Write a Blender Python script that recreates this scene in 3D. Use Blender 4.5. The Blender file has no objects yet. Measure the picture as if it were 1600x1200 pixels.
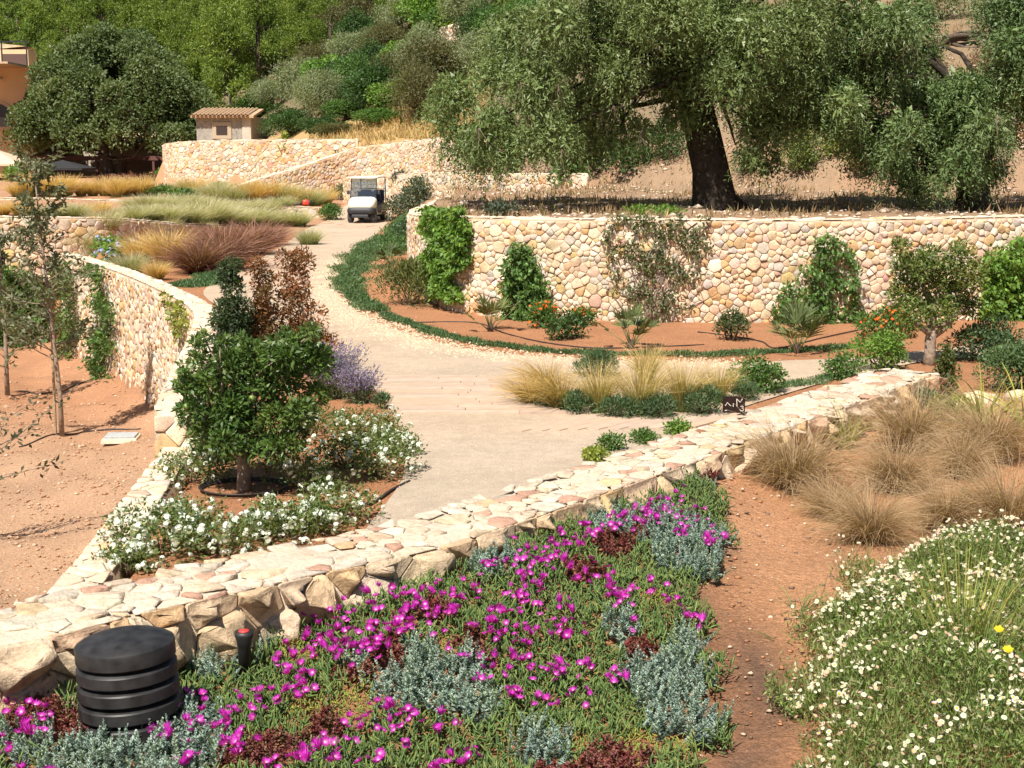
import bpy, math, random
import numpy as np
from mathutils import Vector, Matrix
from mathutils.geometry import delaunay_2d_cdt

# ------------------------------------------------------------------ camera, sky, sun, exposure
S = bpy.context.scene
FPX = 2310.0                      # focal length in pixels of the 1600 x 1200 photograph
PITCH = math.atan(350 / FPX)
CAM = (0.0, 0.0, 3.2)             # eye point, 3.2 m above the road
cam_data = bpy.data.cameras.new('camera')
cam_data.sensor_width = 36.0
cam_data.lens = FPX / 1600 * 36.0
cam_data.clip_start = 0.1
cam_data.clip_end = 2000
cam = bpy.data.objects.new('camera', cam_data)
S.collection.objects.link(cam)
cam.location = CAM
cam.rotation_euler = (math.pi / 2 - PITCH, 0, 0)
S.camera = cam

SUN_TO = Vector((0.36, 0.80, -1.22)).normalized()      # direction the sunlight travels
world = bpy.data.worlds.new('World')
S.world = world
world.use_nodes = True
wn = world.node_tree.nodes
sky = wn.new('ShaderNodeTexSky')
sky.sky_type = 'NISHITA'
sky.sun_disc = False
sky.sun_elevation = math.asin(-SUN_TO.z)
sky.sun_rotation = math.atan2(-SUN_TO.x, -SUN_TO.y)
sky.air_density = 1.0
sky.dust_density = 1.0
world.node_tree.links.new(sky.outputs[0], wn['Background'].inputs[0])
wn['Background'].inputs[1].default_value = 0.052
sun_data = bpy.data.lights.new('sun', 'SUN')
sun_data.energy = 5.0
sun_data.angle = math.radians(0.5)
sun_data.color = (1.0, 0.94, 0.845)
sun = bpy.data.objects.new('sun', sun_data)
S.collection.objects.link(sun)
sun.location = (-20, -25, 60)
sun.rotation_euler = SUN_TO.to_track_quat('-Z', 'Y').to_euler()
S.view_settings.view_transform = 'Standard'
S.view_settings.look = 'None'
S.view_settings.exposure = 0.72
S.view_settings.gamma = 1.0
S.view_settings.use_curve_mapping = False
S.cycles.use_denoising = True
S.cycles.max_bounces = 5
S.cycles.diffuse_bounces = 3
S.cycles.glossy_bounces = 2
S.cycles.transmission_bounces = 4
S.cycles.transparent_max_bounces = 8
S.cycles.caustics_reflective = False
S.cycles.caustics_refractive = False

COL = S.collection
RNG = np.random.default_rng(7)
random.seed(7)

# ------------------------------------------------------------------ objects, names, labels
def thing(name, label, cat, loc=(0, 0, 0), rz=0.0, group=None, scale=1.0):
    o = bpy.data.objects.new(name, None)
    o.empty_display_size = 0.1
    COL.objects.link(o)
    o.location = loc
    o.rotation_euler = (0, 0, rz)
    if scale != 1.0:
        o.scale = (scale,) * 3 if not isinstance(scale, (tuple, list)) else scale
    o['label'] = label
    o['category'] = cat
    o['kind'] = 'thing'
    if group:
        o['group'] = group
    return o

def part(name, me, parent=None, mat=None, kind=None, label=None, loc=None, rot=None, scale=None):
    o = bpy.data.objects.new(name, me)
    COL.objects.link(o)
    if mat is not None and not me.materials:
        me.materials.append(mat)
    if parent is not None:
        o.parent = parent
    if kind:
        o['kind'] = kind
    if label:
        o['label'] = label
    if loc is not None:
        o.location = loc
    if rot is not None:
        o.rotation_euler = rot
    if scale is not None:
        o.scale = scale if isinstance(scale, (tuple, list)) else (scale,) * 3
    return o

def single(name, me, mat, label, cat, group=None, loc=None):
    o = part(name, me, None, mat, loc=loc)
    o['label'] = label
    o['category'] = cat
    if group:
        o['group'] = group
    return o

def struct(name, me, mat, label=None):
    o = part(name, me, None, mat, kind='structure')
    if label:
        o['label'] = label
    return o

def copy_tree(o, parent=None):
    c = o.copy()
    COL.objects.link(c)
    c.parent = parent
    for ch in list(o.children):
        copy_tree(ch, c)
    return c

ORD = ['first', 'second', 'third', 'fourth', 'fifth', 'sixth', 'seventh', 'eighth', 'ninth', 'tenth', 'eleventh', 'twelfth', 'thirteenth',
       'fourteenth', 'fifteenth', 'sixteenth', 'seventeenth', 'eighteenth', 'nineteenth', 'twentieth'] + \
      ['twenty-' + w for w in ('first', 'second', 'third', 'fourth', 'fifth', 'sixth', 'seventh', 'eighth', 'ninth')] + ['thirtieth'] + \
      ['thirty-' + w for w in ('first', 'second', 'third', 'fourth', 'fifth', 'sixth', 'seventh', 'eighth', 'ninth')] + ['fortieth']

# ------------------------------------------------------------------ meshes
def mesh_np(name, V, F, col=None, smooth=False):
    """V (n,3); F a list of int arrays (m,3) or (m,4) or one ragged python list; col (n,3)."""
    me = bpy.data.meshes.new(name)
    V = np.asarray(V, dtype=np.float32)
    if isinstance(F, np.ndarray):
        F = [F]
    F = [np.asarray(f, dtype=np.int32) for f in F if len(f)]
    nl = sum(f.size for f in F)
    npoly = sum(len(f) for f in F)
    me.vertices.add(len(V))
    me.vertices.foreach_set('co', V.ravel())
    me.loops.add(nl)
    me.loops.foreach_set('vertex_index', np.concatenate([f.ravel() for f in F]))
    starts, k = [], 0
    for f in F:
        starts.append(k + np.arange(len(f)) * f.shape[1])
        k += f.size
    me.polygons.add(npoly)
    me.polygons.foreach_set('loop_start', np.concatenate(starts).astype(np.int32))
    if smooth:
        me.polygons.foreach_set('use_smooth', np.ones(npoly, dtype=bool))
    me.update(calc_edges=True)
    if col is not None:
        a = me.color_attributes.new('Col', 'FLOAT_COLOR', 'POINT')
        c = np.ones((len(V), 4), dtype=np.float32)
        c[:, :3] = col
        a.data.foreach_set('color', c.ravel())
    return me

class MB:
    """collects simple solids, then builds ONE mesh"""
    def __init__(s):
        s.v, s.f, s.c = [], [], []
    def add(s, V, F, col=None):
        b = len(s.v)
        s.v.extend([tuple(p) for p in V])
        s.f.extend([tuple(i + b for i in f) for f in F])
        s.c.extend([tuple(col) if col is not None else (1, 1, 1)] * len(V))
        return s
    def box(s, c, size, rot=None, col=None, taper=(1, 1)):
        x, y, z = (k / 2 for k in size)
        tx, ty = taper
        V = [(-x, -y, -z), (x, -y, -z), (x, y, -z), (-x, y, -z), (-x * tx, -y * ty, z), (x * tx, -y * ty, z), (x * tx, y * ty, z), (-x * tx, y * ty, z)]
        M = Matrix.Rotation(rot, 3, 'Z') if isinstance(rot, (int, float)) else rot
        P = [(M @ Vector(p) if M is not None else Vector(p)) + Vector(c) for p in V]
        return s.add(P, [(3, 2, 1, 0), (4, 5, 6, 7), (0, 1, 5, 4), (1, 2, 6, 5), (2, 3, 7, 6), (3, 0, 4, 7)], col)
    def tube(s, pts, r, n=8, col=None, cap=True):
        V, F = tube_geo(pts, r, n, cap)
        return s.add(V, F, col)
    def lathe(s, prof, n=24, c=(0, 0, 0), col=None, axis='z'):
        V, F = [], []
        m = len(prof)
        for i in range(n):
            a = 2 * math.pi * i / n
            for (r, z) in prof:
                p = (r * math.cos(a), r * math.sin(a), z)
                if axis == 'x':
                    p = (p[2], p[0], p[1])
                V.append((p[0] + c[0], p[1] + c[1], p[2] + c[2]))
        for i in range(n):
            j = (i + 1) % n
            for k in range(m - 1):
                F.append((i * m + k, j * m + k, j * m + k + 1, i * m + k + 1))
        return s.add(V, F, col)
    def prism(s, poly, lo, hi, axis='x', col=None):
        """poly: 2D outline; extruded along axis from lo to hi"""
        n = len(poly)
        def p3(a, b, t):
            return (t, a, b) if axis == 'x' else (a, t, b) if axis == 'y' else (a, b, t)
        V = [p3(a, b, lo) for a, b in poly] + [p3(a, b, hi) for a, b in poly]
        F = [tuple(range(n - 1, -1, -1)), tuple(range(n, 2 * n))] + [(i, (i + 1) % n, n + (i + 1) % n, n + i) for i in range(n)]
        return s.add(V, F, col)
    def mesh(s, name, smooth=False, col=False):
        me = bpy.data.meshes.new(name)
        me.from_pydata(s.v, [], s.f)
        if smooth:
            me.polygons.foreach_set('use_smooth', np.ones(len(me.polygons), dtype=bool))
        me.update()
        if col:
            a = me.color_attributes.new('Col', 'FLOAT_COLOR', 'POINT')
            c = np.ones((len(s.v), 4), dtype=np.float32)
            c[:, :3] = s.c
            a.data.foreach_set('color', c.ravel())
        import bmesh as _b
        bm = _b.new(); bm.from_mesh(me)
        _b.ops.recalc_face_normals(bm, faces=bm.faces[:])
        bm.to_mesh(me); bm.free()
        return me
    def build(s, name, mat, parent=None, smooth=False, bevel=0, **k):
        o = part(name, s.mesh(name, smooth), parent, mat, **k)
        if bevel:
            m = o.modifiers.new('bevel', 'BEVEL')
            m.width = bevel
            m.segments = 2
            m.limit_method = 'ANGLE'
        return o

def tube_geo(pts, r, n=8, cap=True):
    pts = [Vector(p) for p in pts]
    m = len(pts)
    rs = r if isinstance(r, (list, tuple, np.ndarray)) else [r] * m
    V, F = [], []
    up = None
    for i, p in enumerate(pts):
        t = (pts[min(i + 1, m - 1)] - pts[max(i - 1, 0)])
        t = t.normalized() if t.length > 1e-9 else Vector((0, 0, 1))
        if up is None:
            up = Vector((1, 0, 0)) if abs(t.x) < 0.9 else Vector((0, 1, 0))
        a = (up - t * up.dot(t)).normalized()
        b = t.cross(a)
        up = a
        for k in range(n):
            w = 2 * math.pi * k / n
            V.append(p + (a * math.cos(w) + b * math.sin(w)) * rs[i])
    for i in range(m - 1):
        for k in range(n):
            l = (k + 1) % n
            F.append((i * n + k, i * n + l, (i + 1) * n + l, (i + 1) * n + k))
    if cap:
        F.append(tuple(range(n - 1, -1, -1)))
        F.append(tuple(range((m - 1) * n, m * n)))
    return V, F

def tubes_mesh(name, tubes, n=7, smooth=True):
    b = MB()
    for pts, r in tubes:
        b.tube(pts, r, n, cap=True)
    return b.mesh(name, smooth)

# ------------------------------------------------------------------ materials
def nt(mat):
    mat.use_nodes = True
    t = mat.node_tree
    return t, t.nodes, t.links, t.nodes['Principled BSDF']

def mat_plain(name, col, rough=0.5, metal=0.0, spec=0.5, noise=0.0, nscale=8.0, bump=0.0):
    m = bpy.data.materials.new(name)
    t, N, L, P = nt(m)
    P.inputs['Roughness'].default_value = rough
    P.inputs['Metallic'].default_value = metal
    P.inputs['Specular IOR Level'].default_value = spec
    P.inputs['Base Color'].default_value = (*col, 1)
    if noise or bump:
        tc = N.new('ShaderNodeTexCoord')
        nz = N.new('ShaderNodeTexNoise')
        nz.inputs['Scale'].default_value = nscale
        nz.inputs['Detail'].default_value = 6
        L.new(tc.outputs['Object'], nz.inputs['Vector'])
        if noise:
            mr = N.new('ShaderNodeMapRange')
            mr.inputs[1].default_value = 0.3
            mr.inputs[2].default_value = 0.7
            mr.inputs[3].default_value = 1 - noise
            mr.inputs[4].default_value = 1 + noise
            L.new(nz.outputs['Fac'], mr.inputs[0])
            mx = N.new('ShaderNodeMix'); mx.data_type = 'RGBA'; mx.blend_type = 'MULTIPLY'
            mx.inputs[0].default_value = 1
            mx.inputs[6].default_value = (*col, 1)
            L.new(mr.outputs[0], mx.inputs[7])
            L.new(mx.outputs[2], P.inputs['Base Color'])
        if bump:
            bp = N.new('ShaderNodeBump')
            bp.inputs['Strength'].default_value = 1.0
            bp.inputs['Distance'].default_value = bump
            L.new(nz.outputs['Fac'], bp.inputs['Height'])
            L.new(bp.outputs[0], P.inputs['Normal'])
    return m

def mat_col(name, rough=0.8, spec=0.3, transl=0.0, nscale=6.0, namp=0.25, fscale=60.0, famp=0.15, bump=0.0, bscale=40.0, speck=0.0, speck_amp=0.2, coords='Object'):
    """colour from the mesh attribute Col, mottled by two noises; optional bump, translucency, pale grit"""
    m = bpy.data.materials.new(name)
    t, N, L, P = nt(m)
    P.inputs['Roughness'].default_value = rough
    P.inputs['Specular IOR Level'].default_value = spec
    at = N.new('ShaderNodeAttribute'); at.attribute_name = 'Col'
    out = at.outputs['Color']
    if namp or famp or bump or speck:
        tc = N.new('ShaderNodeNewGeometry') if coords == 'World' else N.new('ShaderNodeTexCoord')
        src = tc.outputs['Position'] if coords == 'World' else tc.outputs['Object']
        for sc, amp in ((nscale, namp), (fscale, famp)):
            if not amp:
                continue
            nz = N.new('ShaderNodeTexNoise')
            nz.inputs['Scale'].default_value = sc
            nz.inputs['Detail'].default_value = 5
            nz.inputs['Roughness'].default_value = 0.65
            L.new(src, nz.inputs['Vector'])
            mr = N.new('ShaderNodeMapRange')
            mr.inputs[1].default_value = 0.25; mr.inputs[2].default_value = 0.75
            mr.inputs[3].default_value = 1 - amp; mr.inputs[4].default_value = 1 + amp
            L.new(nz.outputs['Fac'], mr.inputs[0])
            mx = N.new('ShaderNodeMix'); mx.data_type = 'RGBA'; mx.blend_type = 'MULTIPLY'
            mx.inputs[0].default_value = 1
            L.new(out, mx.inputs[6]); L.new(mr.outputs[0], mx.inputs[7])
            out = mx.outputs[2]
        if speck:
            vo = N.new('ShaderNodeTexVoronoi'); vo.inputs['Scale'].default_value = speck
            L.new(src, vo.inputs['Vector'])
            sep = N.new('ShaderNodeSeparateColor'); L.new(vo.outputs['Color'], sep.inputs[0])
            mr = N.new('ShaderNodeMapRange')
            mr.inputs[1].default_value = 0.0; mr.inputs[2].default_value = 1.0
            mr.inputs[3].default_value = 1 - speck_amp; mr.inputs[4].default_value = 1 + speck_amp
            L.new(sep.outputs[0], mr.inputs[0])
            mx = N.new('ShaderNodeMix'); mx.data_type = 'RGBA'; mx.blend_type = 'MULTIPLY'; mx.inputs[0].default_value = 1
            L.new(out, mx.inputs[6]); L.new(mr.outputs[0], mx.inputs[7])
            out = mx.outputs[2]
        if bump:
            nb = N.new('ShaderNodeTexNoise')
            nb.inputs['Scale'].default_value = bscale; nb.inputs['Detail'].default_value = 8; nb.inputs['Roughness'].default_value = 0.7
            L.new(src, nb.inputs['Vector'])
            bp = N.new('ShaderNodeBump'); bp.inputs['Distance'].default_value = bump; bp.inputs['Strength'].default_value = 1.0
            L.new(nb.outputs['Fac'], bp.inputs['Height'])
            L.new(bp.outputs[0], P.inputs['Normal'])
    L.new(out, P.inputs['Base Color'])
    if transl:
        tr = N.new('ShaderNodeBsdfTranslucent')
        br = N.new('ShaderNodeMix'); br.data_type = 'RGBA'; br.blend_type = 'MULTIPLY'; br.inputs[0].default_value = 1
        br.inputs[7].default_value = (1.25, 1.35, 0.6, 1)
        L.new(out, br.inputs[6]); L.new(br.outputs[2], tr.inputs['Color'])
        ms = N.new('ShaderNodeMixShader'); ms.inputs[0].default_value = transl
        L.new(P.outputs[0], ms.inputs[1]); L.new(tr.outputs[0], ms.inputs[2])
        L.new(ms.outputs[0], N['Material Output'].inputs['Surface'])
    return m

M_LEAF = mat_col('leaf', rough=0.55, spec=0.4, transl=0.34, namp=0, famp=0)
M_GLOSS = mat_col('glossy_leaf', rough=0.42, spec=0.4, transl=0.25, namp=0, famp=0)
M_BLADE = mat_col('grass_blade', rough=0.65, spec=0.3, transl=0.35, namp=0, famp=0)
M_PETAL = mat_col('petal', rough=0.55, spec=0.3, transl=0.35, namp=0, famp=0)
M_FAT = mat_col('succulent', rough=0.55, spec=0.35, transl=0.12, namp=0, famp=0)
M_STONE = mat_col('limestone', rough=0.88, spec=0.25, nscale=5.0, namp=0.22, fscale=38.0, famp=0.22, bump=0.012, bscale=26.0, coords='World')
M_ROUGH = mat_col('split_limestone', rough=0.9, spec=0.2, nscale=4.0, namp=0.28, fscale=30.0, famp=0.28, bump=0.045, bscale=9.0, coords='World')
M_STONE_FAR = mat_col('limestone_far', rough=0.9, spec=0.2, nscale=2.0, namp=0.15, fscale=14.0, famp=0.18, bump=0.02, bscale=9.0, coords='World')
M_MORTAR = mat_col('lime_mortar', rough=0.95, spec=0.15, nscale=3.0, namp=0.16, fscale=45.0, famp=0.2, bump=0.02, bscale=30.0, coords='World')
M_EARTH = mat_col('earth', rough=0.95, spec=0.15, nscale=0.9, namp=0.16, fscale=22.0, famp=0.26, bump=0.04, bscale=24.0, speck=110.0, speck_amp=0.26, coords='World')
M_GRAVEL = mat_col('gravel', rough=0.93, spec=0.2, nscale=0.8, namp=0.14, fscale=6.0, famp=0.12, bump=0.014, bscale=60.0, speck=70.0, speck_amp=0.12, coords='World')
M_BARK = mat_plain('bark', (0.10, 0.075, 0.055), 0.9, spec=0.2, noise=0.45, nscale=9, bump=0.03)
M_BARK_PALE = mat_plain('pale_bark', (0.26, 0.20, 0.15), 0.9, spec=0.2, noise=0.35, nscale=14, bump=0.015)
M_HOSE = mat_plain('hose_rubber', (0.03, 0.022, 0.02), 0.6)

# ------------------------------------------------------------------ photograph ray -> place
CP, SP = math.cos(PITCH), math.sin(PITCH)
def ray(px, py):
    u = -(py - 600.0)
    return np.array([px - 800.0, FPX * CP + u * SP, -FPX * SP + u * CP]) / FPX
def at_z(px, py, z):
    d = ray(px, py)
    t = (z - CAM[2]) / d[2]
    return (d[0] * t, d[1] * t)
def at_y(px, py, y):
    d = ray(px, py)
    t = y / d[1]
    return (d[0] * t, y, CAM[2] + d[2] * t)
def to_px(p):
    x, y, z = p[0], p[1], p[2] - CAM[2]
    f = y * CP - z * SP
    u = y * SP + z * CP
    return (800 + FPX * x / f, 600 - FPX * u / f, f)
# ------------------------------------------------------------------ lines of the walls (plan, metres)
W1Z = 1.1
W1 = [(-9.5, 2.2), (-5.2, 4.6)] + [at_z(px, py, W1Z) for px, py in ((-60, 990), (150, 942), (330, 905), (480, 872), (640, 838), (870, 766), (1100, 690), (1280, 628), (1420, 580))]
W2LZ, W2UZ = 0.1, 0.52
W2L = [at_z(px, py, W2LZ) for px, py in ((105, 935), (165, 860), (228, 772), (284, 694))]
W2U = [at_z(px, py, W2UZ) for px, py in ((272, 640), (290, 590), (318, 520), (318, 484), (270, 455), (205, 427), (140, 406), (105, 396))]
W3 = [(-30, 44.0), (-21, 45.0), (-16, 45.5), (-12.8, 47.0), (-11.5, 51.0), (-10.6, 56.5)]
W3Z = [1.6, 1.55, 1.5, 1.4, 1.05, 0.70]
W4 = [(-34, 66.0), (-22, 66.0), (-17.5, 66.0), (-12, 66.0), (-8.5, 67.0)]
W4Z = [1.6, 1.54, 1.43, 1.25, 1.05]
WR = [(-2.0, 52), (-2.3, 47), (-2.5, 42), (-2.4, 38), (-1.9, 34), (-1.3, 31.5), (-0.5, 30.0), (1.5, 29.2), (3.6, 28.9), (6, 28.9), (8, 29.1), (10.5, 29.8), (14, 31.2), (19, 33.5)]
WRZ = [1.95, 1.9, 1.86, 1.85, 1.95, 2.03, 2.06, 2.06, 2.06, 2.06, 2.08, 2.1, 2.15, 2.2]
WA = [(-21.6, 96.0), (-21.2, 92.0), (-19.5, 89.8), (-16, 88.8), (-12, 88.0), (-9.0, 87.0)]
WAZ = [4.1, 4.15, 4.3, 4.4, 4.4, 4.4]
WB = [(-14.2, 75.0), (-11.5, 77.0), (-8.3, 79.0), (-6.0, 78.0), (-3.2, 74.0), (-2.0, 71.5)]
WBZ = [1.75, 2.7, 3.85, 4.1, 4.35, 4.3]
WC = [(-8.2, 74.5), (-6.5, 71.5), (-3.5, 66.5), (-0.5, 61.0), (2.8, 57.0)]
WCZ = [2.35, 2.45, 2.65, 2.66, 2.68]

ZB_Y = [-20, 24, 38, 50, 64, 78, 85, 105, 130]
ZB_Z = [0, 0, 0.22, 0.38, 0.55, 1.3, 1.65, 2.0, 2.3]

def seg_dist(x, y, pts, closed=False):
    P = list(pts) + ([pts[0]] if closed else [])
    d = np.full(x.shape, 1e9)
    for (ax, ay), (bx, by) in zip(P[:-1], P[1:]):
        vx, vy = bx - ax, by - ay
        t = np.clip(((x - ax) * vx + (y - ay) * vy) / (vx * vx + vy * vy + 1e-12), 0, 1)
        d = np.minimum(d, np.hypot(x - ax - t * vx, y - ay - t * vy))
    return d

def inside(x, y, poly):
    r = np.zeros(x.shape, dtype=bool)
    n = len(poly)
    for i in range(n):
        ax, ay = poly[i]; bx, by = poly[(i + 1) % n]
        if ay == by:
            continue
        c = (ay > y) != (by > y)
        r ^= c & (x < (bx - ax) * (y - ay) / (by - ay) + ax)
    return r

ALL_WALLS = [W1, W2L, W2U, W3, W4, WR, WA, WB, WC]
P_BED = W1 + [(5.6, 15.8), (9, 17.2), (16, 18.5), (50, 22), (50, -25), (-30, -25), (-30, -2)]
P_LOW = [(-70, 44), (-30, 44)] + W3[1:3] + [(-13.4, 46.4), (-12.9, 44.6)] + W2U[::-1] + W2L[::-1] + [W1[2], W1[1], W1[0], (-30, -2), (-70, -2)]
P_OLIVE = WR + [(60, 45), (60, 120), (-2, 92), (-2.6, 76)] + WC[::-1][2:] + [(-5.0, 70.0), (-3.2, 60)]
P_T3 = W3 + [(-9.9, 60), (-9.0, 66.0)] + W4[::-1] + [(-80, 66), (-80, 44)]
P_T4 = W4 + [(-8.6, 70), (-12, 76), (-24, 82), (-80, 84), (-80, 66)]
P_UP = WA + [(-8.4, 80.5)] + WB[3:] + [(2, 74), (40, 80), (60, 200), (-21.6, 200)]

def smooth(a):
    a = np.clip(a, 0, 1)
    return a * a * (3 - 2 * a)

HILL_X = [-90, -40, -22, -12, -5, 0, 5, 12, 20, 60]
HILL_Y = [128, 122, 112, 93, 82, 66, 54, 49, 47, 47]
HILL_B = [2.4, 2.4, 3.0, 4.3, 4.2, 3.0, 2.7, 2.9, 3.1, 3.4]

def H(x, y):
    x = np.asarray(x, dtype=float); y = np.asarray(y, dtype=float)
    sh = x.shape
    x = x.ravel(); y = y.ravel()
    z = np.interp(y, ZB_Y, ZB_Z)
    dw = np.full(x.shape, 1e9)
    lim = (x.min(), x.max(), y.min(), y.max())
    def near_box(poly, m):
        xs = [q[0] for q in poly]; ys = [q[1] for q in poly]
        return not (min(xs) - m > lim[1] or max(xs) + m < lim[0] or min(ys) - m > lim[3] or max(ys) + m < lim[2])
    for w in ALL_WALLS:
        if near_box(w, 4.2):
            dw = np.minimum(dw, seg_dist(x, y, w))
    w = np.clip(dw * 0.55, 0.10, 2.2)
    wob = 0.05 * np.sin(x * 1.3 + 0.7 * y) + 0.04 * np.sin(1.9 * y - 0.8 * x) + 0.02 * np.sin(4.1 * x + 3.3 * y)
    def lay(z, poly, h, shift=0.0):
        if not near_box(poly, 2.5):
            return z
        d = seg_dist(x, y, poly, True)
        sd = np.where(inside(x, y, poly), d, -d) + shift
        a = smooth(0.5 + 0.5 * sd / w)
        return z * (1 - a) + h * a
    z = lay(z, P_T3, np.interp(x, [-30, -21, -13, -11.3, -10.2], [1.5, 1.45, 1.3, 0.95, 0.62]) + wob * 0.6, -0.05)
    z = lay(z, P_T4, np.interp(x, [-30, -17, -8.5], [1.5, 1.36, 0.98]) + np.clip(y - 67, 0, 20) * 0.02 + wob * 0.6, -0.05)
    z = lay(z, P_LOW, -2.35 - 0.25 * np.clip((y - 30) / 12, 0, 1) + wob * 1.6 + 0.35 * np.clip(1 - dw / 1.6, 0, 1))
    rise = 0.21 * smooth((x + 1.25) / 0.9) * (1 - smooth((x - 1.5) / 0.9)) * smooth(1.15 - dw / 1.6)
    z = lay(z, P_BED, 0.72 + wob * 0.5 + 0.05 * np.clip(x - 1.5, 0, 6) + rise)
    step = np.interp(x, [c[0] for c in WC], [2.1, 2.15, 2.25, 2.3, 2.35])
    cy = np.interp(x, [c[0] for c in WC], [c[1] for c in WC])
    ol = 1.86 + np.clip(y - 36, 0, 30) * 0.018 + wob
    beh = smooth((y - cy + 0.1) / 0.3) * np.clip((3.6 - x) / 1.2, 0, 1)
    front = np.interp(x, [-9, -5, -2, 0.5, 2.8, 3.8], [1.15, 1.35, 1.55, 1.75, 2.0, 2.25])
    fr = (1 - beh) * smooth((y - 51.5) / 3.0) * np.clip((3.8 - x) / 1.0, 0, 1) * smooth((cy + 0.2 - y) / 0.4)
    ol = ol * (1 - fr) + np.minimum(ol, front) * fr
    ol = np.maximum(ol, ol * (1 - beh) + (step + 0.15) * beh)
    z = lay(z, P_OLIVE, ol)
    z = lay(z, P_UP, 4.25 + wob)
    hy = np.interp(x, HILL_X, HILL_Y); hb = np.interp(x, HILL_X, HILL_B)
    d = np.clip(y - hy, 0, None)
    hill = hb + 0.27 * d + np.interp(x, [-10, 5], [0, 0.06]) * d + 0.5 * np.sin(x * 0.13 + y * 0.11) * np.clip(d / 12, 0, 1) + 0.3 * np.sin(x * 0.37 - y * 0.29) * np.clip(d / 12, 0, 1)
    hill = np.where(d > 95, hb + 0.33 * 95 + (hill - hb - 0.33 * 95) * 0.6, hill)
    z = np.where(d > 0, np.maximum(z, hill), z)
    bank = smooth((y - hy + 4) / 8) * np.clip(hb - z, 0, 3)
    z = z + bank * 0.5
    return z.reshape(sh)

def h1(x, y):
    return float(H(np.array([x]), np.array([y]))[0])

_T = np.concatenate([np.arange(3, 30, 0.05), np.arange(30, 90, 0.12), np.arange(90, 300, 0.5)])
def gp(px, py, ymin=0.0):
    """first ground point seen through photo pixel (px, py) beyond depth ymin"""
    d = ray(px, py)
    t = _T / d[1]
    x, y, z = d[0] * t, _T, CAM[2] + d[2] * t
    g = H(x, y)
    k = np.where((z <= g) & (y > ymin))[0]
    if not len(k):
        i = len(_T) - 1
        return Vector((x[i], y[i], g[i]))
    i = k[0]
    return Vector((float(x[i]), float(y[i]), float(g[i])))

# ------------------------------------------------------------------ ground sheet
SOIL = np.array([0.38, 0.18, 0.09])
SOIL_DRY = np.array([0.43, 0.275, 0.175])
PALE = np.array([0.31, 0.21, 0.135])
HILLC = np.array([0.15, 0.13, 0.075])
def grid_axis(segs):
    out = [segs[0][0]]
    for a, b, st in segs:
        n = max(1, int(round((b - a) / st)))
        out += list(np.linspace(a, b, n + 1)[1:])
    return np.array(out)
gx = grid_axis([(-130, -40, 6), (-40, -16, 1.0), (-16, 14, 0.26), (14, 26, 0.8), (26, 110, 5)])
gy = grid_axis([(-20, 2, 2), (2, 54, 0.26), (54, 96, 0.4), (96, 130, 1.0), (130, 300, 4)])
GX, GY = np.meshgrid(gx, gy)
GZ = H(GX, GY)
fine = (np.sin(GX * 7.1 + 3 * np.sin(GY * 2.3)) * np.sin(GY * 6.3 + 2 * np.sin(GX * 3.1)))
GZ = GZ + np.where(GY < 60, 0.009 * fine, 0.04 * fine)
nx, ny = len(gx), len(gy)
idx = np.arange(nx * ny).reshape(ny, nx)
quads = np.stack([idx[:-1, :-1], idx[:-1, 1:], idx[1:, 1:], idx[1:, :-1]], -1).reshape(-1, 4)
def ground_col(x, y):
    c = np.tile(SOIL, (len(x), 1))
    n1 = 0.5 + 0.5 * np.sin(x * 0.9 + 1.3 * np.sin(y * 0.7)) * np.sin(y * 0.8 + np.sin(x * 1.1))
    def put(mask, col):
        m = np.clip(mask, 0, 1)[:, None]
        return c * (1 - m) + np.array(col) * m
    low = inside(x, y, P_LOW)
    c = put(np.where(low, 0.25 + 0.65 * np.clip((34 - y) / 8, 0, 1), 0), SOIL_DRY)
    ol = inside(x, y, P_OLIVE)
    c = put(np.where(ol, 0.75 + 0.3 * n1, 0), PALE)
    hy = np.interp(x, HILL_X, HILL_Y)
    c = put(np.clip((y - hy - 2) / 6, 0, 1) * np.interp(x, [-2, 14], [0.9, 0.4]), HILLC)
    c = put(np.where((y > 56) & (y < 100) & (x < -2) & ~inside(x, y, P_UP), 0.5, 0), SOIL_DRY)
    c = put(np.where(inside(x, y, P_UP) & (y < hy + 5), 0.9, 0), (0.42, 0.28, 0.13))
    # trodden dark grit strip beside the succulents
    bed = inside(x, y, P_BED)
    strip = np.exp(-((x - (1.10 + 0.035 * (y - 7) + 0.08 * np.sin(y * 2.1))) / 0.17) ** 2) * np.clip((12.2 - y) / 1.5, 0, 1)
    c = put(np.where(bed, strip * (0.45 + 0.55 * n1) * 1.2, 0), (0.10, 0.075, 0.06))
    c = put(np.where(bed & (x > 1.0), (1 - strip) * 0.8, 0), (0.50, 0.245, 0.118))
    c = put(np.where(bed & (x > 1.3), 0.25 * n1, 0), SOIL_DRY)
    return c
me = mesh_np('ground', np.stack([GX.ravel(), GY.ravel(), GZ.ravel()], -1), quads, ground_col(GX.ravel(), GY.ravel()), smooth=True)
struct('ground', me, M_EARTH)

# ------------------------------------------------------------------ draped sheets: road, margin, path
def spline(pts, n=8):
    P = [Vector((p[0], p[1])) for p in pts]
    out = []
    for i in range(len(P) - 1):
        a, b, c, d = P[max(i - 1, 0)], P[i], P[i + 1], P[min(i + 2, len(P) - 1)]
        for k in range(n):
            t = k / n
            out.append(0.5 * ((2 * b) + (c - a) * t + (2 * a - 5 * b + 4 * c - d) * t * t + (3 * b - a - 3 * c + d) * t ** 3))
    out.append(P[-1])
    return [(float(p.x), float(p.y)) for p in out]

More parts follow.
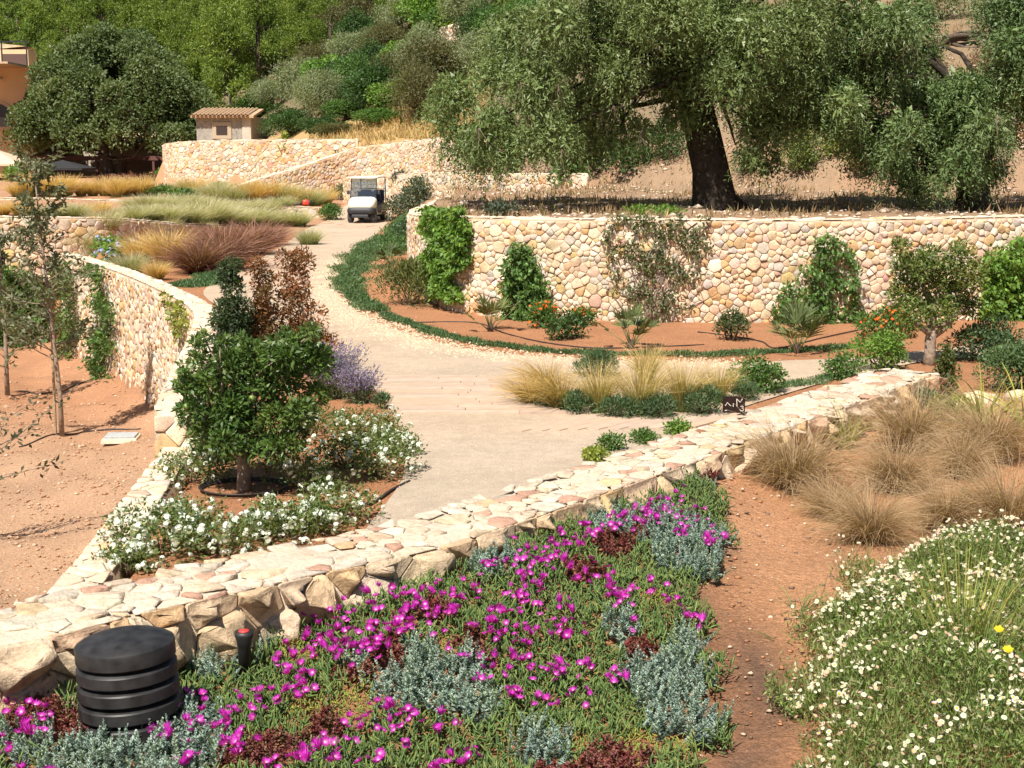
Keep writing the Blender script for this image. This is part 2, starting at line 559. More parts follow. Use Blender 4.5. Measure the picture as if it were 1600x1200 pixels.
def drape(name, outline, step, dz, colf, seed=1):
    o = np.array(outline)
    ring = []
    for i in range(len(o)):
        a, b = o[i], o[(i + 1) % len(o)]
        n = max(1, int(np.hypot(*(b - a)) / step))
        for k in range(n):
            ring.append(a + (b - a) * k / n)
    ring = np.array(ring)
    x0, y0 = o.min(0); x1, y1 = o.max(0)
    X, Y = np.meshgrid(np.arange(x0, x1, step), np.arange(y0, y1, step))
    r = np.random.default_rng(seed)
    X = X.ravel() + r.uniform(-.1, .1, X.size) * step; Y = Y.ravel() + r.uniform(-.1, .1, Y.size) * step
    ok = inside(X, Y, [tuple(p) for p in ring]) & (seg_dist(X, Y, [tuple(p) for p in ring], True) > step * 0.4)
    inner = np.stack([X[ok], Y[ok]], -1)
    pts = [Vector(p) for p in np.concatenate([ring, inner])]
    n = len(ring)
    v, e, f, *_ = delaunay_2d_cdt(pts, [(i, (i + 1) % n) for i in range(n)], [], 1, 1e-5)
    V = np.array([(p.x, p.y) for p in v])
    d = seg_dist(V[:, 0], V[:, 1], [tuple(p) for p in ring], True)
    Z = H(V[:, 0], V[:, 1]) + np.where(d < 0.02, dz * 0.75, dz)
    F = np.array([t for t in f if len(t) == 3])
    a, b, c = V[F[:, 0]], V[F[:, 1]], V[F[:, 2]]
    up = ((b - a)[:, 0] * (c - a)[:, 1] - (b - a)[:, 1] * (c - a)[:, 0]) > 0
    F[~up] = F[~up][:, ::-1]
    V3 = np.concatenate([V, Z[:, None]], 1)
    return mesh_np(name, V3, F, colf(V[:, 0], V[:, 1]), smooth=True)

def gl(*pp):
    return [tuple(gp(px, py, ym)[:2]) for px, py, ym in pp]

GRAV = np.array([0.44, 0.35, 0.262])
GRAV2 = np.array([0.47, 0.355, 0.25])
ROAD_L = gl((560, 845, 11), (618, 770, 12), (632, 735, 12), (628, 690, 12), (600, 630, 15), (560, 590, 15), (470, 545, 20), (380, 500, 20), (318, 462, 28), (345, 436, 30), (405, 406, 30), (448, 380, 30), (480, 358, 30), (508, 347, 40), (535, 325, 50), (548, 312, 55), (556, 300, 60))
ROAD_R = gl((640, 300, 60), (640, 312, 55), (618, 332, 50), (602, 352, 45), (575, 380, 30), (545, 410, 30), (528, 440, 28), (530, 464, 25), (560, 490, 22), (620, 517, 20), (700, 541, 18), (800, 556, 18), (900, 562, 18), (1000, 566, 18), (1130, 568, 18), (1250, 564, 18), (1350, 560, 16), (1450, 548, 16), (1560, 536, 16), (1700, 520, 16))
NEAR = gl((1700, 548, 15), (1560, 556, 15), (1440, 566, 15), (1300, 595, 14.9), (1180, 632, 13.5), (1060, 672, 12))
W1n = [(p[0] - 0.25, p[1] + 0.3) for p in (W1[8], W1[7], W1[6])]
ROAD = spline(ROAD_L, 4) + spline(ROAD_R, 4) + NEAR + W1n
def gravel_col(x, y):
    n = 0.5 + 0.5 * np.sin(x * 0.8 + 1.7 * np.sin(y * 0.45 + x * 0.3))
    m = (0.25 + 0.5 * n)[:, None]
    c = GRAV * (1 - m) + GRAV2 * m
    near = np.clip((17.5 - y) / 1.2, 0, 1) * (x > -1.6)
    g = (near * 0.6)[:, None]
    return c * (1 - g) + np.array([0.44, 0.36, 0.28]) * g
road_me = drape('road', ROAD, 0.35, 0.022, gravel_col)
struct('road', road_me, M_GRAVEL, 'pale sandy gravel road winding between the stone walls')
# ------------------------------------------------------------------ rubble stone walls
from mathutils import noise as mnoise
PALETTE = [((0.64, 0.49, 0.345), 6), ((0.65, 0.52, 0.39), 6), ((0.60, 0.44, 0.285), 5), ((0.55, 0.37, 0.19), 2.4), ((0.57, 0.41, 0.29), 1.6),
           ((0.54, 0.32, 0.16), 0.8), ((0.52, 0.32, 0.23), 0.5), ((0.54, 0.46, 0.37), 3), ((0.47, 0.42, 0.35), 1.2), ((0.68, 0.58, 0.45), 3.5), ((0.55, 0.40, 0.18), 0.7)]
_pc = np.array([p[0] for p in PALETTE]); _pw = np.array([p[1] for p in PALETTE]); _pw = _pw / _pw.sum()
MORTAR_C = (0.70, 0.585, 0.45)
JOINT_SHADE_C = (0.40, 0.29, 0.19)  # mortar between face stones, darkened: thin joint shadows put into the colour

def stone_color(r):
    c = _pc[r.choice(len(_pc), p=_pw)]
    return np.clip(c * r.uniform(0.88, 1.12) * (1 + r.normal(0, 0.03, 3)), 0.02, 0.8)

def clip_poly(poly, nx_, ny_, d):
    out = []
    n = len(poly)
    for i in range(n):
        ax, ay = poly[i]; bx, by = poly[(i + 1) % n]
        da = ax * nx_ + ay * ny_ - d; db = bx * nx_ + by * ny_ - d
        if da <= 0:
            out.append((ax, ay))
        if (da < 0 < db) or (db < 0 < da):
            t = da / (da - db)
            out.append((ax + (bx - ax) * t, ay + (by - ay) * t))
    return out

def cells(w, h, size, r, aspect=1.25, spread=(0.55, 1.9)):
    """irregular stones filling the rectangle w x h: dart-thrown seeds of mixed size, weighted Voronoi cells"""
    pts, rad = [], []
    grid = {}
    g = size * spread[1] * 1.2
    tries = int(w * h / (size * size) * 17) + 60
    ru = r.uniform(-0.2 * size, w + 0.2 * size, tries); rv = r.uniform(-0.1 * size, h + 0.1 * size, tries)
    kk = np.arange(tries) / tries
    hi = spread[1] - (spread[1] - spread[0]) * np.minimum(1, kk * 1.5) ** 0.6
    rq = size * (spread[0] + (hi - spread[0]) * r.uniform(0, 1, tries) ** 1.3) * 0.5
    ia = 1 / aspect
    for u, v, q in zip(ru.tolist(), rv.tolist(), rq.tolist()):
        gi, gj = int(u // g), int(v // g)
        ok = True
        for key in ((gi, gj), (gi - 1, gj), (gi + 1, gj), (gi, gj - 1), (gi, gj + 1), (gi - 1, gj - 1), (gi + 1, gj - 1), (gi - 1, gj + 1), (gi + 1, gj + 1)):
            for (a, b, m) in grid.get(key, ()):
                if ((a - u) * ia) ** 2 + (b - v) ** 2 < ((m + q) * 0.92) ** 2:
                    ok = False
                    break
            if not ok:
                break
        if ok:
            grid.setdefault((gi, gj), []).append((u, v, q))
            pts.append((u, v)); rad.append(q)
    o = np.argsort([p[0] for p in pts])
    P = np.array(pts)[o]; R = np.array(rad)[o]
    out = []
    for i in range(len(P)):
        a = np.searchsorted(P[:, 0], P[i, 0] - 2.6 * size); b = np.searchsorted(P[:, 0], P[i, 0] + 2.6 * size)
        d2 = ((P[a:b] - P[i]) ** 2).sum(1)
        near = np.argsort(d2)[1:14] + a
        poly = [(0, 0), (w, 0), (w, h), (0, h)]
        x, y = P[i]
        for j in near:
            dx, dy = P[j][0] - x, P[j][1] - y
            L = math.hypot(dx, dy)
            if L > 2.3 * max(math.hypot(a_ - x, b_ - y) for a_, b_ in poly):
                break
            t = 0.5 + 0.5 * (R[i] ** 2 - R[j] ** 2) / (L * L)
            t = min(max(t, 0.25), 0.75)
            nx_, ny_ = dx / L, dy / L
            poly = clip_poly(poly, nx_, ny_, (x * nx_ + y * ny_) + t * L)
            if len(poly) < 3:
                break
        if len(poly) >= 3:
            out.append(np.array(poly))
    return out

def stone_geo(poly, depth, joint, r, detail=1, rough=0.12):
    """a rounded, uneven stone from its outline; local (u, v, out)"""
    c = poly.mean(0)
    q = poly
    ext = q.max(0) - q.min(0)
    if min(ext) < joint * 2.5:
        return None
    # merge tiny edges, shrink by the joint, chop the corners
    keep = [0]
    for i in range(1, len(q)):
        if np.hypot(*(q[i] - q[keep[-1]])) > 0.12 * max(ext):
            keep.append(i)
    q = q[keep]
    if len(q) < 3:
        return None
    d = q - c
    L = np.maximum(np.hypot(d[:, 0], d[:, 1]), 1e-4)
    q = c + d * np.clip(1 - joint / L, 0.5, 1)[:, None]
    cut = 0.07 if detail < 2 else 0.08
    for _ in range(0 if (detail < 2 and max(ext) < 0.17) else 1 if detail < 2 else 2):
        nq = []
        for i in range(len(q)):
            a, b = q[i], q[(i + 1) % len(q)]
            nq += [a * (1 - cut) + b * cut, a * cut + b * (1 - cut)]
        q = np.array(nq)
    n = len(q)
    prof = [(1.0, -0.2), (0.99, 0.72), (0.82, 1.0)] if detail < 2 else [(1.0, -0.3), (1.0, 0.3), (0.98, 0.72), (0.92, 0.92), (0.76, 1.0), (0.55, 1.02), (0.28, 1.0)]
    tilt = r.normal(0, 0.12 if detail < 2 else 0.2, 2)
    V, F = [], []
    ms = float(min(ext))
    planes = [(depth * r.uniform(0.95, 1.35), r.normal(0, 1, 2) * depth / ms * (1.0 if detail < 2 else 1.9)) for _ in range(3 if detail < 2 else 6)]
    amp = rough * min(ext)
    for k, (f, w) in enumerate(prof):
        jit = r.normal(0, 1, n)
        jit = (jit + np.roll(jit, 1)) * 0.5
        p = c + (q - c) * (f * (1 + (0.05 * jit[:, None] if k else 0)))
        rel = (p - c) @ tilt
        if w < 0.3:
            ww = np.full(n, depth * w)
        else:
            pl = np.min([hh + (p - c) @ gg for hh, gg in planes], axis=0)       # chipped flat facets
            ww = np.minimum(depth * (0.25 + 0.95 * w), pl * (0.55 + 0.45 * w)) + rel * 0.5 + amp * 0.07 * r.normal(0, 1, n)
            ww = np.maximum(ww, depth * 0.15)
        V.append(np.column_stack([p, np.full(n, ww) if np.isscalar(ww) else ww]))
    for k in range(len(prof) - 1):
        a = np.arange(n) + k * n; b = (np.arange(n) + 1) % n + k * n
        F.append(np.stack([a, b, b + n, a + n], -1))
    V = np.concatenate(V + [np.array([[c[0], c[1], depth * 1.02]])])
    m = len(V) - 1
    a = np.arange(n) + (len(prof) - 1) * n; b = (np.arange(n) + 1) % n + (len(prof) - 1) * n
    return V, np.concatenate(F), np.stack([a, b, np.full(n, m)], -1)

class Path:
    def __init__(s, pts, zt):
        pts3 = spline(pts, 8)
        zs = np.repeat(np.array(zt, float)[:-1], 8) + np.tile(np.arange(8) / 8, len(zt) - 1) * np.repeat(np.diff(zt), 8)
        s.z = np.append(zs, zt[-1])
        s.p = np.array(pts3)
        d = np.hypot(*np.diff(s.p, axis=0).T)
        s.s = np.concatenate([[0], np.cumsum(d)])
        s.L = s.s[-1]
        t = np.gradient(s.p, s.s, axis=0)
        t /= np.hypot(t[:, 0], t[:, 1])[:, None]
        s.t = t
    def xy(s, u):
        return np.stack([np.interp(u, s.s, s.p[:, 0]), np.interp(u, s.s, s.p[:, 1])], -1)
    def nrm(s, u):      # to the right of the direction of travel
        tx, ty = np.interp(u, s.s, s.t[:, 0]), np.interp(u, s.s, s.t[:, 1])
        l = np.hypot(tx, ty)
        return np.stack([ty / l, -tx / l], -1)
    def top(s, u):
        return np.interp(u, s.s, s.z)

def build_wall(name, label, pts, zt, thick, base_drop, size, side, r, cap=True, cap_size=0.3, detail=1, depth=0.05, joint=0.007, cap_joint=0.016,
               n_obj=300, far=False, ends=(False, False), umax=None, umin=0.0, cap_depth=0.015, cap_prob=1.0, face_rough=0.12, back=False, aspect=1.2, warm=False, face_from=None):
    """side +1: stones on the right-hand face of the path, -1: on the left-hand face"""
    P = Path(pts, zt)
    mid = P.xy(P.L / 2)
    loc = Vector((float(mid[0]), float(mid[1]), h1(*mid)))
    root = thing(name, label, 'wall', loc)
    root['kind'] = 'thing'
    off = np.array(loc)
    # the mortar core: a closed ribbon
    us = np.linspace(0, P.L, max(4, int(P.L / 0.25)))
    xy, nn, tz = P.xy(us), P.nrm(us), P.top(us)
    ht = thick / 2
    cols = []
    wig = r.normal(0, 0.014 if warm else 0.010, (len(us), 4))
    for k, (o, dz) in enumerate(((ht, -base_drop), (ht, -0.03), (ht * 0.5, 0.0), (-ht * 0.5, 0.0), (-ht, -0.03), (-ht, -base_drop))):
        z = tz + dz + (wig[:, k - 1] if 0 < k < 5 else 0)
        cols.append(np.column_stack([xy + nn * o, z]))
    V = np.stack(cols, 1).reshape(-1, 3)
    m = 6
    i = np.arange(len(us) - 1)[:, None] * m
    F = np.concatenate([np.stack([i[:, 0] + k, i[:, 0] + (k + 1) % m, i[:, 0] + (k + 1) % m + m, i[:, 0] + k + m], -1) for k in range(m)])
    e0 = np.array([[0, 1, 2, 3], [0, 3, 4, 5]]); e1 = e0 + (len(us) - 1) * m
    cc = np.tile(np.array(JOINT_SHADE_C), (len(V), 1)).reshape(-1, 6, 3)
    cc[:, 2:4] = MORTAR_C
    if warm:
        cc[:, 1:5] = np.array(MORTAR_C) * 0.9
    cc = cc.reshape(-1, 3)
    me = mesh_np('mortar_core', V - off, [F, e0[:, ::-1], e1], cc)
    part('mortar_core', me, root, M_MORTAR)
    stones = []
    def face(u0, u1, mapf, hgt, sz, dep, jn, prob=1.0, kind='face', asp=1.2, det=detail, rough=face_rough):
        for poly in cells(u1 - u0, hgt, sz, r, aspect=asp):
            if prob < 1 and r.uniform() > prob:
                continue
            g = stone_geo(poly + np.array([u0, 0]), dep * r.uniform(0.6, 1.5), jn * r.uniform(0.8, 1.6), r, det, rough)
            if g is None:
                continue
            Vl, Fq, Ft = g
            Vw = mapf(Vl)
            ext = poly.max(0) - poly.min(0)
            col = stone_color(r)
            if warm and kind == 'face':
                col = col * 0.45 + np.array([(0.56, 0.36, 0.18), (0.60, 0.42, 0.25), (0.58, 0.43, 0.29)][r.integers(0, 3)]) * 0.55
            if kind == 'cap':
                k_ = 0.45 if r.uniform() < 0.65 else 0.8
                col = col * k_ + np.array(MORTAR_C) * (1 - k_)
                if warm and r.uniform() < 0.12:
                    col = np.array((0.52, 0.31, 0.22)) * r.uniform(0.9, 1.15)
            stones.append((Vw, Fq, Ft, col, float(ext[0] * ext[1])))
    Ha = base_drop - (0.0 if warm else 0.06)
    for sd in ((side, -side) if back else (side,)):
        def fmap(Vl, sd=sd):
            u = Vl[:, 0]
            xy = P.xy(u) + P.nrm(u) * (sd * (ht - 0.008 + Vl[:, 2]))[:, None]
            return np.column_stack([xy, P.top(u) - base_drop + Vl[:, 1]])
        if (P.nrm(np.array([P.L / 2]))[0][0] * sd) is not None:
            face(max(0, umin) if face_from is None else face_from, min(P.L, umax or P.L), fmap, Ha + (0.0 if warm else 0.02), size, depth, joint, asp=aspect)
    if cap:
        def cmap(Vl):
            u = Vl[:, 0]
            xy = P.xy(u) + P.nrm(u) * (Vl[:, 1] - ht)[:, None]
            return np.column_stack([xy, P.top(u) + 0.001 + Vl[:, 2]])
        face(max(0, umin), min(P.L, umax or P.L), cmap, thick, cap_size, cap_depth, cap_joint, cap_prob, 'cap', 1.35, 1, 0.10)
    for e, on in enumerate(ends):
        if not on:
            continue
        u0 = 0.0 if e == 0 else P.L
        p0 = P.xy(u0); n0 = P.nrm(u0); t0 = np.array([-n0[1], n0[0]]) * (-1 if e == 0 else 1)
        def emap(Vl, p0=p0, n0=n0, t0=t0, u0=u0):
            xy = p0 + n0 * (Vl[:, 0:1] - ht) + t0 * (Vl[:, 2:3] - 0.01)
            return np.column_stack([xy, P.top(u0) - base_drop + Vl[:, 1]])
        for poly in cells(thick, Ha, size, r):
            g = stone_geo(poly, depth, joint, r, detail, face_rough)
            if g is not None:
                stones.append((emap(g[0]), g[1], g[2], stone_color(r), 1.0))
    # drop stones under the ground or out of the photograph, keep those that show largest as single stones
    scored = []
    for (Vw, Fq, Ft, col, ar) in stones:
        c = Vw.mean(0)
        px, py, f = to_px(c)
        vis = -80 < px < 1680 and -60 < py < 1260 and f > 1
        scored.append((vis, ar / max(f, 1) ** 2, Vw, Fq, Ft, col))
    scored.sort(key=lambda k: (not k[0], -k[1]))
    one = [k for k in scored if k[0]][:n_obj]
    rest = scored[len(one):]
    mt = M_STONE_FAR if far else M_ROUGH if warm else M_STONE
    for k in one:
        V = k[2] - off
        me = mesh_np('stone', V, [k[3], k[4]], np.tile(k[5], (len(V), 1)))
        part('stone', me, root, mt)
    if rest:
        VV, QQ, TT, CC, b = [], [], [], [], 0
        for k in rest:
            VV.append(k[2] - off); QQ.append(k[3] + b); TT.append(k[4] + b); CC.append(np.tile(k[5], (len(k[2]), 1))); b += len(k[2])
        me = mesh_np('small_stones', np.concatenate(VV), [np.concatenate(QQ), np.concatenate(TT)], np.concatenate(CC))
        part('small_stones', me, root, mt, kind='stuff')
    return root

r = np.random.default_rng(11)
def zt(pts, z):
    return [z] * len(pts)
build_wall('stone_wall', 'low foreground stone wall with broad pale mortared top crossing behind the magenta flowers', W1, zt(W1, W1Z), 0.60, 0.75, 0.24, +1, r,
           cap_size=0.13, detail=2, depth=0.10, joint=0.006, cap_joint=0.010, n_obj=300, ends=(False, True), umin=3.0, face_rough=0.26, cap_depth=0.013, cap_prob=0.86, warm=True)
build_wall('stone_wall', 'narrow low stone kerb wall left of the small citrus tree, above the bare soil', W2L, zt(W2L, W2LZ), 0.36, 2.3, 0.34, -1, r,
           cap_size=0.19, depth=0.04, joint=0.012, ends=(False, False), n_obj=120)
build_wall('stone_wall', 'tall curving retaining wall with climbing vines above the sunken red soil garden', W2U, zt(W2U, W2UZ), 0.44, 3.4, 0.185, -1, r,
           cap_size=0.22, depth=0.036, joint=0.005, ends=(True, False), n_obj=300, face_from=6.5)
build_wall('stone_wall', 'long retaining wall below the olive trees with shrubs and vines along its foot', WR, WRZ, 0.5, 2.35, 0.135, +1, r,
           cap_size=0.26, depth=0.034, joint=0.004, n_obj=300, cap_prob=0.7, umax=37)
build_wall('stone_wall', 'terrace wall behind the purple fountain grass and blue-flowered bush', W3, W3Z, 0.45, 2.0, 0.21, +1, r, depth=0.035, n_obj=180, umin=6)
build_wall('stone_wall', 'short upper terrace wall ending in a square pillar beside the road', W4, W4Z, 0.45, 0.95, 0.22, +1, r, depth=0.04, n_obj=120, umin=8, ends=(False, True))
build_wall('stone_wall', 'high curved golden stone wall below the stone hut', WA, WAZ, 0.5, 3.0, 0.22, +1, r, depth=0.035, n_obj=150, far=True, cap_prob=0.5, ends=(True, False))
build_wall('stone_wall', 'golden stone wall whose top ramps upward behind the golf cart', WB, WBZ, 0.5, 3.2, 0.22, +1, r, depth=0.035, n_obj=200, far=True, cap_prob=0.5)
build_wall('stone_wall', 'lower golden stone wall running from behind the cart towards the big olive', WC, WCZ, 0.5, 1.7, 0.22, +1, r, depth=0.035, n_obj=150, far=True, cap_prob=0.5)
# ------------------------------------------------------------------ plant makers
def unit(v):
    return v / np.maximum(np.linalg.norm(v, axis=-1, keepdims=True), 1e-9)

def pal(r, n, cols, jit=0.12):
    """n colours picked between the given leaf colours"""
    c = np.array(cols, float)
    i = r.integers(0, len(c), n); j = r.integers(0, len(c), n); t = r.uniform(0, 1, n)[:, None]
    return np.clip((c[i] * (1 - t) + c[j] * t) * (1 + r.normal(0, jit, n))[:, None], 0.004, 0.9)

def leaf_geo(B, D, L, W, r, cols, nrm=None):
    """pointed leaves: base points B, directions D; four-cornered blades"""
    n = len(B)
    D = unit(D)
    if nrm is None:
        nrm = unit(r.normal(0, 1, (n, 3)))
    S_ = unit(np.cross(D, nrm))
    L = np.broadcast_to(L, (n,))[:, None]; W = np.broadcast_to(W, (n,))[:, None]
    sag = unit(np.cross(S_, D)) * L * 0.08
    V = np.stack([B, B + D * L * 0.45 + S_ * W * 0.5 + sag, B + D * L, B + D * L * 0.45 - S_ * W * 0.5 + sag], 1).reshape(-1, 3)
    F = np.arange(4 * n).reshape(n, 4)
    return V, F, np.repeat(cols, 4, axis=0)

def join(parts):
    V, F, C, b = [], [], [], 0
    for v, f, c in parts:
        V.append(v); F.append(f + b); C.append(c); b += len(v)
    return np.concatenate(V), np.concatenate(F), np.concatenate(C)

def leaf_mesh(name, parts):
    V, F, C = join(parts) if isinstance(parts, list) else parts
    return mesh_np(name, V, F, C)

def clump_leaves(r, centers, radii, n, L, W, cols, droop=0.0, shell=0.5, up=0.2, flat=1.0, jit=0.15):
    """leaves through the outer shell of overlapping clumps"""
    centers = np.asarray(centers, float); radii = np.asarray(radii, float)
    p = radii ** 2 / (radii ** 2).sum()
    k = r.choice(len(centers), n, p=p)
    u = unit(r.normal(0, 1, (n, 3)) + np.array([0, 0, up]))
    rad = radii[k] * (shell + (1 - shell) * r.uniform(0, 1, n) ** 0.6)
    off = u * rad[:, None]
    off[:, 2] *= flat
    B = centers[k] + off
    D = unit(u * 0.8 + r.normal(0, 0.7, (n, 3)) + np.array([0, 0, -droop]))
    nrm = unit(u * 0.7 + r.normal(0, 0.6, (n, 3)) + np.array([0, 0, 0.4]))
    ck = pal(r, len(centers), cols, 0.10)
    c = pal(r, n, cols, jit) * 0.55 + ck[k] * 0.45
    return leaf_geo(B, D, L * r.uniform(0.7, 1.25, n), W * r.uniform(0.7, 1.25, n), r, c, nrm)

def blades(r, n, L, base_r, t0, droop, w, cb, ct, seg=4, lean=(0, 0), cm=None, origin=(0, 0, 0), spread_pow=0.7, az=None, mess=0.0):
    """arching grass blades; colour runs along the blade from cb to ct (the blade's own colours)"""
    a = r.uniform(0, 2 * math.pi, n) if az is None else az
    q = r.uniform(0, 1, n) ** spread_pow
    L = r.uniform(L[0], L[1], n)
    th0 = r.uniform(t0[0], t0[1], n) * (0.35 + 0.65 * q)
    dr = r.uniform(droop[0], droop[1], n)
    P = np.stack([np.cos(a) * base_r * q, np.sin(a) * base_r * q, np.zeros(n)], -1) + np.array(origin)
    dirh = np.stack([np.cos(a), np.sin(a), np.zeros(n)], -1)
    sd = np.stack([-np.sin(a), np.cos(a), r.normal(0, 0.5, n)], -1)
    sd = unit(sd + 0.7 * r.normal(0, 1, (n, 3)))
    rows, cr = [], []
    jc = 1 + r.normal(0, 0.14, n)[:, None]
    cb = np.array(cb); ct = np.array(ct)
    for k in range(seg + 1):
        s = k / seg
        th = th0 + dr * s ** 1.4
        if mess and k:
            a = a + r.normal(0, mess, n)
            dirh = np.stack([np.cos(a), np.sin(a), np.zeros(n)], -1)
            th = th + r.normal(0, mess * 0.5, n)
        if k:
            P = P + (dirh * np.sin(th)[:, None] + np.array([0, 0, 1]) * np.cos(th)[:, None]) * (L / seg)[:, None] + np.array([lean[0], lean[1], 0]) * s * (L / seg)[:, None]
        ww = (w * (1 - s) ** 0.6 if k < seg else w * 0.12) * 0.5
        rows += [P + sd * ww, P - sd * ww]
        c = cb * (1 - s) + ct * s if cm is None else (cb * (1 - 2 * s) + np.array(cm) * 2 * s if s < 0.5 else np.array(cm) * (2 - 2 * s) + ct * (2 * s - 1))
        cr += [np.clip(c * jc, 0.004, 0.9)] * 2
    V = np.stack(rows, 1).reshape(-1, 3)
    C = np.stack(cr, 1).reshape(-1, 3)
    m = 2 * (seg + 1)
    b = np.arange(n)[:, None] * m
    F = np.concatenate([np.concatenate([b + 2 * k, b + 2 * k + 1, b + 2 * k + 3, b + 2 * k + 2], 1) for k in range(seg)])
    return V, F, C

def stems_mesh(name, tubes, n=6):
    return tubes_mesh(name, tubes, n)

def bend(a, b, r, sag=0.12, k=5, up=0.0):
    a, b = Vector(a), Vector(b)
    d = b - a
    o = Vector(r.normal(0, 1, 3)) * d.length * sag
    pts = []
    for i in range(k + 1):
        t = i / k
        pts.append(a.lerp(b, t) + o * math.sin(t * math.pi) + Vector((0, 0, up * d.length * math.sin(t * math.pi))))
    return pts

# ---- leaf colours (albedo)
G_DARK = [(0.048, 0.101, 0.025), (0.073, 0.143, 0.034), (0.040, 0.084, 0.025)]
G_MID = [(0.090, 0.176, 0.039), (0.130, 0.227, 0.048), (0.065, 0.135, 0.030)]
G_BRIGHT = [(0.138, 0.261, 0.041), (0.195, 0.303, 0.048), (0.097, 0.202, 0.034)]
G_YEL = [(0.276, 0.336, 0.055), (0.212, 0.285, 0.048), (0.357, 0.370, 0.068)]
G_OLIVE = [(0.171, 0.230, 0.076), (0.114, 0.172, 0.050), (0.229, 0.280, 0.108), (0.097, 0.147, 0.036)]
G_GREY = [(0.227, 0.269, 0.138), (0.162, 0.202, 0.097), (0.292, 0.319, 0.180)]
G_PINE = [(0.154, 0.222, 0.033), (0.215, 0.271, 0.041), (0.108, 0.172, 0.029)]
G_CAROB = [(0.077, 0.120, 0.040), (0.119, 0.163, 0.057), (0.053, 0.087, 0.030), (0.154, 0.191, 0.076)]
C_BRONZE = [(0.30, 0.11, 0.045), (0.22, 0.08, 0.035), (0.36, 0.16, 0.065), (0.12, 0.10, 0.035)]

# ------------------------------------------------------------------ hillside tree kinds (each built once, then copied)
def crown_points(r, n, rx, rz, z0, rmin, rmax, top_bias=0.0, low=0.15):
    c, q = [], []
    for _ in range(n):
        u = unit(r.normal(0, 1, 3))
        if u[2] < -0.35:
            u[2] *= -0.6
        f = r.uniform(0.35, 0.85)
        c.append((u[0] * rx * f, u[1] * rx * f, z0 + rz * (0.9 + u[2] * f * 0.95)))
        q.append(r.uniform(rmin, rmax))
    return np.array(c), np.array(q)

def proto_tree(kind, seed):
    r = np.random.default_rng(seed)
    if kind == 'pine':
        h = 7.0
        cs, rs = [], []
        for k in range(32):
            t = r.uniform(0.04, 1.0)
            rad = 2.5 * (1 - t) ** 0.75 + 0.25
            a = r.uniform(0, 6.28)
            f = r.uniform(0.35, 1.0)
            cs.append((math.cos(a) * rad * f, math.sin(a) * rad * f, 0.9 + t * (h - 1.2)))
            rs.append(r.uniform(0.55, 0.95) * (1.15 - 0.5 * t))
        parts = [clump_leaves(r, cs, rs, 8000, 0.22, 0.075, G_PINE, droop=-0.3, shell=0.3, up=0.45, flat=0.8, jit=0.2)]
        trunk_r, th = 0.16, h * 0.85
    elif kind == 'broad':
        cs, rs = crown_points(r, 26, 2.6, 2.0, -0.3, 0.75, 1.15)
        parts = [clump_leaves(r, cs, rs, 7360, 0.21, 0.128, G_MID, shell=0.45, up=0.5)]
        trunk_r, th = 0.18, 2.8
    elif kind == 'olive':
        cs, rs = crown_points(r, 26, 2.5, 1.9, -0.2, 0.65, 1.05)
        parts = [clump_leaves(r, cs, rs, 8320, 0.21, 0.056, G_GREY, shell=0.3, up=0.4, droop=0.1)]
        trunk_r, th = 0.2, 2.6
    elif kind == 'dark':
        cs, rs = crown_points(r, 28, 2.7, 2.1, -0.4, 0.8, 1.2)
        parts = [clump_leaves(r, cs, rs, 8000, 0.21, 0.112, G_DARK, shell=0.5, up=0.4)]
        trunk_r, th = 0.2, 2.8
    elif kind == 'bright':
        cs, rs = crown_points(r, 22, 2.3, 1.7, -0.3, 0.65, 1.0)
        parts = [clump_leaves(r, cs, rs, 6720, 0.21, 0.143, G_BRIGHT, shell=0.45, up=0.5)]
        trunk_r, th = 0.14, 2.2
    else:  # brownish
        cs, rs = crown_points(r, 28, 2.6, 1.9, -0.3, 0.75, 1.1)
        parts = [clump_leaves(r, cs, rs, 8320, 0.21, 0.060, [(0.12, 0.13, 0.045), (0.16, 0.13, 0.06), (0.08, 0.10, 0.035)], shell=0.35, up=0.4)]
        trunk_r, th = 0.18, 2.6
    crown = leaf_mesh('crown', parts)
    crown.materials.append(M_LEAF)
    tubes = [([(0, 0, -0.4), (0.05, 0.02, th * 0.4), (-0.04, 0.05, th)], [trunk_r * 1.3, trunk_r, trunk_r * 0.5])]
    for i in r.choice(len(cs), 7, replace=False):
        tubes.append((bend((0, 0, th * r.uniform(0.3, 0.8)), cs[i], r, 0.1, 4), [trunk_r * 0.5, trunk_r * 0.4, trunk_r * 0.3, trunk_r * 0.2, trunk_r * 0.12]))
    tr = stems_mesh('trunk', tubes, 5)
    tr.materials.append(M_BARK)
    return crown, tr

PROTO = {}
for kind, n in (('pine', 3), ('broad', 2), ('olive', 2), ('dark', 2), ('bright', 2), ('brown', 2)):
    PROTO[kind] = [proto_tree(kind, 100 + 7 * i + len(kind) * 31) for i in range(n)]
TREE_NAME = {'pine': 'pine_tree', 'broad': 'broadleaf_tree', 'olive': 'olive_tree', 'dark': 'evergreen_tree', 'bright': 'leafy_tree', 'brown': 'scrub_tree'}
TREE_WORDS = {'pine': 'yellow-green pine', 'broad': 'mid-green round-crowned tree', 'olive': 'grey-green wild olive', 'dark': 'dark green evergreen', 'bright': 'bright green leafy tree', 'brown': 'brownish-green scrub tree'}

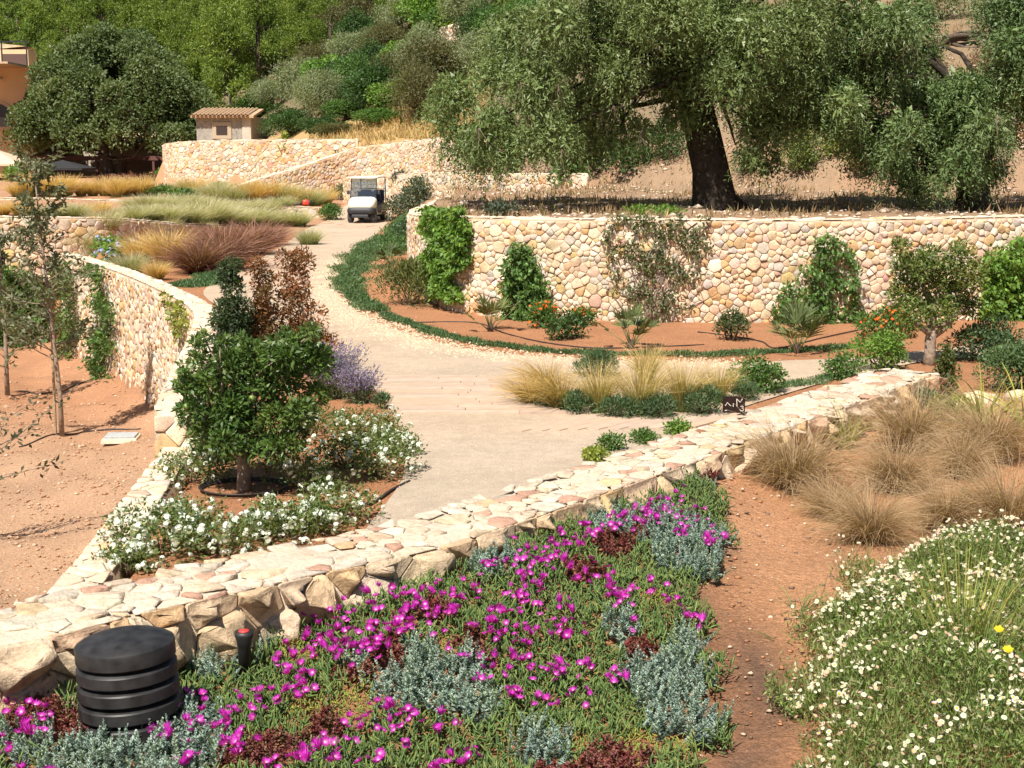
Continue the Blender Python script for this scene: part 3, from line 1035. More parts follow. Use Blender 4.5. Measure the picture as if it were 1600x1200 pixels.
hill = []     # (x, y, width m, height factor, kind, seed, own label)
def hill_tree(px, py, wpx, kind, hf=1.0, label=None, ymin=60):
    p = gp(px, py, ymin)
    w = wpx * 1.3 * p.y / FPX
    hill.append((p.x, p.y, w, hf, kind, len(hill), label))
hill_tree(362, 200, 120, 'pine', 1.15, 'tall yellow-green pine standing alone behind the tiled stone hut', 100)
hill_tree(452, 214, 92, 'dark', 0.8, 'dark glossy carob bush behind the wall, right of the stone hut', 94)
hill_tree(500, 214, 80, 'dark', 0.7, 'dark glossy carob bush, second to the right of the stone hut', 94)
hill_tree(480, 172, 120, 'olive', 0.9, 'grey-green olive above the dark carob bushes on the hillside', 96)
hill_tree(590, 190, 130, 'dark', 0.9, 'round dark evergreen mound above the dry grass bank', 94)
hill_tree(615, 198, 90, 'bright', 0.8, 'light green bush at the edge of the dry grass bank', 92)
hill_tree(690, 178, 150, 'brown', 1.0, 'broad brownish-green tree beside the crown of the big olive', 90)
hill_tree(640, 118, 90, 'bright', 1.0, 'bright green fig tree halfway up the hillside under the old terrace wall', 96)
hill_tree(470, 78, 80, 'dark', 0.9, 'round dark green umbrella-shaped tree high on the slope', 100)
hill_tree(520, 60, 70, 'brown', 1.0, 'brownish scrub tree high on the slope beside the umbrella-shaped tree', 100)
hill_tree(560, 110, 100, 'olive', 1.0, 'grey olive halfway up the slope left of the fig tree', 96)
hill_tree(540, 190, 80, 'broad', 0.6, 'low green bush left of the dark mound above the dry grass', 92)
hill_tree(528, 211, 90, 'brown', 0.42, 'low yellow-green creeper hedge along the wall top right of the carob bushes', 91)
hill_tree(590, 208, 100, 'broad', 0.36, 'low clipped green hedge behind the ramped wall top', 90)
hill_tree(760, 150, 110, 'olive', 1.0, 'grey-green olive half hidden behind the big drooping olive', 85)
hill_tree(700, 60, 80, 'broad', 0.9, 'green bush below the old dry-stone terrace wall', 100)
hill_tree(425, 172, 80, 'olive', 1.0, 'grey-green olive on the slope just behind the stone hut', 96)
hill_tree(398, 190, 70, 'broad', 0.9, 'green bush peeping over the right corner of the stone hut', 108)
rr = np.random.default_rng(5)
tries = 0
while len(hill) < 430 and tries < 14000:
    tries += 1
    y = rr.uniform(86, 205)
    px = rr.uniform(-60, 1640)
    x = (px - 800) / FPX * y
    hy = float(np.interp(x, HILL_X, HILL_Y))
    if y < hy + 3 or y > hy + 82:
        continue
    if px > 800 and y < hy + 9:
        continue
    if 1380 < px and y < hy + 12:
        continue
    if x < -16 and y < 138:
        continue
    pines = 1 if px < 420 else 0.5 if px < 560 else 0.18
    u = rr.uniform()
    kind = 'pine' if u < pines * 0.9 else rr.choice(['broad', 'olive', 'dark', 'brown', 'bright', 'pine'], p=[.22, .26, .2, .17, .06, .09])
    w = rr.uniform(4.6, 7.0) if kind != 'pine' else rr.uniform(5.2, 7.6)
    if any((x - t[0]) ** 2 + (y - t[1]) ** 2 < (0.25 * (w + t[2])) ** 2 for t in hill):
        continue
    hill.append((x, y, w, rr.uniform(0.85, 1.25), kind, len(hill), None))
HZ = H(np.array([t[0] for t in hill]), np.array([t[1] for t in hill]))
def shown(t, z):
    px, py, f = to_px((t[0], t[1], z + t[2] * 0.6))
    return -70 < px < 1670 and -90 < py < 330
keep = [(t, z) for t, z in zip(hill, HZ) if t[6] or shown(t, z)]
rows = {}
for t, z in keep:
    if not t[6]:
        rows.setdefault(int((t[1] - 50) // 9), []).append((t[0] / t[1], t, z))
lab = {}
for k_row, key in enumerate(sorted(rows)):
    for i, (_, t, z) in enumerate(sorted(rows[key], key=lambda q: q[0])):
        zz = ''
        lab[t[5]] = f"{TREE_WORDS[t[4]]}, {ORD[min(i, len(ORD) - 1)]} from the left in the {ORD[k_row]} row up the hillside"
for t, z in keep:
    x, y, w, hf, kind, i, own = t
    crown, tr = PROTO[kind][i % len(PROTO[kind])]
    base_w = {'pine': 5.6, 'broad': 6.6, 'olive': 6.2, 'dark': 7.0, 'bright': 5.8, 'brown': 6.6}[kind]
    s = w / base_w
    o = thing(TREE_NAME[kind], own or lab[i], 'tree', (x, y, z - (0.9 * s * hf if kind == 'pine' else 0.15)), (i * 2.399) % 6.28, 'trees on the hillside', (s, s, s * hf))
    part('crown', crown, o)
    part('trunk', tr, o)

# low scrub that nobody could count, between the hillside trees
r = np.random.default_rng(21)
n = 26000
y = r.uniform(84, 190, n); px = r.uniform(-60, 1660, n); x = (px - 800) / FPX * y
hy = np.interp(x, HILL_X, HILL_Y)
ok = (y > hy + 2) & (y < hy + 75) & ~((x < -14) & (y < 132)) & ((x < 6) | (r.uniform(0, 1, n) < 0.35))
clus = np.sin(x * 0.9 + 2 * np.sin(y * 0.5)) + np.sin(y * 0.8 + 1.5 * np.sin(x * 0.6))
ok &= clus > -0.5
x, y, clus = x[ok], y[ok], clus[ok]
B = np.stack([x, y, H(x, y) + r.uniform(0, 0.7, len(x)) * np.clip(clus + 0.6, 0.2, 1.5)], -1)
g = leaf_geo(B, r.normal(0, 1, B.shape) + np.array([0, 0, 0.9]), r.uniform(0.25, 0.5, len(x)), 0.18, r, pal(r, len(x), G_MID + G_PINE + [(0.16, 0.15, 0.06)]))
o = part('undergrowth', leaf_mesh('undergrowth', [g]), None, M_LEAF, kind='stuff')
o['label'] = 'low green scrub between the hillside trees'

# ------------------------------------------------------------------ the broad dark evergreen beside the orange house
def big_evergreen():
    r = np.random.default_rng(31)
    p = gp(172, 274, 98)
    s = p.y / FPX                       # metres per photo pixel there
    root = thing('carob_tree', 'broad dome-shaped dark green tree with two trunks beside the orange house', 'tree', p)
    cs, rs = [], []
    for _ in range(190):
        a = r.uniform(0, 6.283); el = math.asin(r.uniform(-0.12, 1.0))
        f = r.uniform(0.78, 0.92)
        X = math.cos(a) * math.cos(el) * 170 * s * f + 12 * s
        Y = math.sin(a) * math.cos(el) * 130 * s * f
        Z = (52 + 172 * math.sin(el) * f) * s - (0.05 * abs(X))
        cs.append((X + (6 * s if X < 0 and Z > 90 * s else 0), Y, max(Z, 58 * s) + (r.uniform(-12, 8) * s if el < 0.15 else 0)))
        rs.append(r.uniform(17, 27) * s)
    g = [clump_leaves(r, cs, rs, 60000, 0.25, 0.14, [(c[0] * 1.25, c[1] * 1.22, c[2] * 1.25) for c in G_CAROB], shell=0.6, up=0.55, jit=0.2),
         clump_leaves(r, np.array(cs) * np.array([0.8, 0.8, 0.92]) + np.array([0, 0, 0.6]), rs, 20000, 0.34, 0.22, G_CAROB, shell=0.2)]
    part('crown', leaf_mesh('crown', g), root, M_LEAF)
    def trunk(x0, lean, rad):
        top = Vector((x0 + lean, 0.2, 75 * s))
        tb = [([(x0, 0, -0.5), (x0 + lean * 0.3, 0.1, 18 * s), (x0 + lean * 0.7, 0.1, 45 * s), top], [rad * 1.35, rad, rad * 0.85, rad * 0.6])]
        for i in r.choice(len(cs), 12, replace=False):
            tb.append((bend(top - Vector((0, 0, r.uniform(0, 25) * s)), cs[i], r, 0.12, 5), [rad * f for f in (0.5, 0.42, 0.34, 0.26, 0.18, 0.1)]))
        part('trunk', stems_mesh('trunk', tb, 8), root, M_BARK)
    trunk(0.0, -16 * s, 9 * s)
    trunk(14 * s, 4 * s, 5 * s)
    trunk(-72 * s, -8 * s, 5 * s)
big_evergreen()

M_BARK_DARK = mat_plain('dark_bark', (0.045, 0.036, 0.028), 0.95, spec=0.1, noise=0.5, nscale=7, bump=0.06)
M_OLIVE = mat_col('olive_leaf', rough=0.5, spec=0.45, transl=0.18, namp=0, famp=0)
# ------------------------------------------------------------------ the two big olives over the retaining wall
def old_olive(root_name, label, base, trunk_pts, radii, clumps, n_str, seed, cols=G_OLIVE, leaf=(0.118, 0.031), limb_from=0.75):
    r = np.random.default_rng(seed)
    root = thing(root_name, label, 'tree', base)
    cs = np.array([c[:3] for c in clumps]); rs = np.array([c[3] for c in clumps])
    # drooping twigs: each starts in a clump's shell and hangs, leaves along it
    k = r.choice(len(cs), n_str, p=rs ** 2 / (rs ** 2).sum())
    u = unit(r.normal(0, 1, (n_str, 3)) + np.array([0, -0.15, 0.25]))
    st = cs[k] + u * (rs[k] * r.uniform(0.35, 1.0, n_str) ** 0.55)[:, None] * np.array([1, 1, 0.85])
    ln = r.uniform(0.35, 1.0, n_str)
    out = unit(u * np.array([1, 1, 0.3]) + r.normal(0, 0.35, (n_str, 3)))
    m = 12
    tt = np.linspace(0, 1, m)
    pos = st[:, None, :] + out[:, None, :] * (ln[:, None] * (0.55 * tt - 0.18 * tt ** 2))[..., None] + np.array([0, 0, -1]) * (ln[:, None] * (0.05 * tt + 0.75 * tt ** 2))[..., None]
    B = pos.reshape(-1, 3)
    dirs = np.repeat(out * 0.4 + np.array([0, 0, -0.5]), m, axis=0) + r.normal(0, 0.75, (n_str * m, 3))
    ck = pal(r, len(cs), cols, 0.12)
    c = pal(r, n_str * m, cols, 0.16) * 0.45 + np.repeat(ck[k], m, axis=0) * 0.55
    g = leaf_geo(B, dirs, leaf[0] * r.uniform(0.7, 1.3, len(B)), leaf[1], r, c)
    # oversized inner leaves added to block light and darken the crown's inside
    g2 = clump_leaves(r, cs, rs * 0.72, n_str * 2, leaf[0] * 2.0, leaf[1] * 3.2, cols, droop=0.4, shell=0.1)
    part('crown', leaf_mesh('crown', [g, g2]), root, M_OLIVE)
    tb = [(trunk_pts, radii)]
    P0 = [Vector(p) for p in trunk_pts]
    for i in range(len(cs)):
        if r.uniform() < 0.75:
            a = P0[-1].lerp(P0[-2], r.uniform(0, 0.9))
            rad = radii[-1] * r.uniform(0.22, 0.42)
            tb.append((bend(a, a.lerp(Vector(cs[i]), 0.82) + Vector((0, 0.35, 0)), r, 0.10, 6, 0.1), [rad, rad * 0.85, rad * 0.7, rad * 0.55, rad * 0.42, rad * 0.3, rad * 0.15]))
    part('trunk', stems_mesh('trunk', tb, 10), root, M_BARK_DARK)
    # dead bare twigs hanging in the crown
    tw = MB()
    for _ in range(40):
        i = r.integers(0, len(cs))
        p = Vector(cs[i] + unit(r.normal(0, 1, 3) + np.array([0, -0.9, -0.3])) * rs[i] * 0.95)
        for _k in range(5):
            q = p + Vector((r.normal(0, 0.16), r.normal(0, 0.12), -r.uniform(0.2, 0.6)))
            tw.tube([p, p.lerp(q, 0.5) + Vector(r.normal(0, 0.03, 3)), q], [0.008, 0.006, 0.003], 3)
    part('dry_twigs', tw.mesh('dry_twigs'), root, M_BARK_PALE, kind='stuff')
    return root

def px_clumps(base, y0, items):
    """items: (px, py, depth offset, radius px) -> clump in metres relative to base"""
    out = []
    for px, py, dy, rp in items:
        p = at_y(px, py, y0 + dy)
        out.append((p[0] - base[0], p[1] - base[1], p[2] - base[2], rp * (y0 + dy) / FPX))
    return out
rO = np.random.default_rng(77)
bA = gp(1112, 326, 33)
itemsA = []
for px, py, rp in ((720, 150, 52), (735, 215, 48), (770, 120, 55), (780, 200, 55), (800, 60, 60), (805, 240, 40), (850, 30, 70), (850, 130, 65), (855, 200, 58), (900, 80, 70), (910, 170, 60),
                   (930, 235, 40), (960, 40, 75), (970, 120, 65), (985, 200, 45), (1040, 30, 80), (1045, 110, 65), (1050, 180, 40), (1120, 40, 80), (1130, 120, 70), (1175, 190, 45), (1180, 235, 36), (1190, 60, 75),
                   (1200, 140, 70), (1205, 200, 45), (1260, 40, 75), (1270, 110, 65), (1265, 170, 50), (1330, 40, 70), (1340, 110, 60), (1320, 165, 45), (760, 250, 32), (700, 190, 30), (1000, -60, 90), (880, -40, 80), (1140, -60, 90), (1280, -50, 90)):
    for dy in (rO.uniform(-3.2, -0.8), rO.uniform(0.2, 3.6)):
        itemsA.append((px + rO.uniform(-22, 22), py + rO.uniform(-16, 16), dy, rp * rO.uniform(0.6, 0.95)))
old_olive('olive_tree', 'huge old olive with thick dark trunk and drooping crown above the retaining wall', bA,
          [(0.25, 0.1, -0.3), (0.05, 0.0, 0.25), (-0.05, 0, 1.0), (-0.25, 0.1, 1.9), (-0.5, 0.2, 2.9), (-0.6, 0.3, 3.8)], [0.85, 0.58, 0.48, 0.46, 0.42, 0.3],
          px_clumps(bA, bA.y + 0.3, itemsA), 10800, 41)
bB = gp(1520, 328, 31)
itemsB = []
for px, py, rp in ((1390, 250, 45), (1420, 200, 55), (1450, 150, 60), (1480, 210, 65), (1490, 270, 45), (1520, 140, 60), (1540, 200, 60), (1540, 260, 45), (1580, 120, 60), (1590, 60, 60), (1600, 10, 70), (1600, 150, 50),
                   (1380, 60, 60), (1420, 30, 55), (1370, 130, 50), (1400, 110, 40), (1330, 190, 45), (1350, 235, 36), (1340, 60, 60), (1430, 80, 40), (1310, 140, 50), (1640, 90, 70), (1650, 30, 70), (1440, 285, 32)):
    for dy in (rO.uniform(-2.6, -0.6), rO.uniform(0.2, 2.6)):
        itemsB.append((px + rO.uniform(-18, 18), py + rO.uniform(-14, 14), dy, rp * rO.uniform(0.6, 0.95)))
old_olive('olive_tree', 'dark leafy olive at the picture edge with foliage hanging low around its trunk', bB,
          [(0.1, 0, -0.3), (0.0, 0.0, 0.3), (-0.05, 0, 1.0), (0.1, 0.1, 1.9), (0.0, 0.2, 2.8)], [0.62, 0.46, 0.40, 0.36, 0.28],
          px_clumps(bB, bB.y + 0.2, itemsB), 7200, 43, cols=[(0.13, 0.205, 0.065), (0.085, 0.145, 0.045), (0.20, 0.255, 0.10)])
# ------------------------------------------------------------------ shrubs
def shrub(name, label, px, py, wpx, hpx, cols, L=0.07, W=0.035, dens=1.0, ymin=0, seed=None, group=None, mat=None, upright=False, spiky=False, cat='shrub', flowers=None, droop=0.0, dy=0.0, base=None, top=None, shell=0.4, stems=7):
    """a bush standing on the ground at photo pixel (px, py), wpx wide and hpx tall there"""
    r = np.random.default_rng(seed if seed is not None else int(px * 7 + py * 13))
    p = gp(px, py, ymin) if base is None else Vector(base)
    s = p.y / FPX
    w, h = wpx * s * 1.08, hpx * s * 1.08
    o = thing(name, label, cat, p, 0, group)
    nc = int(15 * min(2.2, max(1, 0.75 * w / h))) if not upright else 26
    cs, rs = [], []
    for k in range(nc):
        a = r.uniform(0, 6.283)
        if upright:
            t = r.uniform(0.08, 0.97)
            f = r.uniform(0, 0.85) * (w / 2) * (1 - 0.72 * t)
            cs.append((math.cos(a) * f, math.sin(a) * f, t * h)); rs.append(w * r.uniform(0.20, 0.32) * (1.12 - 0.68 * t))
        else:
            el = math.asin(r.uniform(0.0, 1))
            f = r.uniform(0.5, 0.84)
            cs.append((math.cos(a) * math.cos(el) * w / 2 * f, math.sin(a) * math.cos(el) * w / 2 * f, h * (0.22 + 0.6 * math.sin(el) * f)))
            rs.append(min(w, h * 1.5) * r.uniform(0.22, 0.33))
    area = (w * h * 2.2)
    n = int(min(8500, max(600, dens * area / (L * W) * 3.6)))
    g = [clump_leaves(r, cs, rs, n, L, W, cols, droop=droop if not spiky else -0.8, shell=shell, up=0.5, jit=0.2)]
    if top is not None:
        m = int(n * 0.25)
        g.append(clump_leaves(r, np.array(cs) + np.array([0, 0, h * 0.1]), rs, m, L, W, top, shell=0.85, up=0.9))
    V, F, C = join(g)
    V[:, 2] = np.maximum(V[:, 2], -0.02)
    part('foliage', mesh_np('foliage', V, F, C), o, mat or M_LEAF)
    tb = []
    for i in r.choice(nc, min(stems, nc), replace=False):
        tb.append((bend((r.normal(0, 0.02), r.normal(0, 0.02), -0.05), cs[i], r, 0.08, 3), [0.012 + 0.01 * h, 0.010 + 0.006 * h, 0.008, 0.004]))
    part('stem', stems_mesh('stem', tb, 5), o, M_BARK)
    if flowers:
        fm, nf, fs = flowers
        for k in range(nf):
            i = r.integers(0, nc)
            u = unit(r.normal(0, 1, 3) + np.array([0, -0.9, 0.7]))
            q = np.array(cs[i]) + u * rs[i] * 1.02
            q[2] = max(q[2], 0.05)
            part('flower', fm, o, loc=tuple(q), rot=(r.normal(0, .4), r.normal(0, .4), r.uniform(0, 6.28)), scale=fs * r.uniform(0.75, 1.25))
    return o

def floret_mesh(name, col, mid, n=9, petals=5, R=0.012, ball=0.025, seed=1):
    """a small rounded head of five-petalled florets"""
    r = np.random.default_rng(seed)
    V, F, C = [], [], []
    for k in range(n):
        u = unit(r.normal(0, 1, 3) + np.array([0, 0, 0.9]))
        c = u * ball
        a = unit(np.cross(u, [0.3, 0.9, 0.2])); b = np.cross(u, a)
        for j in range(petals):
            w = 6.283 * j / petals + k
            d = a * math.cos(w) + b * math.sin(w)
            e = -a * math.sin(w) + b * math.cos(w)
            i0 = len(V)
            V += [c, c + d * R * 0.6 + e * R * 0.42, c + d * R + u * R * 0.1, c + d * R * 0.6 - e * R * 0.42]
            F.append((i0, i0 + 1, i0 + 2, i0 + 3))
            C += [mid, col, col, col]
    me = mesh_np(name, np.array(V), np.array(F), np.array(C))
    me.materials.append(M_PETAL)
    return me
FL_ORANGE = floret_mesh('flower', (0.75, 0.16, 0.03), (0.8, 0.35, 0.05), 12, R=0.018, ball=0.028)
FL_WHITE = floret_mesh('flower', (0.78, 0.80, 0.82), (0.7, 0.72, 0.6), 11, R=0.020, ball=0.030, seed=4)
FL_BLUE = floret_mesh('flower', (0.40, 0.47, 0.78), (0.5, 0.55, 0.75), 12, R=0.035, ball=0.06, seed=5)

# ---- the curved bed below the retaining wall
SPIRE = [(0.08, 0.145, 0.06), (0.12, 0.19, 0.08), (0.065, 0.11, 0.05)]
shrub('shrub', 'yellow-green rosemary-like bush alone on bare red soil beside the road bend', 642, 478, 95, 75, [(0.13, 0.155, 0.055), (0.09, 0.12, 0.045), (0.18, 0.19, 0.05)], 0.13, 0.025, 0.9, spiky=True)
shrub('shrub', 'dark grey-green shrub at the foot of the wall under the dense vine', 727, 470, 46, 55, SPIRE, 0.08, 0.03, 1.0)
shrub('shrub', 'tall grey-leaved shrub behind the cart, highest of the roadside bushes', 652, 322, 52, 42, [(0.10, 0.13, 0.075), (0.06, 0.09, 0.045), (0.16, 0.18, 0.12)], 0.16, 0.07, 0.9, ymin=45)
shrub('shrub', 'silvery mottled shrub at the road edge right of the cart', 628, 345, 50, 36, [(0.09, 0.12, 0.06), (0.05, 0.08, 0.04), (0.18, 0.20, 0.13)], 0.16, 0.07, 0.9, ymin=40)
shrub('shrub', 'low dark bush between the roadside shrubs and the wall corner', 640, 378, 62, 40, SPIRE, 0.11, 0.05, 1.0, ymin=36)
shrub('shrub', 'small grey-blue bush right behind the golf cart at the wall foot', 625, 308, 26, 16, [(0.12, 0.14, 0.11), (0.09, 0.11, 0.08)], 0.16, 0.06, 1, ymin=58)
shrub('shrub', 'rounded light green bush left of the golf cart roof at the wall foot', 533, 312, 32, 22, [(0.13, 0.16, 0.06), (0.09, 0.12, 0.045)], 0.16, 0.05, 1, ymin=60)
shrub('shrub', 'dark green mound behind the wall pillar left of the cart', 518, 344, 34, 26, G_MID, 0.13, 0.05, 1.1, ymin=50)
shrub('shrub', 'sprawling grey shrub on the wall top above the dense vine', 785, 338, 60, 22, [(0.09, 0.12, 0.08), (0.06, 0.085, 0.05)], 0.10, 0.04, 0.8, ymin=31)
shrub('shrub', 'sprawling green creeper on the wall top at the foot of the big olive', 1020, 338, 110, 16, G_BRIGHT, 0.09, 0.05, 0.8, ymin=31)
shrub('lantana_bush', 'orange-flowered bush with the widest bloom, left of the small palm', 850, 512, 52, 36, G_MID, 0.07, 0.04, 1.0, flowers=(FL_ORANGE, 34, 1.0))
shrub('shrub', 'dark leafy bush in front of the orange-flowered bush', 885, 530, 56, 44, G_DARK, 0.07, 0.045, 1.0)
shrub('lantana_bush', 'smaller orange-flowered bush against the wall behind the dark leafy bush', 915, 508, 50, 26, G_MID, 0.07, 0.04, 0.9, flowers=(FL_ORANGE, 20, 1.0))
shrub('lantana_bush', 'orange-flowered bush behind the round bush near the forked small tree', 1385, 527, 96, 44, G_MID, 0.07, 0.04, 0.9, flowers=(FL_ORANGE, 46, 1.1), ymin=22)
shrub('shrub', 'speckled small-leaved bush alone at the wall foot between vine and palm', 1142, 532, 52, 52, [(0.085, 0.12, 0.045), (0.05, 0.08, 0.03), (0.14, 0.16, 0.07)], 0.06, 0.032, 0.75)
shrub('shrub', 'round dense dark bush beside the sign, at the end of the feather grass', 1183, 614, 70, 56, G_MID, 0.055, 0.032, 1.2, ymin=15)
shrub('shrub', 'round bright green bush on the path edge below the orange flowers', 1372, 580, 80, 62, G_BRIGHT, 0.06, 0.032, 1.1, ymin=15.5)
shrub('shrub', 'loose green bush between the round bushes behind the wall end', 1318, 592, 62, 40, G_MID, 0.055, 0.03, 0.8, ymin=15.2)
shrub('shrub', 'small upright bush with broad leaves just beyond the wall end', 1476, 618, 56, 70, [(0.06, 0.10, 0.03), (0.10, 0.14, 0.035), (0.13, 0.12, 0.04)], 0.06, 0.03, 0.8, ymin=12, upright=True)
shrub('shrub', 'large grey-green bush nearest the picture edge below the tall vine', 1585, 612, 100, 92, [(0.11, 0.185, 0.07), (0.08, 0.14, 0.05), (0.15, 0.22, 0.09)], 0.07, 0.025, 1.1, ymin=14)
shrub('shrub', 'dark rounded bush behind the path beside the forked small tree', 1540, 566, 96, 72, [(0.075, 0.13, 0.05), (0.055, 0.10, 0.038)], 0.07, 0.03, 1.1, ymin=16)
for i, (px, py, w, h, c, t) in enumerate(((930, 722, 44, 24, G_YEL, 'small yellow-green clump on the road side of the pale wall, first from the left'),
                                          (958, 706, 40, 30, G_MID, 'small dark clump on the road side of the pale wall, second from the left'),
                                          (1006, 696, 42, 26, G_MID, 'small double clump on the road side of the pale wall, third from the left'),
                                          (1062, 681, 38, 24, G_BRIGHT, 'small green clump nearest the sign on the road side of the pale wall'))):
    shrub('small_plant', t, px, py, w, h, c, 0.045, 0.024, 1.0, ymin=11.5, group='small plants along the pale wall', cat='plant', stems=4)

# ---- vines and climbers on the walls
def vine(label, path_fn, n, L, W, cols, seed, off=0.06, stems=None, depth=0.12, name='climbing_vine', soft=True, shape=None):
    """leaves hugging a wall face: path_fn(a, b) maps a in 0..1 across and b in 0..1 up to a point and outward normal"""
    r = np.random.default_rng(seed)
    a = r.uniform(0, 1, n); b = r.uniform(0, 1, n)
    if shape is not None:
        k = shape(a, b, r)
        a, b = a[k], b[k]
    P, Nn = path_fn(a, b)
    m = len(a)
    base, _ = path_fn(np.array([0.5]), np.array([0.0]))
    base = base[0]
    lump = 0.5 + 0.5 * np.sin(a * 17 + 3 * np.sin(b * 9)) * np.sin(b * 14 + a * 5)
    B = P + Nn * (off + depth * r.uniform(0, 1, m) * (0.3 + lump))[:, None]
    D = r.normal(0, 0.7, (m, 3)) + Nn * 0.5 + np.array([0, 0, -0.5])
    g = leaf_geo(B - base, D, L * r.uniform(0.7, 1.3, m), W * r.uniform(0.7, 1.3, m), r, pal(r, m, cols, 0.2), unit(Nn + r.normal(0, 0.5, (m, 3))))
    o = thing(name, label, 'vine', Vector(base))
    part('foliage', leaf_mesh('foliage', [g]), o, M_LEAF)
    tb = []
    for k in range(stems or 5):
        aa = np.clip(0.5 + np.cumsum(r.normal(0, 0.09, 7)), 0.05, 0.95)
        bb = np.linspace(0, r.uniform(0.6, 0.95), 7)
        P, Nn = path_fn(aa, bb)
        tb.append(([Vector(p) for p in (P + Nn * (off * 0.7) - base)], [0.014, 0.012, 0.01, 0.009, 0.007, 0.006, 0.004]))
    part('stem', stems_mesh('stem', tb, 5), o, M_BARK_PALE)
    return o

PR = Path(WR, WRZ)
P2 = Path(W2U, zt(W2U, W2UZ))
def u_at(P, px):
    us = np.linspace(0, P.L, 900)
    xy = P.xy(us)
    q = np.array([to_px((x, y, z - 0.4))[0] for (x, y), z in zip(xy, P.top(us))])
    return us, q
US, QS = u_at(PR, 0)
US2, QS2 = u_at(P2, 0)
def on_right_wall(px0, px1, z0, z1, side=1, half=0.25):
    def f(a, b):
        k = US > 18     # the face towards the road
        u = np.interp(px0 + (px1 - px0) * a, QS[k], US[k])
        xy = PR.xy(u); nn = PR.nrm(u)
        z = z0 + (PR.top(u) + z1 - z0) * b
        return np.column_stack([xy + nn * half, z]), np.column_stack([nn, np.zeros(len(u))])
    return f
def on_left_wall(px0, px1, z0, z1, half=0.24):
    def f(a, b):
        k = US2 > 9.0
        qq, uu = QS2[k], US2[k]
        o = np.argsort(qq)
        u = np.interp(px0 + (px1 - px0) * a, qq[o], uu[o])
        xy = P2.xy(u); nn = -P2.nrm(u)
        z = z0 + (P2.top(u) + z1 - z0) * b
        return np.column_stack([xy + nn * half, z]), np.column_stack([nn, np.zeros(len(u))])
    return f
vine('dense green vine cascading over the wall at its bend', on_right_wall(688, 756, 0.35, 0.2), 7000, 0.11, 0.06, G_BRIGHT, 1, depth=0.3,
     shape=lambda a, b, r: np.abs(a - 0.52 + 0.12 * np.sin(b * 7)) < 0.28 + 0.2 * b + 0.10 * np.sin(b * 19) + 0.05 * r.normal(0, 1, len(a)))
vine('bushy upright climber left of the orange flowers', on_right_wall(800, 872, 0.05, -0.45), 4200, 0.10, 0.05, G_MID, 2, depth=0.45,
     shape=lambda a, b, r: np.abs(a - 0.5 + 0.15 * b) < 0.5 * (1 - 0.8 * b ** 2.2) + 0.05 * r.normal(0, 1, len(a)))
vine('sparse wide vine with brown stems and pale leaves on the middle of the wall', on_right_wall(945, 1108, 0.05, 0.12), 4600, 0.085, 0.04,
     [(0.10, 0.14, 0.045), (0.14, 0.155, 0.07), (0.07, 0.11, 0.03), (0.22, 0.19, 0.12)], 3, stems=26, depth=0.08,
     shape=lambda a, b, r: (np.sin(a * 23 + 2 * np.sin(b * 11)) + np.sin(b * 19 + a * 7) + r.normal(0, 0.7, len(a)) > -0.1) & (np.abs(a - 0.5) < 0.18 + 0.42 * b + 0.06 * r.normal(0, 1, len(a))))
vine('climbing shrub with bare stake and tall thin top left of the forked tree', on_right_wall(1205, 1345, 0.02, -0.25), 4200, 0.10, 0.05, G_MID, 4, depth=0.35,
     shape=lambda a, b, r: (np.abs(a - 0.55 + 0.08 * np.sin(b * 6)) < 0.46 * (1 - b) ** 0.8 + 0.10 + 0.03 * r.normal(0, 1, len(a))) & (np.sin(a * 15) + np.sin(b * 17 + a * 9) + r.normal(0, 0.8, len(a)) > -0.7))
vine('tall bright green climber at the far right end of the wall', on_right_wall(1518, 1640, 0.0, -0.35), 6500, 0.10, 0.055, G_BRIGHT, 5, depth=0.5,
     shape=lambda a, b, r: b < 0.97 - 0.5 * np.abs(a - 0.45) + 0.05 * r.normal(0, 1, len(a)))
vine('dark narrow vine hanging down the sunken wall, broad leaf mass at its foot', on_left_wall(154, 206, -2.5, 0.05), 4200, 0.13, 0.06, [(0.08, 0.15, 0.035), (0.12, 0.20, 0.045), (0.05, 0.10, 0.025)], 6, depth=0.3,
     shape=lambda a, b, r: np.abs(a - 0.5 + 0.15 * np.sin(b * 8)) < 0.32 - 0.14 * b + 0.12 * np.sin(b * 21) + 0.06 * r.normal(0, 1, len(a)))
vine('narrow vine column on the sunken wall, second from the broad-leaved one', on_left_wall(110, 138, -2.5, -0.05), 2600, 0.13, 0.06, [(0.09, 0.16, 0.035), (0.15, 0.22, 0.05), (0.055, 0.11, 0.025)], 7, depth=0.4,
     shape=lambda a, b, r: np.abs(a - 0.5 + 0.2 * np.sin(b * 6 + 1)) < 0.30 + 0.1 * np.sin(b * 17) + 0.06 * r.normal(0, 1, len(a)))
vine('yellow-green creeper trailing over the wall corner beside the dark shrub', on_left_wall(285, 325, -0.45, 0.12), 500, 0.12, 0.07, [(0.25, 0.27, 0.05), (0.18, 0.22, 0.045)], 8, depth=0.1,
     shape=lambda a, b, r: b > 0.45 + 0.25 * np.sin(a * 9))
def on_third_wall(x0, x1, z0, z1):
    def f(a, b):
        x = x0 + (x1 - x0) * a
        y = np.interp(x, [p[0] for p in W3], [p[1] for p in W3]) - 0.25
        z = z0 + (z1 - z0) * b
        return np.column_stack([x, y, z]), np.tile(np.array([0.1, -1, 0.0]), (len(x), 1))
    return f
vine('wide shady vine on the far terrace wall behind the slender sapling', on_third_wall(-15.9, -14.4, -2.6, 0.4), 5200, 0.15, 0.07, G_MID, 9, depth=0.5, shape=lambda a, b, r: b < 0.95 - 0.5 * a * r.uniform(0.3, 1, len(a)))
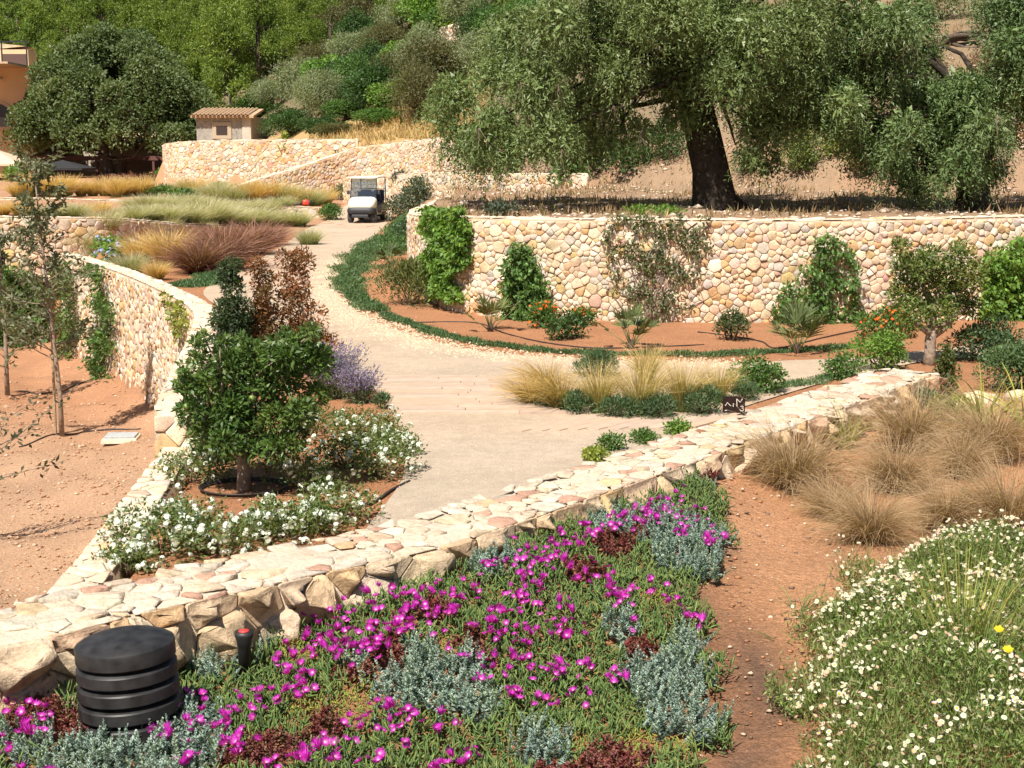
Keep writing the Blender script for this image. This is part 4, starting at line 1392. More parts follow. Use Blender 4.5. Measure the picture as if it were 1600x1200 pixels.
vine('dark vine on the far terrace wall at the picture edge', on_third_wall(-18.0, -16.3, -2.6, 0.8), 4600, 0.15, 0.07, [(0.06, 0.09, 0.045), (0.09, 0.11, 0.06)], 10, depth=0.5, shape=lambda a, b, r: b < 0.9 * r.uniform(0.4, 1, len(a)) + 0.15)

# ---- fan palms
def fan_palm(label, px, py, hpx, n, cols, seed, ymin=0, droopy=0.35, leafr=0.34):
    r = np.random.default_rng(seed)
    p = gp(px, py, ymin)
    h = hpx * p.y / FPX
    o = thing('fan_palm', label, 'palm', p, 0, 'small fan palms in the curved bed')
    tb = []
    for k in range(n):
        a = 6.283 * k / n + r.normal(0, 0.25); el = r.uniform(0.45, 1.45)
        d = Vector((math.cos(a) * math.cos(el), math.sin(a) * math.cos(el), math.sin(el)))
        ln = h * r.uniform(0.45, 0.72)
        tip = d * ln
        tb.append(([(0, 0, 0), tuple(d * ln * 0.5 + Vector((0, 0, 0.02))), tuple(tip)], [0.012, 0.008, 0.006]))
        m = 15
        side = d.cross(Vector((0, 0, 1))).normalized(); upv = side.cross(d).normalized()
        ang = np.linspace(-1.25, 1.25, m)
        D = np.array([d * math.cos(q) + side * math.sin(q) + upv * 0.12 for q in ang]) + r.normal(0, 0.05, (m, 3)) - np.array([0, 0, droopy * 0.3])
        g = leaf_geo(np.tile(np.array(tip), (m, 1)), D, h * leafr * r.uniform(0.8, 1.15, m), 0.035, r, pal(r, m, cols, 0.15), np.tile(np.array(upv), (m, 1)) + r.normal(0, 0.2, (m, 3)))
        part('frond', leaf_mesh('frond', [g]), o, M_GLOSS)
    part('stalk', stems_mesh('stalk', tb, 5), o, M_STALK)
    tr = MB().tube([(0, 0, -0.05), (0, 0, h * 0.12), (0.01, 0, h * 0.2)], [0.05, 0.06, 0.03], 8)
    tr.build('trunk', M_BARK, o, True)
    return o
M_STALK = mat_plain('palm_stalk', (0.14, 0.16, 0.05), 0.6)
PALMC = [(0.10, 0.14, 0.05), (0.16, 0.19, 0.07), (0.07, 0.10, 0.035)]
fan_palm('small fan palm at the road bend above the yellow-green bush', 612, 416, 40, 12, [(0.07, 0.11, 0.045), (0.11, 0.15, 0.065)], 1, ymin=30)
fan_palm('yellowish fan palm on a thin stem left of the bushy climber', 766, 518, 68, 9, [(0.20, 0.21, 0.07), (0.14, 0.17, 0.05)], 2)
fan_palm('upright fan palm in front of the sparse wide vine', 986, 545, 72, 10, PALMC, 3)
fan_palm('broad fan palm beside the climbing shrub with the stake', 1245, 552, 82, 16, PALMC, 4, leafr=0.42)

# ---- tussock grasses
def grass_proto(seed, n, L, base_r, t0, droop, w, cb, ct, cm=None, lean=(0, 0), seg=4, extra=None, mess=0.12):
    r = np.random.default_rng(seed)
    g = [blades(r, n, L, base_r, t0, droop, w, cb, ct, seg=seg, lean=lean, cm=cm, mess=mess)]
    if extra:
        g += extra(r)
    me = leaf_mesh('blades', g)
    me.materials.append(M_BLADE)
    return me
STRAW, STRAW2, GRN = (0.70, 0.51, 0.24), (0.64, 0.43, 0.17), (0.20, 0.24, 0.06)
STIPA = [grass_proto(200 + i, 520, (0.45, 0.78), 0.07, (0.02, 0.42), (0.15, 1.25), 0.008, GRN, STRAW, cm=(0.42, 0.34, 0.12), lean=(0.10, 0.0)) for i in range(3)]
STIPA_SIDE = [grass_proto(210 + i, 560, (0.5, 0.8), 0.07, (0.15, 0.75), (0.5, 1.6), 0.008, (0.15, 0.15, 0.05), STRAW2, cm=(0.40, 0.28, 0.10), lean=(-0.35, -0.05)) for i in range(2)]
PALEG = [grass_proto(220 + i, 1300, (0.3, 0.72), 0.22, (0.02, 0.7), (0.1, 1.0), 0.009, (0.13, 0.18, 0.06), (0.66, 0.59, 0.40), cm=(0.36, 0.37, 0.19)) for i in range(3)]
GOLD = [grass_proto(230 + i, 1100, (0.4, 0.8), 0.12, (0.03, 0.5), (0.1, 1.1), 0.010, (0.26, 0.25, 0.08), (0.74, 0.54, 0.27), cm=(0.62, 0.44, 0.18)) for i in range(3)]
def plumes(r):
    a = 420
    return [blades(r, a, (0.75, 1.05), 0.12, (0.25, 0.95), (0.4, 1.2), 0.016, (0.16, 0.07, 0.055), (0.40, 0.22, 0.17), seg=5)]
FOUNT = [grass_proto(240 + i, 1100, (0.4, 0.85), 0.15, (0.1, 1.0), (0.4, 1.5), 0.010, (0.10, 0.045, 0.035), (0.20, 0.085, 0.06), extra=plumes) for i in range(2)]
def fine_tips(r):
    return [blades(r, 260, (0.55, 0.95), 0.06, (0.1, 0.9), (0.5, 1.8), 0.0040, (0.28, 0.17, 0.09), (0.56, 0.42, 0.27), seg=6, mess=0.3)]
SEDGE = [grass_proto(250 + i, 1500, (0.25, 0.72), 0.12, (0.05, 1.1), (0.5, 2.1), 0.0046, (0.17, 0.11, 0.055), (0.56, 0.41, 0.25), cm=(0.37, 0.25, 0.135), seg=6, extra=fine_tips, mess=0.17) for i in range(4)]

def tussock(name, label, px, py, hpx, protos, group, i=0, ymin=0, wf=1.0, base_h=0.7, rz=None):
    p = gp(px, py, ymin)
    s = hpx * p.y / FPX / base_h
    o = thing(name, label, 'grass', p, (i * 1.7) % 6.28 if rz is None else rz, group, (s * wf, s * wf, s * (0.92 + 0.16 * ((i * 37) % 10) / 10)))
    part('blades', protos[i % len(protos)], o)
    return o
isl = [(828, 634, 62, 1, 'leftmost swept-over feather grass tussock of the island beside the planks'), (876, 642, 74, 1, 'second feather grass tussock of the island, swept to the left'),
       (936, 648, 84, 0, 'third feather grass tussock of the island beside the planks'), (1000, 652, 92, 0, 'fourth and tallest front feather grass tussock of the island'),
       (1066, 648, 84, 0, 'fifth feather grass tussock, an upright fan left of the last one'), (1122, 632, 66, 0, 'last feather grass tussock, just left of the dark sign'),
       (1010, 602, 66, 0, 'feather grass tussock at the back of the island with the highest tip'), (855, 616, 62, 1, 'feather grass tussock at the back left of the island')]
for i, (px, py, h, k, t) in enumerate(isl):
    tussock('feather_grass', t, px, py, h, STIPA_SIDE if k else STIPA, 'feather grass tussocks of the island', i, 15, 1.0, 0.62, rz=0.3 * i if not k else 0.0)
for i, (px, py, w, h) in enumerate(((905, 648, 60, 34), (965, 654, 56, 34), (1028, 655, 62, 36), (1096, 650, 66, 42), (935, 590, 70, 36), (862, 640, 40, 22), (1165, 628, 56, 26))):
    shrub('ground_cover_clump', ('low green clump between the feather grasses, %s from the left at the front' % ORD[i]) if i not in (4, 6) else ('dense green clump at the back of the feather grass island' if i == 4 else 'low green clump right behind the dark sign'),
          px, py, w, h, SPIRE, 0.07, 0.014, 1.0, ymin=14.5, spiky=True, cat='plant', group='green clumps of the feather grass island')

# left terraces: tussocks row by row
T = []
for i, (px, py, h, pr, t) in enumerate((
    (222, 412, 52, GOLD, 'golden tussock right of the blue-flowered bush'), (262, 418, 62, GOLD, 'tallest golden tussock left of the purple fountain grass'),
    (205, 428, 40, PALEG, 'straw-green tussock in front of the blue-flowered bush at the wall'), (245, 438, 34, GOLD, 'small green-gold tussock at the wall top below the purple grass'),
    (130, 402, 44, PALEG, 'pale tussock at the wall top left of the blue-flowered bush'), (165, 388, 40, PALEG, 'pale tussock behind the blue-flowered bush'),
    (215, 378, 30, PALEG, 'pale tussock under the terrace wall behind the golden tussocks'), (265, 372, 26, PALEG, 'pale tussock against the right part of the terrace wall'),
    (483, 383, 32, PALEG, 'lone yellow-green tussock on the paving at the road edge'), (320, 366, 24, PALEG, 'pale tussock at the low end of the terrace wall'))):
    tussock('ornamental_grass', t, px, py, h, pr, 'grasses on the lower terrace', i, 30, 1.25)
for i, (px, py, h, t) in enumerate(((312, 428, 62, 'first purple fountain grass from the wall corner'), (352, 422, 66, 'second purple fountain grass, beside the paving edge'), (395, 398, 52, 'third purple fountain grass along the road'), (418, 384, 40, 'fourth and farthest purple fountain grass, at the road edge'),
                                    (335, 398, 44, 'purple fountain grass at the back below the terrace wall end'))):
    tussock('fountain_grass', t, px, py, h, FOUNT, 'purple fountain grasses', i, 30, 1.15, 0.75)
shrub('plumbago_bush', 'green bush with pale blue flowers on the left terrace', 178, 408, 74, 36, G_BRIGHT, 0.13, 0.07, 0.9, ymin=36, flowers=(FL_BLUE, 26, 1.1))
shrub('shrub', 'lavender-grey clump right of the blue flowers', 228, 406, 34, 30, [(0.22, 0.20, 0.24), (0.16, 0.17, 0.16)], 0.14, 0.03, 0.8, ymin=36, spiky=True)
rT = np.random.default_rng(9)
def row(label, xs, py_of, h, protos, ymin, name='ornamental_grass', group=None, wf=1.3):
    n = 0
    for k, px in enumerate(xs):
        pr = protos[0] if rT.uniform() < 0.6 else protos[-1]
        tussock(name, f'{label}, {ORD[k]} from the left', px + rT.uniform(-5, 5), py_of(px) + rT.uniform(-1.5, 2.0), h * rT.uniform(0.8, 1.25), pr, group, k, ymin, wf)
row('straw-coloured tussock on the middle terrace behind the lower wall', range(6, 210, 22), lambda px: 337 + px * 0.01, 22, (PALEG, GOLD), 46, group='grasses on the middle terrace', wf=1.6)
row('pale green-white tussock spilling along the middle terrace towards the road', range(206, 470, 17), lambda px: 343 + (px - 200) * 0.045, 33, (PALEG, PALEG), 46, group='pale grasses towards the road', wf=1.7)
row('pale tussock in the second line of the middle terrace', range(215, 450, 22), lambda px: 328 + (px - 200) * 0.03, 28, (PALEG, PALEG), 50, group='pale grasses, second line', wf=1.7)
row('golden tussock along the top of the upper terrace wall', range(28, 235, 19), lambda px: 307, 30, (GOLD, GOLD), 66, group='golden grasses along the upper terrace wall', wf=1.4)
row('golden tussock below the high curved wall', range(285, 520, 20), lambda px: 310 + (px - 285) * 0.05, 30, (GOLD, PALEG), 66, group='golden grasses below the high wall', wf=1.4)
row('green-white tussock close under the high curved wall', range(250, 420, 24), lambda px: 297, 16, (PALEG, PALEG), 70, group='pale grasses under the high wall', wf=1.8)
shrub('shrub', 'dark green bush between the golden tussocks on the upper terrace', 250, 308, 60, 16, G_MID, 0.2, 0.08, 1, ymin=64)
shrub('shrub', 'dark green bush below the golden tussocks, centre of the upper terrace', 285, 312, 44, 14, G_MID, 0.2, 0.08, 1, ymin=64)
shrub('shrub', 'dark green bush at the left foot of the high curved wall', 258, 282, 36, 14, G_BRIGHT, 0.2, 0.09, 1, ymin=80)
shrub('shrub', 'thin dark climber halfway along the high curved wall', 445, 262, 20, 30, G_YEL, 0.18, 0.08, 0.5, ymin=75, upright=True)
shrub('shrub', 'thin green plant on the ledge above the ramped wall', 533, 247, 16, 20, G_MID, 0.18, 0.08, 0.6, ymin=79, upright=True)
shrub('hedge_plant', 'green bush below the beige parasol at the picture edge', 25, 284, 40, 24, G_BRIGHT, 0.22, 0.11, 1, ymin=85)
shrub('shrub', 'reddish low shrub row at the foot of the dome-shaped tree', 205, 283, 110, 9, [(0.17, 0.06, 0.05), (0.12, 0.05, 0.04)], 0.2, 0.08, 1, ymin=85)

# ---- road-edge ground cover (stuff): dense little leaves in a band
def carpet(name, label, line, width, n, L, W, cols, h, seed, mat=None, lump=1.0):
    r = np.random.default_rng(seed)
    P = np.array(spline(line, 10))
    d = np.concatenate([[0], np.cumsum(np.hypot(*np.diff(P, axis=0).T))])
    u = r.uniform(0, d[-1], n)
    c = np.stack([np.interp(u, d, P[:, 0]), np.interp(u, d, P[:, 1])], -1)
    wd = np.interp(u / d[-1], np.linspace(0, 1, len(width)), width)
    edge = 0.55 + 0.45 * np.sin(u * 2.3 + np.sin(u * 5.1)) * np.sin(u * 0.9)
    a = r.uniform(0, 6.283, n); q = np.sqrt(r.uniform(0, 1, n)) * wd * edge.clip(0.35, 1)
    x, y = c[:, 0] + np.cos(a) * q, c[:, 1] + np.sin(a) * q
    bump = 0.5 + 0.5 * np.sin(x * 5 + 2 * np.sin(y * 3)) * np.sin(y * 4.3 + np.sin(x * 4))
    z = H(x, y) + h * (0.15 + 0.85 * bump * lump) * r.uniform(0.2, 1, n) * np.clip(1.15 - q / np.maximum(wd, .01), 0.2, 1)
    D = r.normal(0, 1, (n, 3)) + np.array([0, 0, 0.7])
    g = leaf_geo(np.stack([x, y, z], -1), D, L * r.uniform(0.7, 1.3, n), W, r, pal(r, n, cols, 0.2))
    o = part(name, leaf_mesh(name, [g]), None, mat or M_LEAF, kind='stuff')
    o['label'] = label
    return o
GC = [(0.09, 0.165, 0.06), (0.13, 0.21, 0.08), (0.065, 0.12, 0.045)]
carpet('ground_cover', 'green ground cover edging the inside of the road bend', gl((612, 372, 30), (580, 388, 30), (558, 415, 28), (545, 440, 26), (556, 468, 22), (592, 490, 20)), [0.8, 0.9, 1.0, 0.85, 0.6, 0.35], 19000, 0.095, 0.021, GC, 0.22, 51)
carpet('ground_cover', 'dark green ground cover below the roadside shrubs at the wall corner', gl((640, 345, 40), (628, 362, 36), (622, 385, 32), (608, 400, 30)), [0.8, 1.1, 1.1, 0.7], 12000, 0.13, 0.034, GC + G_MID, 0.45, 52)
carpet('ground_cover', 'broken strip of green ground cover along the path edge below the shrubs', gl((600, 494, 20), (700, 528, 18), (800, 544, 18), (880, 552, 18), (1000, 556, 18), (1100, 557, 18), (1190, 553, 18), (1330, 545, 18)), [0.25, 0.3, 0.32, 0.25, 0.3, 0.25, 0.3, 0.3], 12000, 0.065, 0.016, GC, 0.10, 53)
carpet('ground_cover', 'flat green ground cover in the corner below the purple fountain grass', gl((282, 446, 30), (310, 446, 30), (335, 432, 30), (360, 426, 30)), [0.6, 0.8, 0.7, 0.4], 9000, 0.10, 0.025, GC, 0.12, 54)
carpet('ground_cover', 'low weeds between the round bushes and the wall end', gl((1200, 610, 14.5), (1260, 600, 14.8), (1330, 585, 15.2)), [0.25, 0.3, 0.3], 2600, 0.05, 0.014, GC, 0.08, 55)
# ------------------------------------------------------------------ left bed: citrus, shrubs, lavender, white plumbago
def citrus():
    r = np.random.default_rng(61)
    p = gp(380, 768, 12)
    s = p.y / FPX
    o = thing('citrus_tree', 'small glossy citrus tree with bare pale trunk in the white-flowered bed', 'tree', p)
    cs, rs = [], []
    for px, py, rp in ((300, 640, 26), (296, 600, 22), (312, 560, 20), (318, 540, 12), (330, 610, 34), (340, 655, 38), (318, 680, 24), (345, 700, 28), (400, 702, 22), (430, 698, 22), (455, 690, 26), (360, 580, 34), (390, 560, 36), (420, 560, 32),
                       (450, 555, 30), (472, 548, 24), (490, 565, 26), (500, 580, 24), (490, 615, 26), (475, 650, 28), (440, 590, 44), (400, 620, 48), (370, 640, 44), (430, 650, 42), (385, 680, 38), (460, 560, 34), (430, 535, 14), (350, 560, 18), (500, 545, 12), (312, 540, 9), (322, 525, 7), (345, 535, 10), (380, 532, 11), (445, 522, 12), (482, 524, 13), (505, 555, 12), (288, 575, 10), (284, 610, 10)):
        for dy in (-0.35, 0.3):
            q = at_y(px + r.uniform(-8, 8), py + r.uniform(-8, 8), p.y + dy * r.uniform(0.4, 1.4))
            cs.append((q[0] - p.x, q[1] - p.y, q[2] - p.z)); rs.append(rp * s * r.uniform(0.6, 0.92))
    cols = [(0.06, 0.12, 0.025), (0.09, 0.16, 0.034), (0.042, 0.085, 0.02), (0.15, 0.21, 0.05)]
    g = [clump_leaves(r, cs, rs, 16000, 0.072, 0.027, cols, shell=0.4, up=0.5, jit=0.25)]
    part('crown', leaf_mesh('crown', g), o, M_GLOSS)
    tb = [([(0, 0, -0.1), (0.01, 0, 0.2), (-0.02, 0.01, 0.5), (0.0, 0.02, 0.8)], [0.075, 0.062, 0.055, 0.045])]
    for i in r.choice(len(cs), 14, replace=False):
        tb.append((bend((0, 0, r.uniform(0.45, 0.78)), cs[i], r, 0.1, 4), [0.03, 0.024, 0.018, 0.012, 0.006]))
    part('trunk', stems_mesh('trunk', tb, 8), o, M_BARK_PALE)
    fr = MB()
    for k in range(7):
        i = r.integers(0, len(cs))
        u = unit(r.normal(0, 1, 3) + np.array([0, -1.0, 0]))
        q = np.array(cs[i]) + u * rs[i] * 0.95
        f = MB().lathe([(0.0, -0.032), (0.016, -0.028), (0.03, -0.012), (0.034, 0.004), (0.026, 0.024), (0.012, 0.034), (0.0, 0.036)], 10)
        part('fruit', f.mesh('fruit', True), o, M_FRUIT, loc=tuple(q))
    # drip hose coiled round the trunk
    rg = []
    for k in range(90):
        a = 6.283 * k / 30
        R = 0.40 + 0.03 * math.sin(k * 0.21) + 0.012 * k / 30
        x, y = p.x + math.cos(a) * R, p.y + math.sin(a) * R * 0.9
        rg.append((x, y, h1(x, y) + 0.018 + 0.012 * (k // 30)))
    single('drip_hose', tubes_mesh('drip_hose', [(rg, 0.009)], 6), M_HOSE, 'dark drip hose coiled in rings around the citrus trunk', 'hose')
M_FRUIT = mat_plain('green_fruit', (0.14, 0.20, 0.04), 0.4)
citrus()
shrub('shrub', 'tall dark green upright shrub behind the citrus tree', 362, 590, 92, 172, [(0.05, 0.085, 0.035), (0.075, 0.115, 0.045), (0.035, 0.06, 0.026)], 0.07, 0.028, 1.0, ymin=16, upright=True, base=(*at_z(362, 590, 0.0), 0.0))
shrub('shrub', 'upright shrub half bronze half green between the dark and the coppery one', 410, 575, 84, 178, C_BRONZE + [(0.07, 0.10, 0.035)], 0.07, 0.028, 0.9, ymin=16, upright=True, base=(*at_z(410, 584, 0.0), 0.0))
shrub('shrub', 'upright coppery brown shrub, rightmost behind the citrus tree', 464, 565, 112, 176, C_BRONZE, 0.075, 0.030, 0.85, ymin=16, upright=True, base=(*at_z(464, 576, 0.0), 0.0))

def lavender(label, px, py, wpx, hpx, seed, n=170):
    r = np.random.default_rng(seed)
    p = gp(px, py, 14)
    s = p.y / FPX
    w, h = wpx * s, hpx * s
    o = thing('russian_sage', label, 'plant', p, 0, 'purple flowering sages')
    g = blades(r, n * 2, (h * 0.5, h * 1.0), w * 0.15, (0.1, 0.75), (0.0, 0.4), 0.008, (0.15, 0.19, 0.10), (0.22, 0.23, 0.20), seg=4)
    B, D = [], []
    V = g[0].reshape(n * 2, -1, 3)
    for k in range(n * 2):
        tip, mid = V[k, -1], V[k, 4]
        for j in range(14):
            t = r.uniform(0, 1)
            B.append(mid + (tip - mid) * t); D.append(unit(tip - mid) * 0.7 + r.normal(0, 0.5, 3))
    B = np.array(B); D = np.array(D)
    fl = leaf_geo(B, D, 0.035, 0.014, r, pal(r, len(B), [(0.26, 0.19, 0.38), (0.36, 0.29, 0.46), (0.20, 0.15, 0.28), (0.33, 0.31, 0.36)], 0.15))
    lv = clump_leaves(r, [(0, 0, h * 0.2), (w * 0.15, 0, h * 0.15), (-w * 0.15, 0, h * 0.2)], [w * 0.3] * 3, 900, 0.05, 0.015, [(0.12, 0.16, 0.08), (0.17, 0.20, 0.12)], droop=-0.4)
    part('foliage', leaf_mesh('foliage', [g, lv]), o, M_LEAF)
    part('blossom', leaf_mesh('blossom', [fl]), o, M_PETAL)
lavender('purple sage right of the coppery shrub, the larger of two', 520, 622, 95, 100, 71)
lavender('purple sage leaning over the road edge, the smaller of two', 562, 630, 62, 66, 72, 90)
lavender('wisps of purple sage between the dark and coppery shrubs', 405, 560, 36, 55, 73, 50)

PLG = [(0.10, 0.165, 0.04), (0.15, 0.21, 0.055), (0.07, 0.12, 0.03), (0.18, 0.19, 0.065)]
for i, (px, py, w, h, nf, t) in enumerate((
    (300, 755, 120, 52, 20, 'white-flowered bush against the narrow kerb wall left of the citrus trunk'),
    (255, 865, 170, 74, 52, 'white-flowered bush with the thickest bloom in the corner of the two walls'),
    (345, 868, 130, 60, 34, 'white-flowered bush below the citrus trunk beside the thickest bloom'),
    (310, 815, 100, 40, 14, 'white-flowered bush between citrus trunk and wall corner'),
    (440, 842, 130, 64, 28, 'white-flowered bush along the pale wall right of the citrus'),
    (530, 815, 110, 66, 30, 'white-flowered bush nearest the road at the pale wall'),
    (470, 765, 100, 50, 16, 'white-flowered bush right of the citrus trunk in the middle of the bed'),
    (590, 745, 100, 74, 24, 'white-flowered bush at the road edge, third up from the pale wall'),
    (570, 690, 110, 52, 20, 'white-flowered bush at the road edge below the purple sage'),
    (490, 680, 110, 50, 14, 'white-flowered bush in the shade behind the citrus crown'),
    (200, 892, 90, 44, 20, 'white-flowered bush spilling over the kerb wall at the lower left end of the bed'),
    (395, 842, 100, 40, 18, 'white-flowered bush in front of the coiled hose'),
    (480, 835, 90, 48, 20, 'white-flowered bush at the pale wall, middle one of three'),
    (445, 725, 90, 44, 12, 'white-flowered bush right behind the citrus trunk'),
    (540, 730, 90, 50, 16, 'white-flowered bush in the middle of the bed near the road'),
    (615, 712, 60, 50, 14, 'white-flowered bush leaning onto the gravel road'),
    (340, 720, 90, 44, 14, 'white-flowered bush under the left side of the citrus crown'))):
    shrub('plumbago_bush', t, px, py, w * (1.3 if px >= 430 else 1.1), h * (0.95 if px >= 430 else 1.0), PLG, 0.045, 0.02, 0.42, ymin=10.5, flowers=(FL_WHITE, int(nf * (1.9 if px >= 430 else 1.5)), 0.85), group='white plumbago bushes', shell=0.3)
shrub('small_plant', 'tiny grey plant at the corner of the paving below the purple sage', 598, 640, 28, 26, SPIRE, 0.05, 0.012, 0.6, ymin=14, spiky=True, cat='plant', stems=3)
hz_ = gl((640, 755, 12), (612, 770, 12), (580, 790, 11), (520, 800, 11), (470, 790, 11.5))
single('drip_hose', tubes_mesh('drip_hose', [([(x, y, h1(x, y) + 0.02) for x, y in spline(hz_, 8)], 0.014)], 6), M_HOSE, 'drip hose running from the road edge into the white-flowered bed', 'hose')

# ------------------------------------------------------------------ sunken garden: saplings, cover, hoses
def sapling(label, px, py, h, seed, n_br, cols, L, W, zone=(0.3, 1.0), spread=0.9, base=None, lean=(0, 0), stake=False, ymin=20, per=26, mat=None, trunk_r=0.055, side=None):
    r = np.random.default_rng(seed)
    p = gp(px, py, ymin) if base is None else Vector(base)
    o = thing('young_tree', label, 'tree', p)
    top = Vector((lean[0], lean[1], h))
    tr = [Vector((0, 0, -0.1)), Vector((0, 0, h * 0.15)), top * 0.45 + Vector((0.03, 0, 0)), top * 0.75, top]
    tb = [(tr, [trunk_r * 1.2, trunk_r, trunk_r * 0.75, trunk_r * 0.45, trunk_r * 0.15])]
    B, D = [], []
    for k in range(n_br):
        t = zone[0] + (zone[1] - zone[0]) * (k + r.uniform(0, 1)) / n_br
        a = r.uniform(0, 6.283) if side is None else side + r.normal(0, 0.5)
        ln = spread * (1.15 - 0.75 * (t - zone[0]) / (zone[1] - zone[0])) * r.uniform(0.6, 1.1)
        st = top * t
        en = st + Vector((math.cos(a) * ln, math.sin(a) * ln, ln * r.uniform(0.15, 0.9)))
        pts = bend(st, en, r, 0.08, 4)
        tb.append((pts, [0.014, 0.011, 0.009, 0.006, 0.003]))
        for _ in range(per):
            q = r.uniform(0.25, 1.0)
            i = min(int(q * 4), 3)
            b = pts[i].lerp(pts[i + 1], q * 4 - i) + Vector(r.normal(0, 0.05, 3))
            B.append(b); D.append(np.array(unit(np.array(en - st))) * 0.5 + r.normal(0, 0.8, 3) + np.array([0, 0, -0.35]))
    B = np.array([tuple(b) for b in B]); D = np.array(D)
    g = leaf_geo(B, D, L * r.uniform(0.7, 1.3, len(B)), W, r, pal(r, len(B), cols, 0.18))
    part('crown', leaf_mesh('crown', [g]), o, mat or M_LEAF)
    part('trunk', stems_mesh('trunk', tb, 7), o, M_BARK_PALE)
    if stake:
        MB().tube([(-0.16, 0.1, -0.1), (-0.13, 0.08, 2.7)], 0.03, 7).build('stake', M_WOOD, o)
    return o
M_WOOD = mat_plain('stake_wood', (0.36, 0.25, 0.15), 0.85, noise=0.25, nscale=20)
GS = [(0.16, 0.175, 0.095), (0.115, 0.135, 0.07), (0.22, 0.235, 0.14)]
sapling('slender staked sapling with thin grey-green crown in the sunken garden', 97, 682, 5.5, 81, 60, GS, 0.14, 0.05, (0.26, 1.0), 1.0, stake=True, per=46, trunk_r=0.046, lean=(-0.35, 0.1))
sapling('leafy sapling at the left picture edge, lower than the staked one', 12, 618, 3.9, 82, 40, [(0.10, 0.12, 0.06), (0.14, 0.16, 0.08)], 0.15, 0.055, (0.15, 1.0), 1.3, ymin=26, per=46)
b3 = at_z(-95, 850, -2.3)
sapling('grey-green branch of a young tree reaching in from the left picture edge', 0, 0, 2.6, 83, 9, [(0.075, 0.085, 0.045), (0.11, 0.12, 0.065), (0.06, 0.06, 0.03)], 0.11, 0.045, (0.2, 0.62), 1.9, base=(b3[0], b3[1], -2.35), per=44, side=0.1)
# concrete inspection cover
pc = gp(190, 688, 22)
ob = thing('inspection_cover', 'grey slab on pale concrete collar in the sunken red soil', 'cover', pc, 0.08)
MB().box((0, 0, 0.03), (0.72, 0.62, 0.10), taper=(0.94, 0.94)).build('collar', mat_plain('pale_concrete', (0.56, 0.50, 0.38), 0.9, noise=0.12, nscale=12), ob, bevel=0.012)
MB().box((0.0, 0.0, 0.098), (0.60, 0.5, 0.04)).build('lid', mat_plain('grey_concrete', (0.36, 0.38, 0.38), 0.85, noise=0.15, nscale=15), ob, bevel=0.008)
for t, pts in (('thin irrigation hose across the sunken soil towards the inspection cover', ((30, 700, 20), (100, 680, 22), (150, 674, 22), (220, 672, 22))),
               ('irrigation hose curving beside the staked sapling in the sunken soil', ((28, 612, 24), (60, 618, 24), (100, 612, 24), (150, 590, 24)))):
    q = spline(gl(*pts), 8)
    single('irrigation_hose', tubes_mesh('irrigation_hose', [([(x, y, h1(x, y) + 0.015) for x, y in q], 0.016)], 6), M_HOSE, t, 'hose')
for t, pts in (('long drip hose through the curved bed at the foot of the shrubs', ((640, 505, 18), (740, 505, 18), (790, 522, 18), (850, 536, 18), (930, 545, 18), (1020, 543, 18), (1100, 540, 18))),
               ('drip hose looping past the speckled bush in the curved bed', ((1090, 520, 18), (1150, 527, 18), (1190, 535, 18), (1215, 545, 18), (1290, 528, 18), (1350, 515, 18)))):
    q = spline(gl(*pts), 8)
    single('drip_hose', tubes_mesh('drip_hose', [([(x, y, h1(x, y) + 0.012) for x, y in q], 0.011)], 6), M_HOSE, t, 'hose')

# forked small tree at the right
def forked_tree():
    r = np.random.default_rng(91)
    p = gp(1452, 570, 14)
    s = p.y / FPX
    o = thing('small_olive_tree', 'small forked tree with pale trunk and loose crown in front of the wall', 'tree', p)
    cs, rs = [], []
    for px, py, rp in ((1408, 388, 16), (1415, 420, 24), (1410, 460, 26), (1440, 415, 24), (1450, 450, 32), (1480, 430, 28), (1500, 400, 24), (1495, 460, 30), (1430, 490, 26), (1470, 490, 28), (1520, 430, 24), (1420, 510, 18), (1515, 480, 18), (1455, 400, 18)):
        q = at_y(px, py, p.y + r.uniform(-0.35, 0.35))
        cs.append((q[0] - p.x, q[1] - p.y, q[2] - p.z)); rs.append(rp * s)
    g = clump_leaves(r, cs, rs, 7000, 0.08, 0.032, [(0.115, 0.18, 0.045), (0.17, 0.23, 0.055), (0.07, 0.125, 0.03), (0.23, 0.24, 0.06)], shell=0.2, jit=0.2)
    part('crown', leaf_mesh('crown', [g]), o, M_LEAF)
    f1, f2 = Vector((0, 0, 0.42)), Vector((0.03, 0, 0.55))
    tb = [([(0, 0, -0.1), (0, 0, 0.2), tuple(f1), tuple(f2)], [0.12, 0.095, 0.09, 0.07])]
    for k, i in enumerate((2, 7, 4, 8, 12, 5, 1)):
        tb.append((bend(f1.lerp(f2, k / 6), cs[i], r, 0.12, 5), [0.07, 0.055, 0.042, 0.032, 0.022, 0.01]))
    part('trunk', stems_mesh('trunk', tb, 8), o, M_BARK_PALE)
forked_tree()

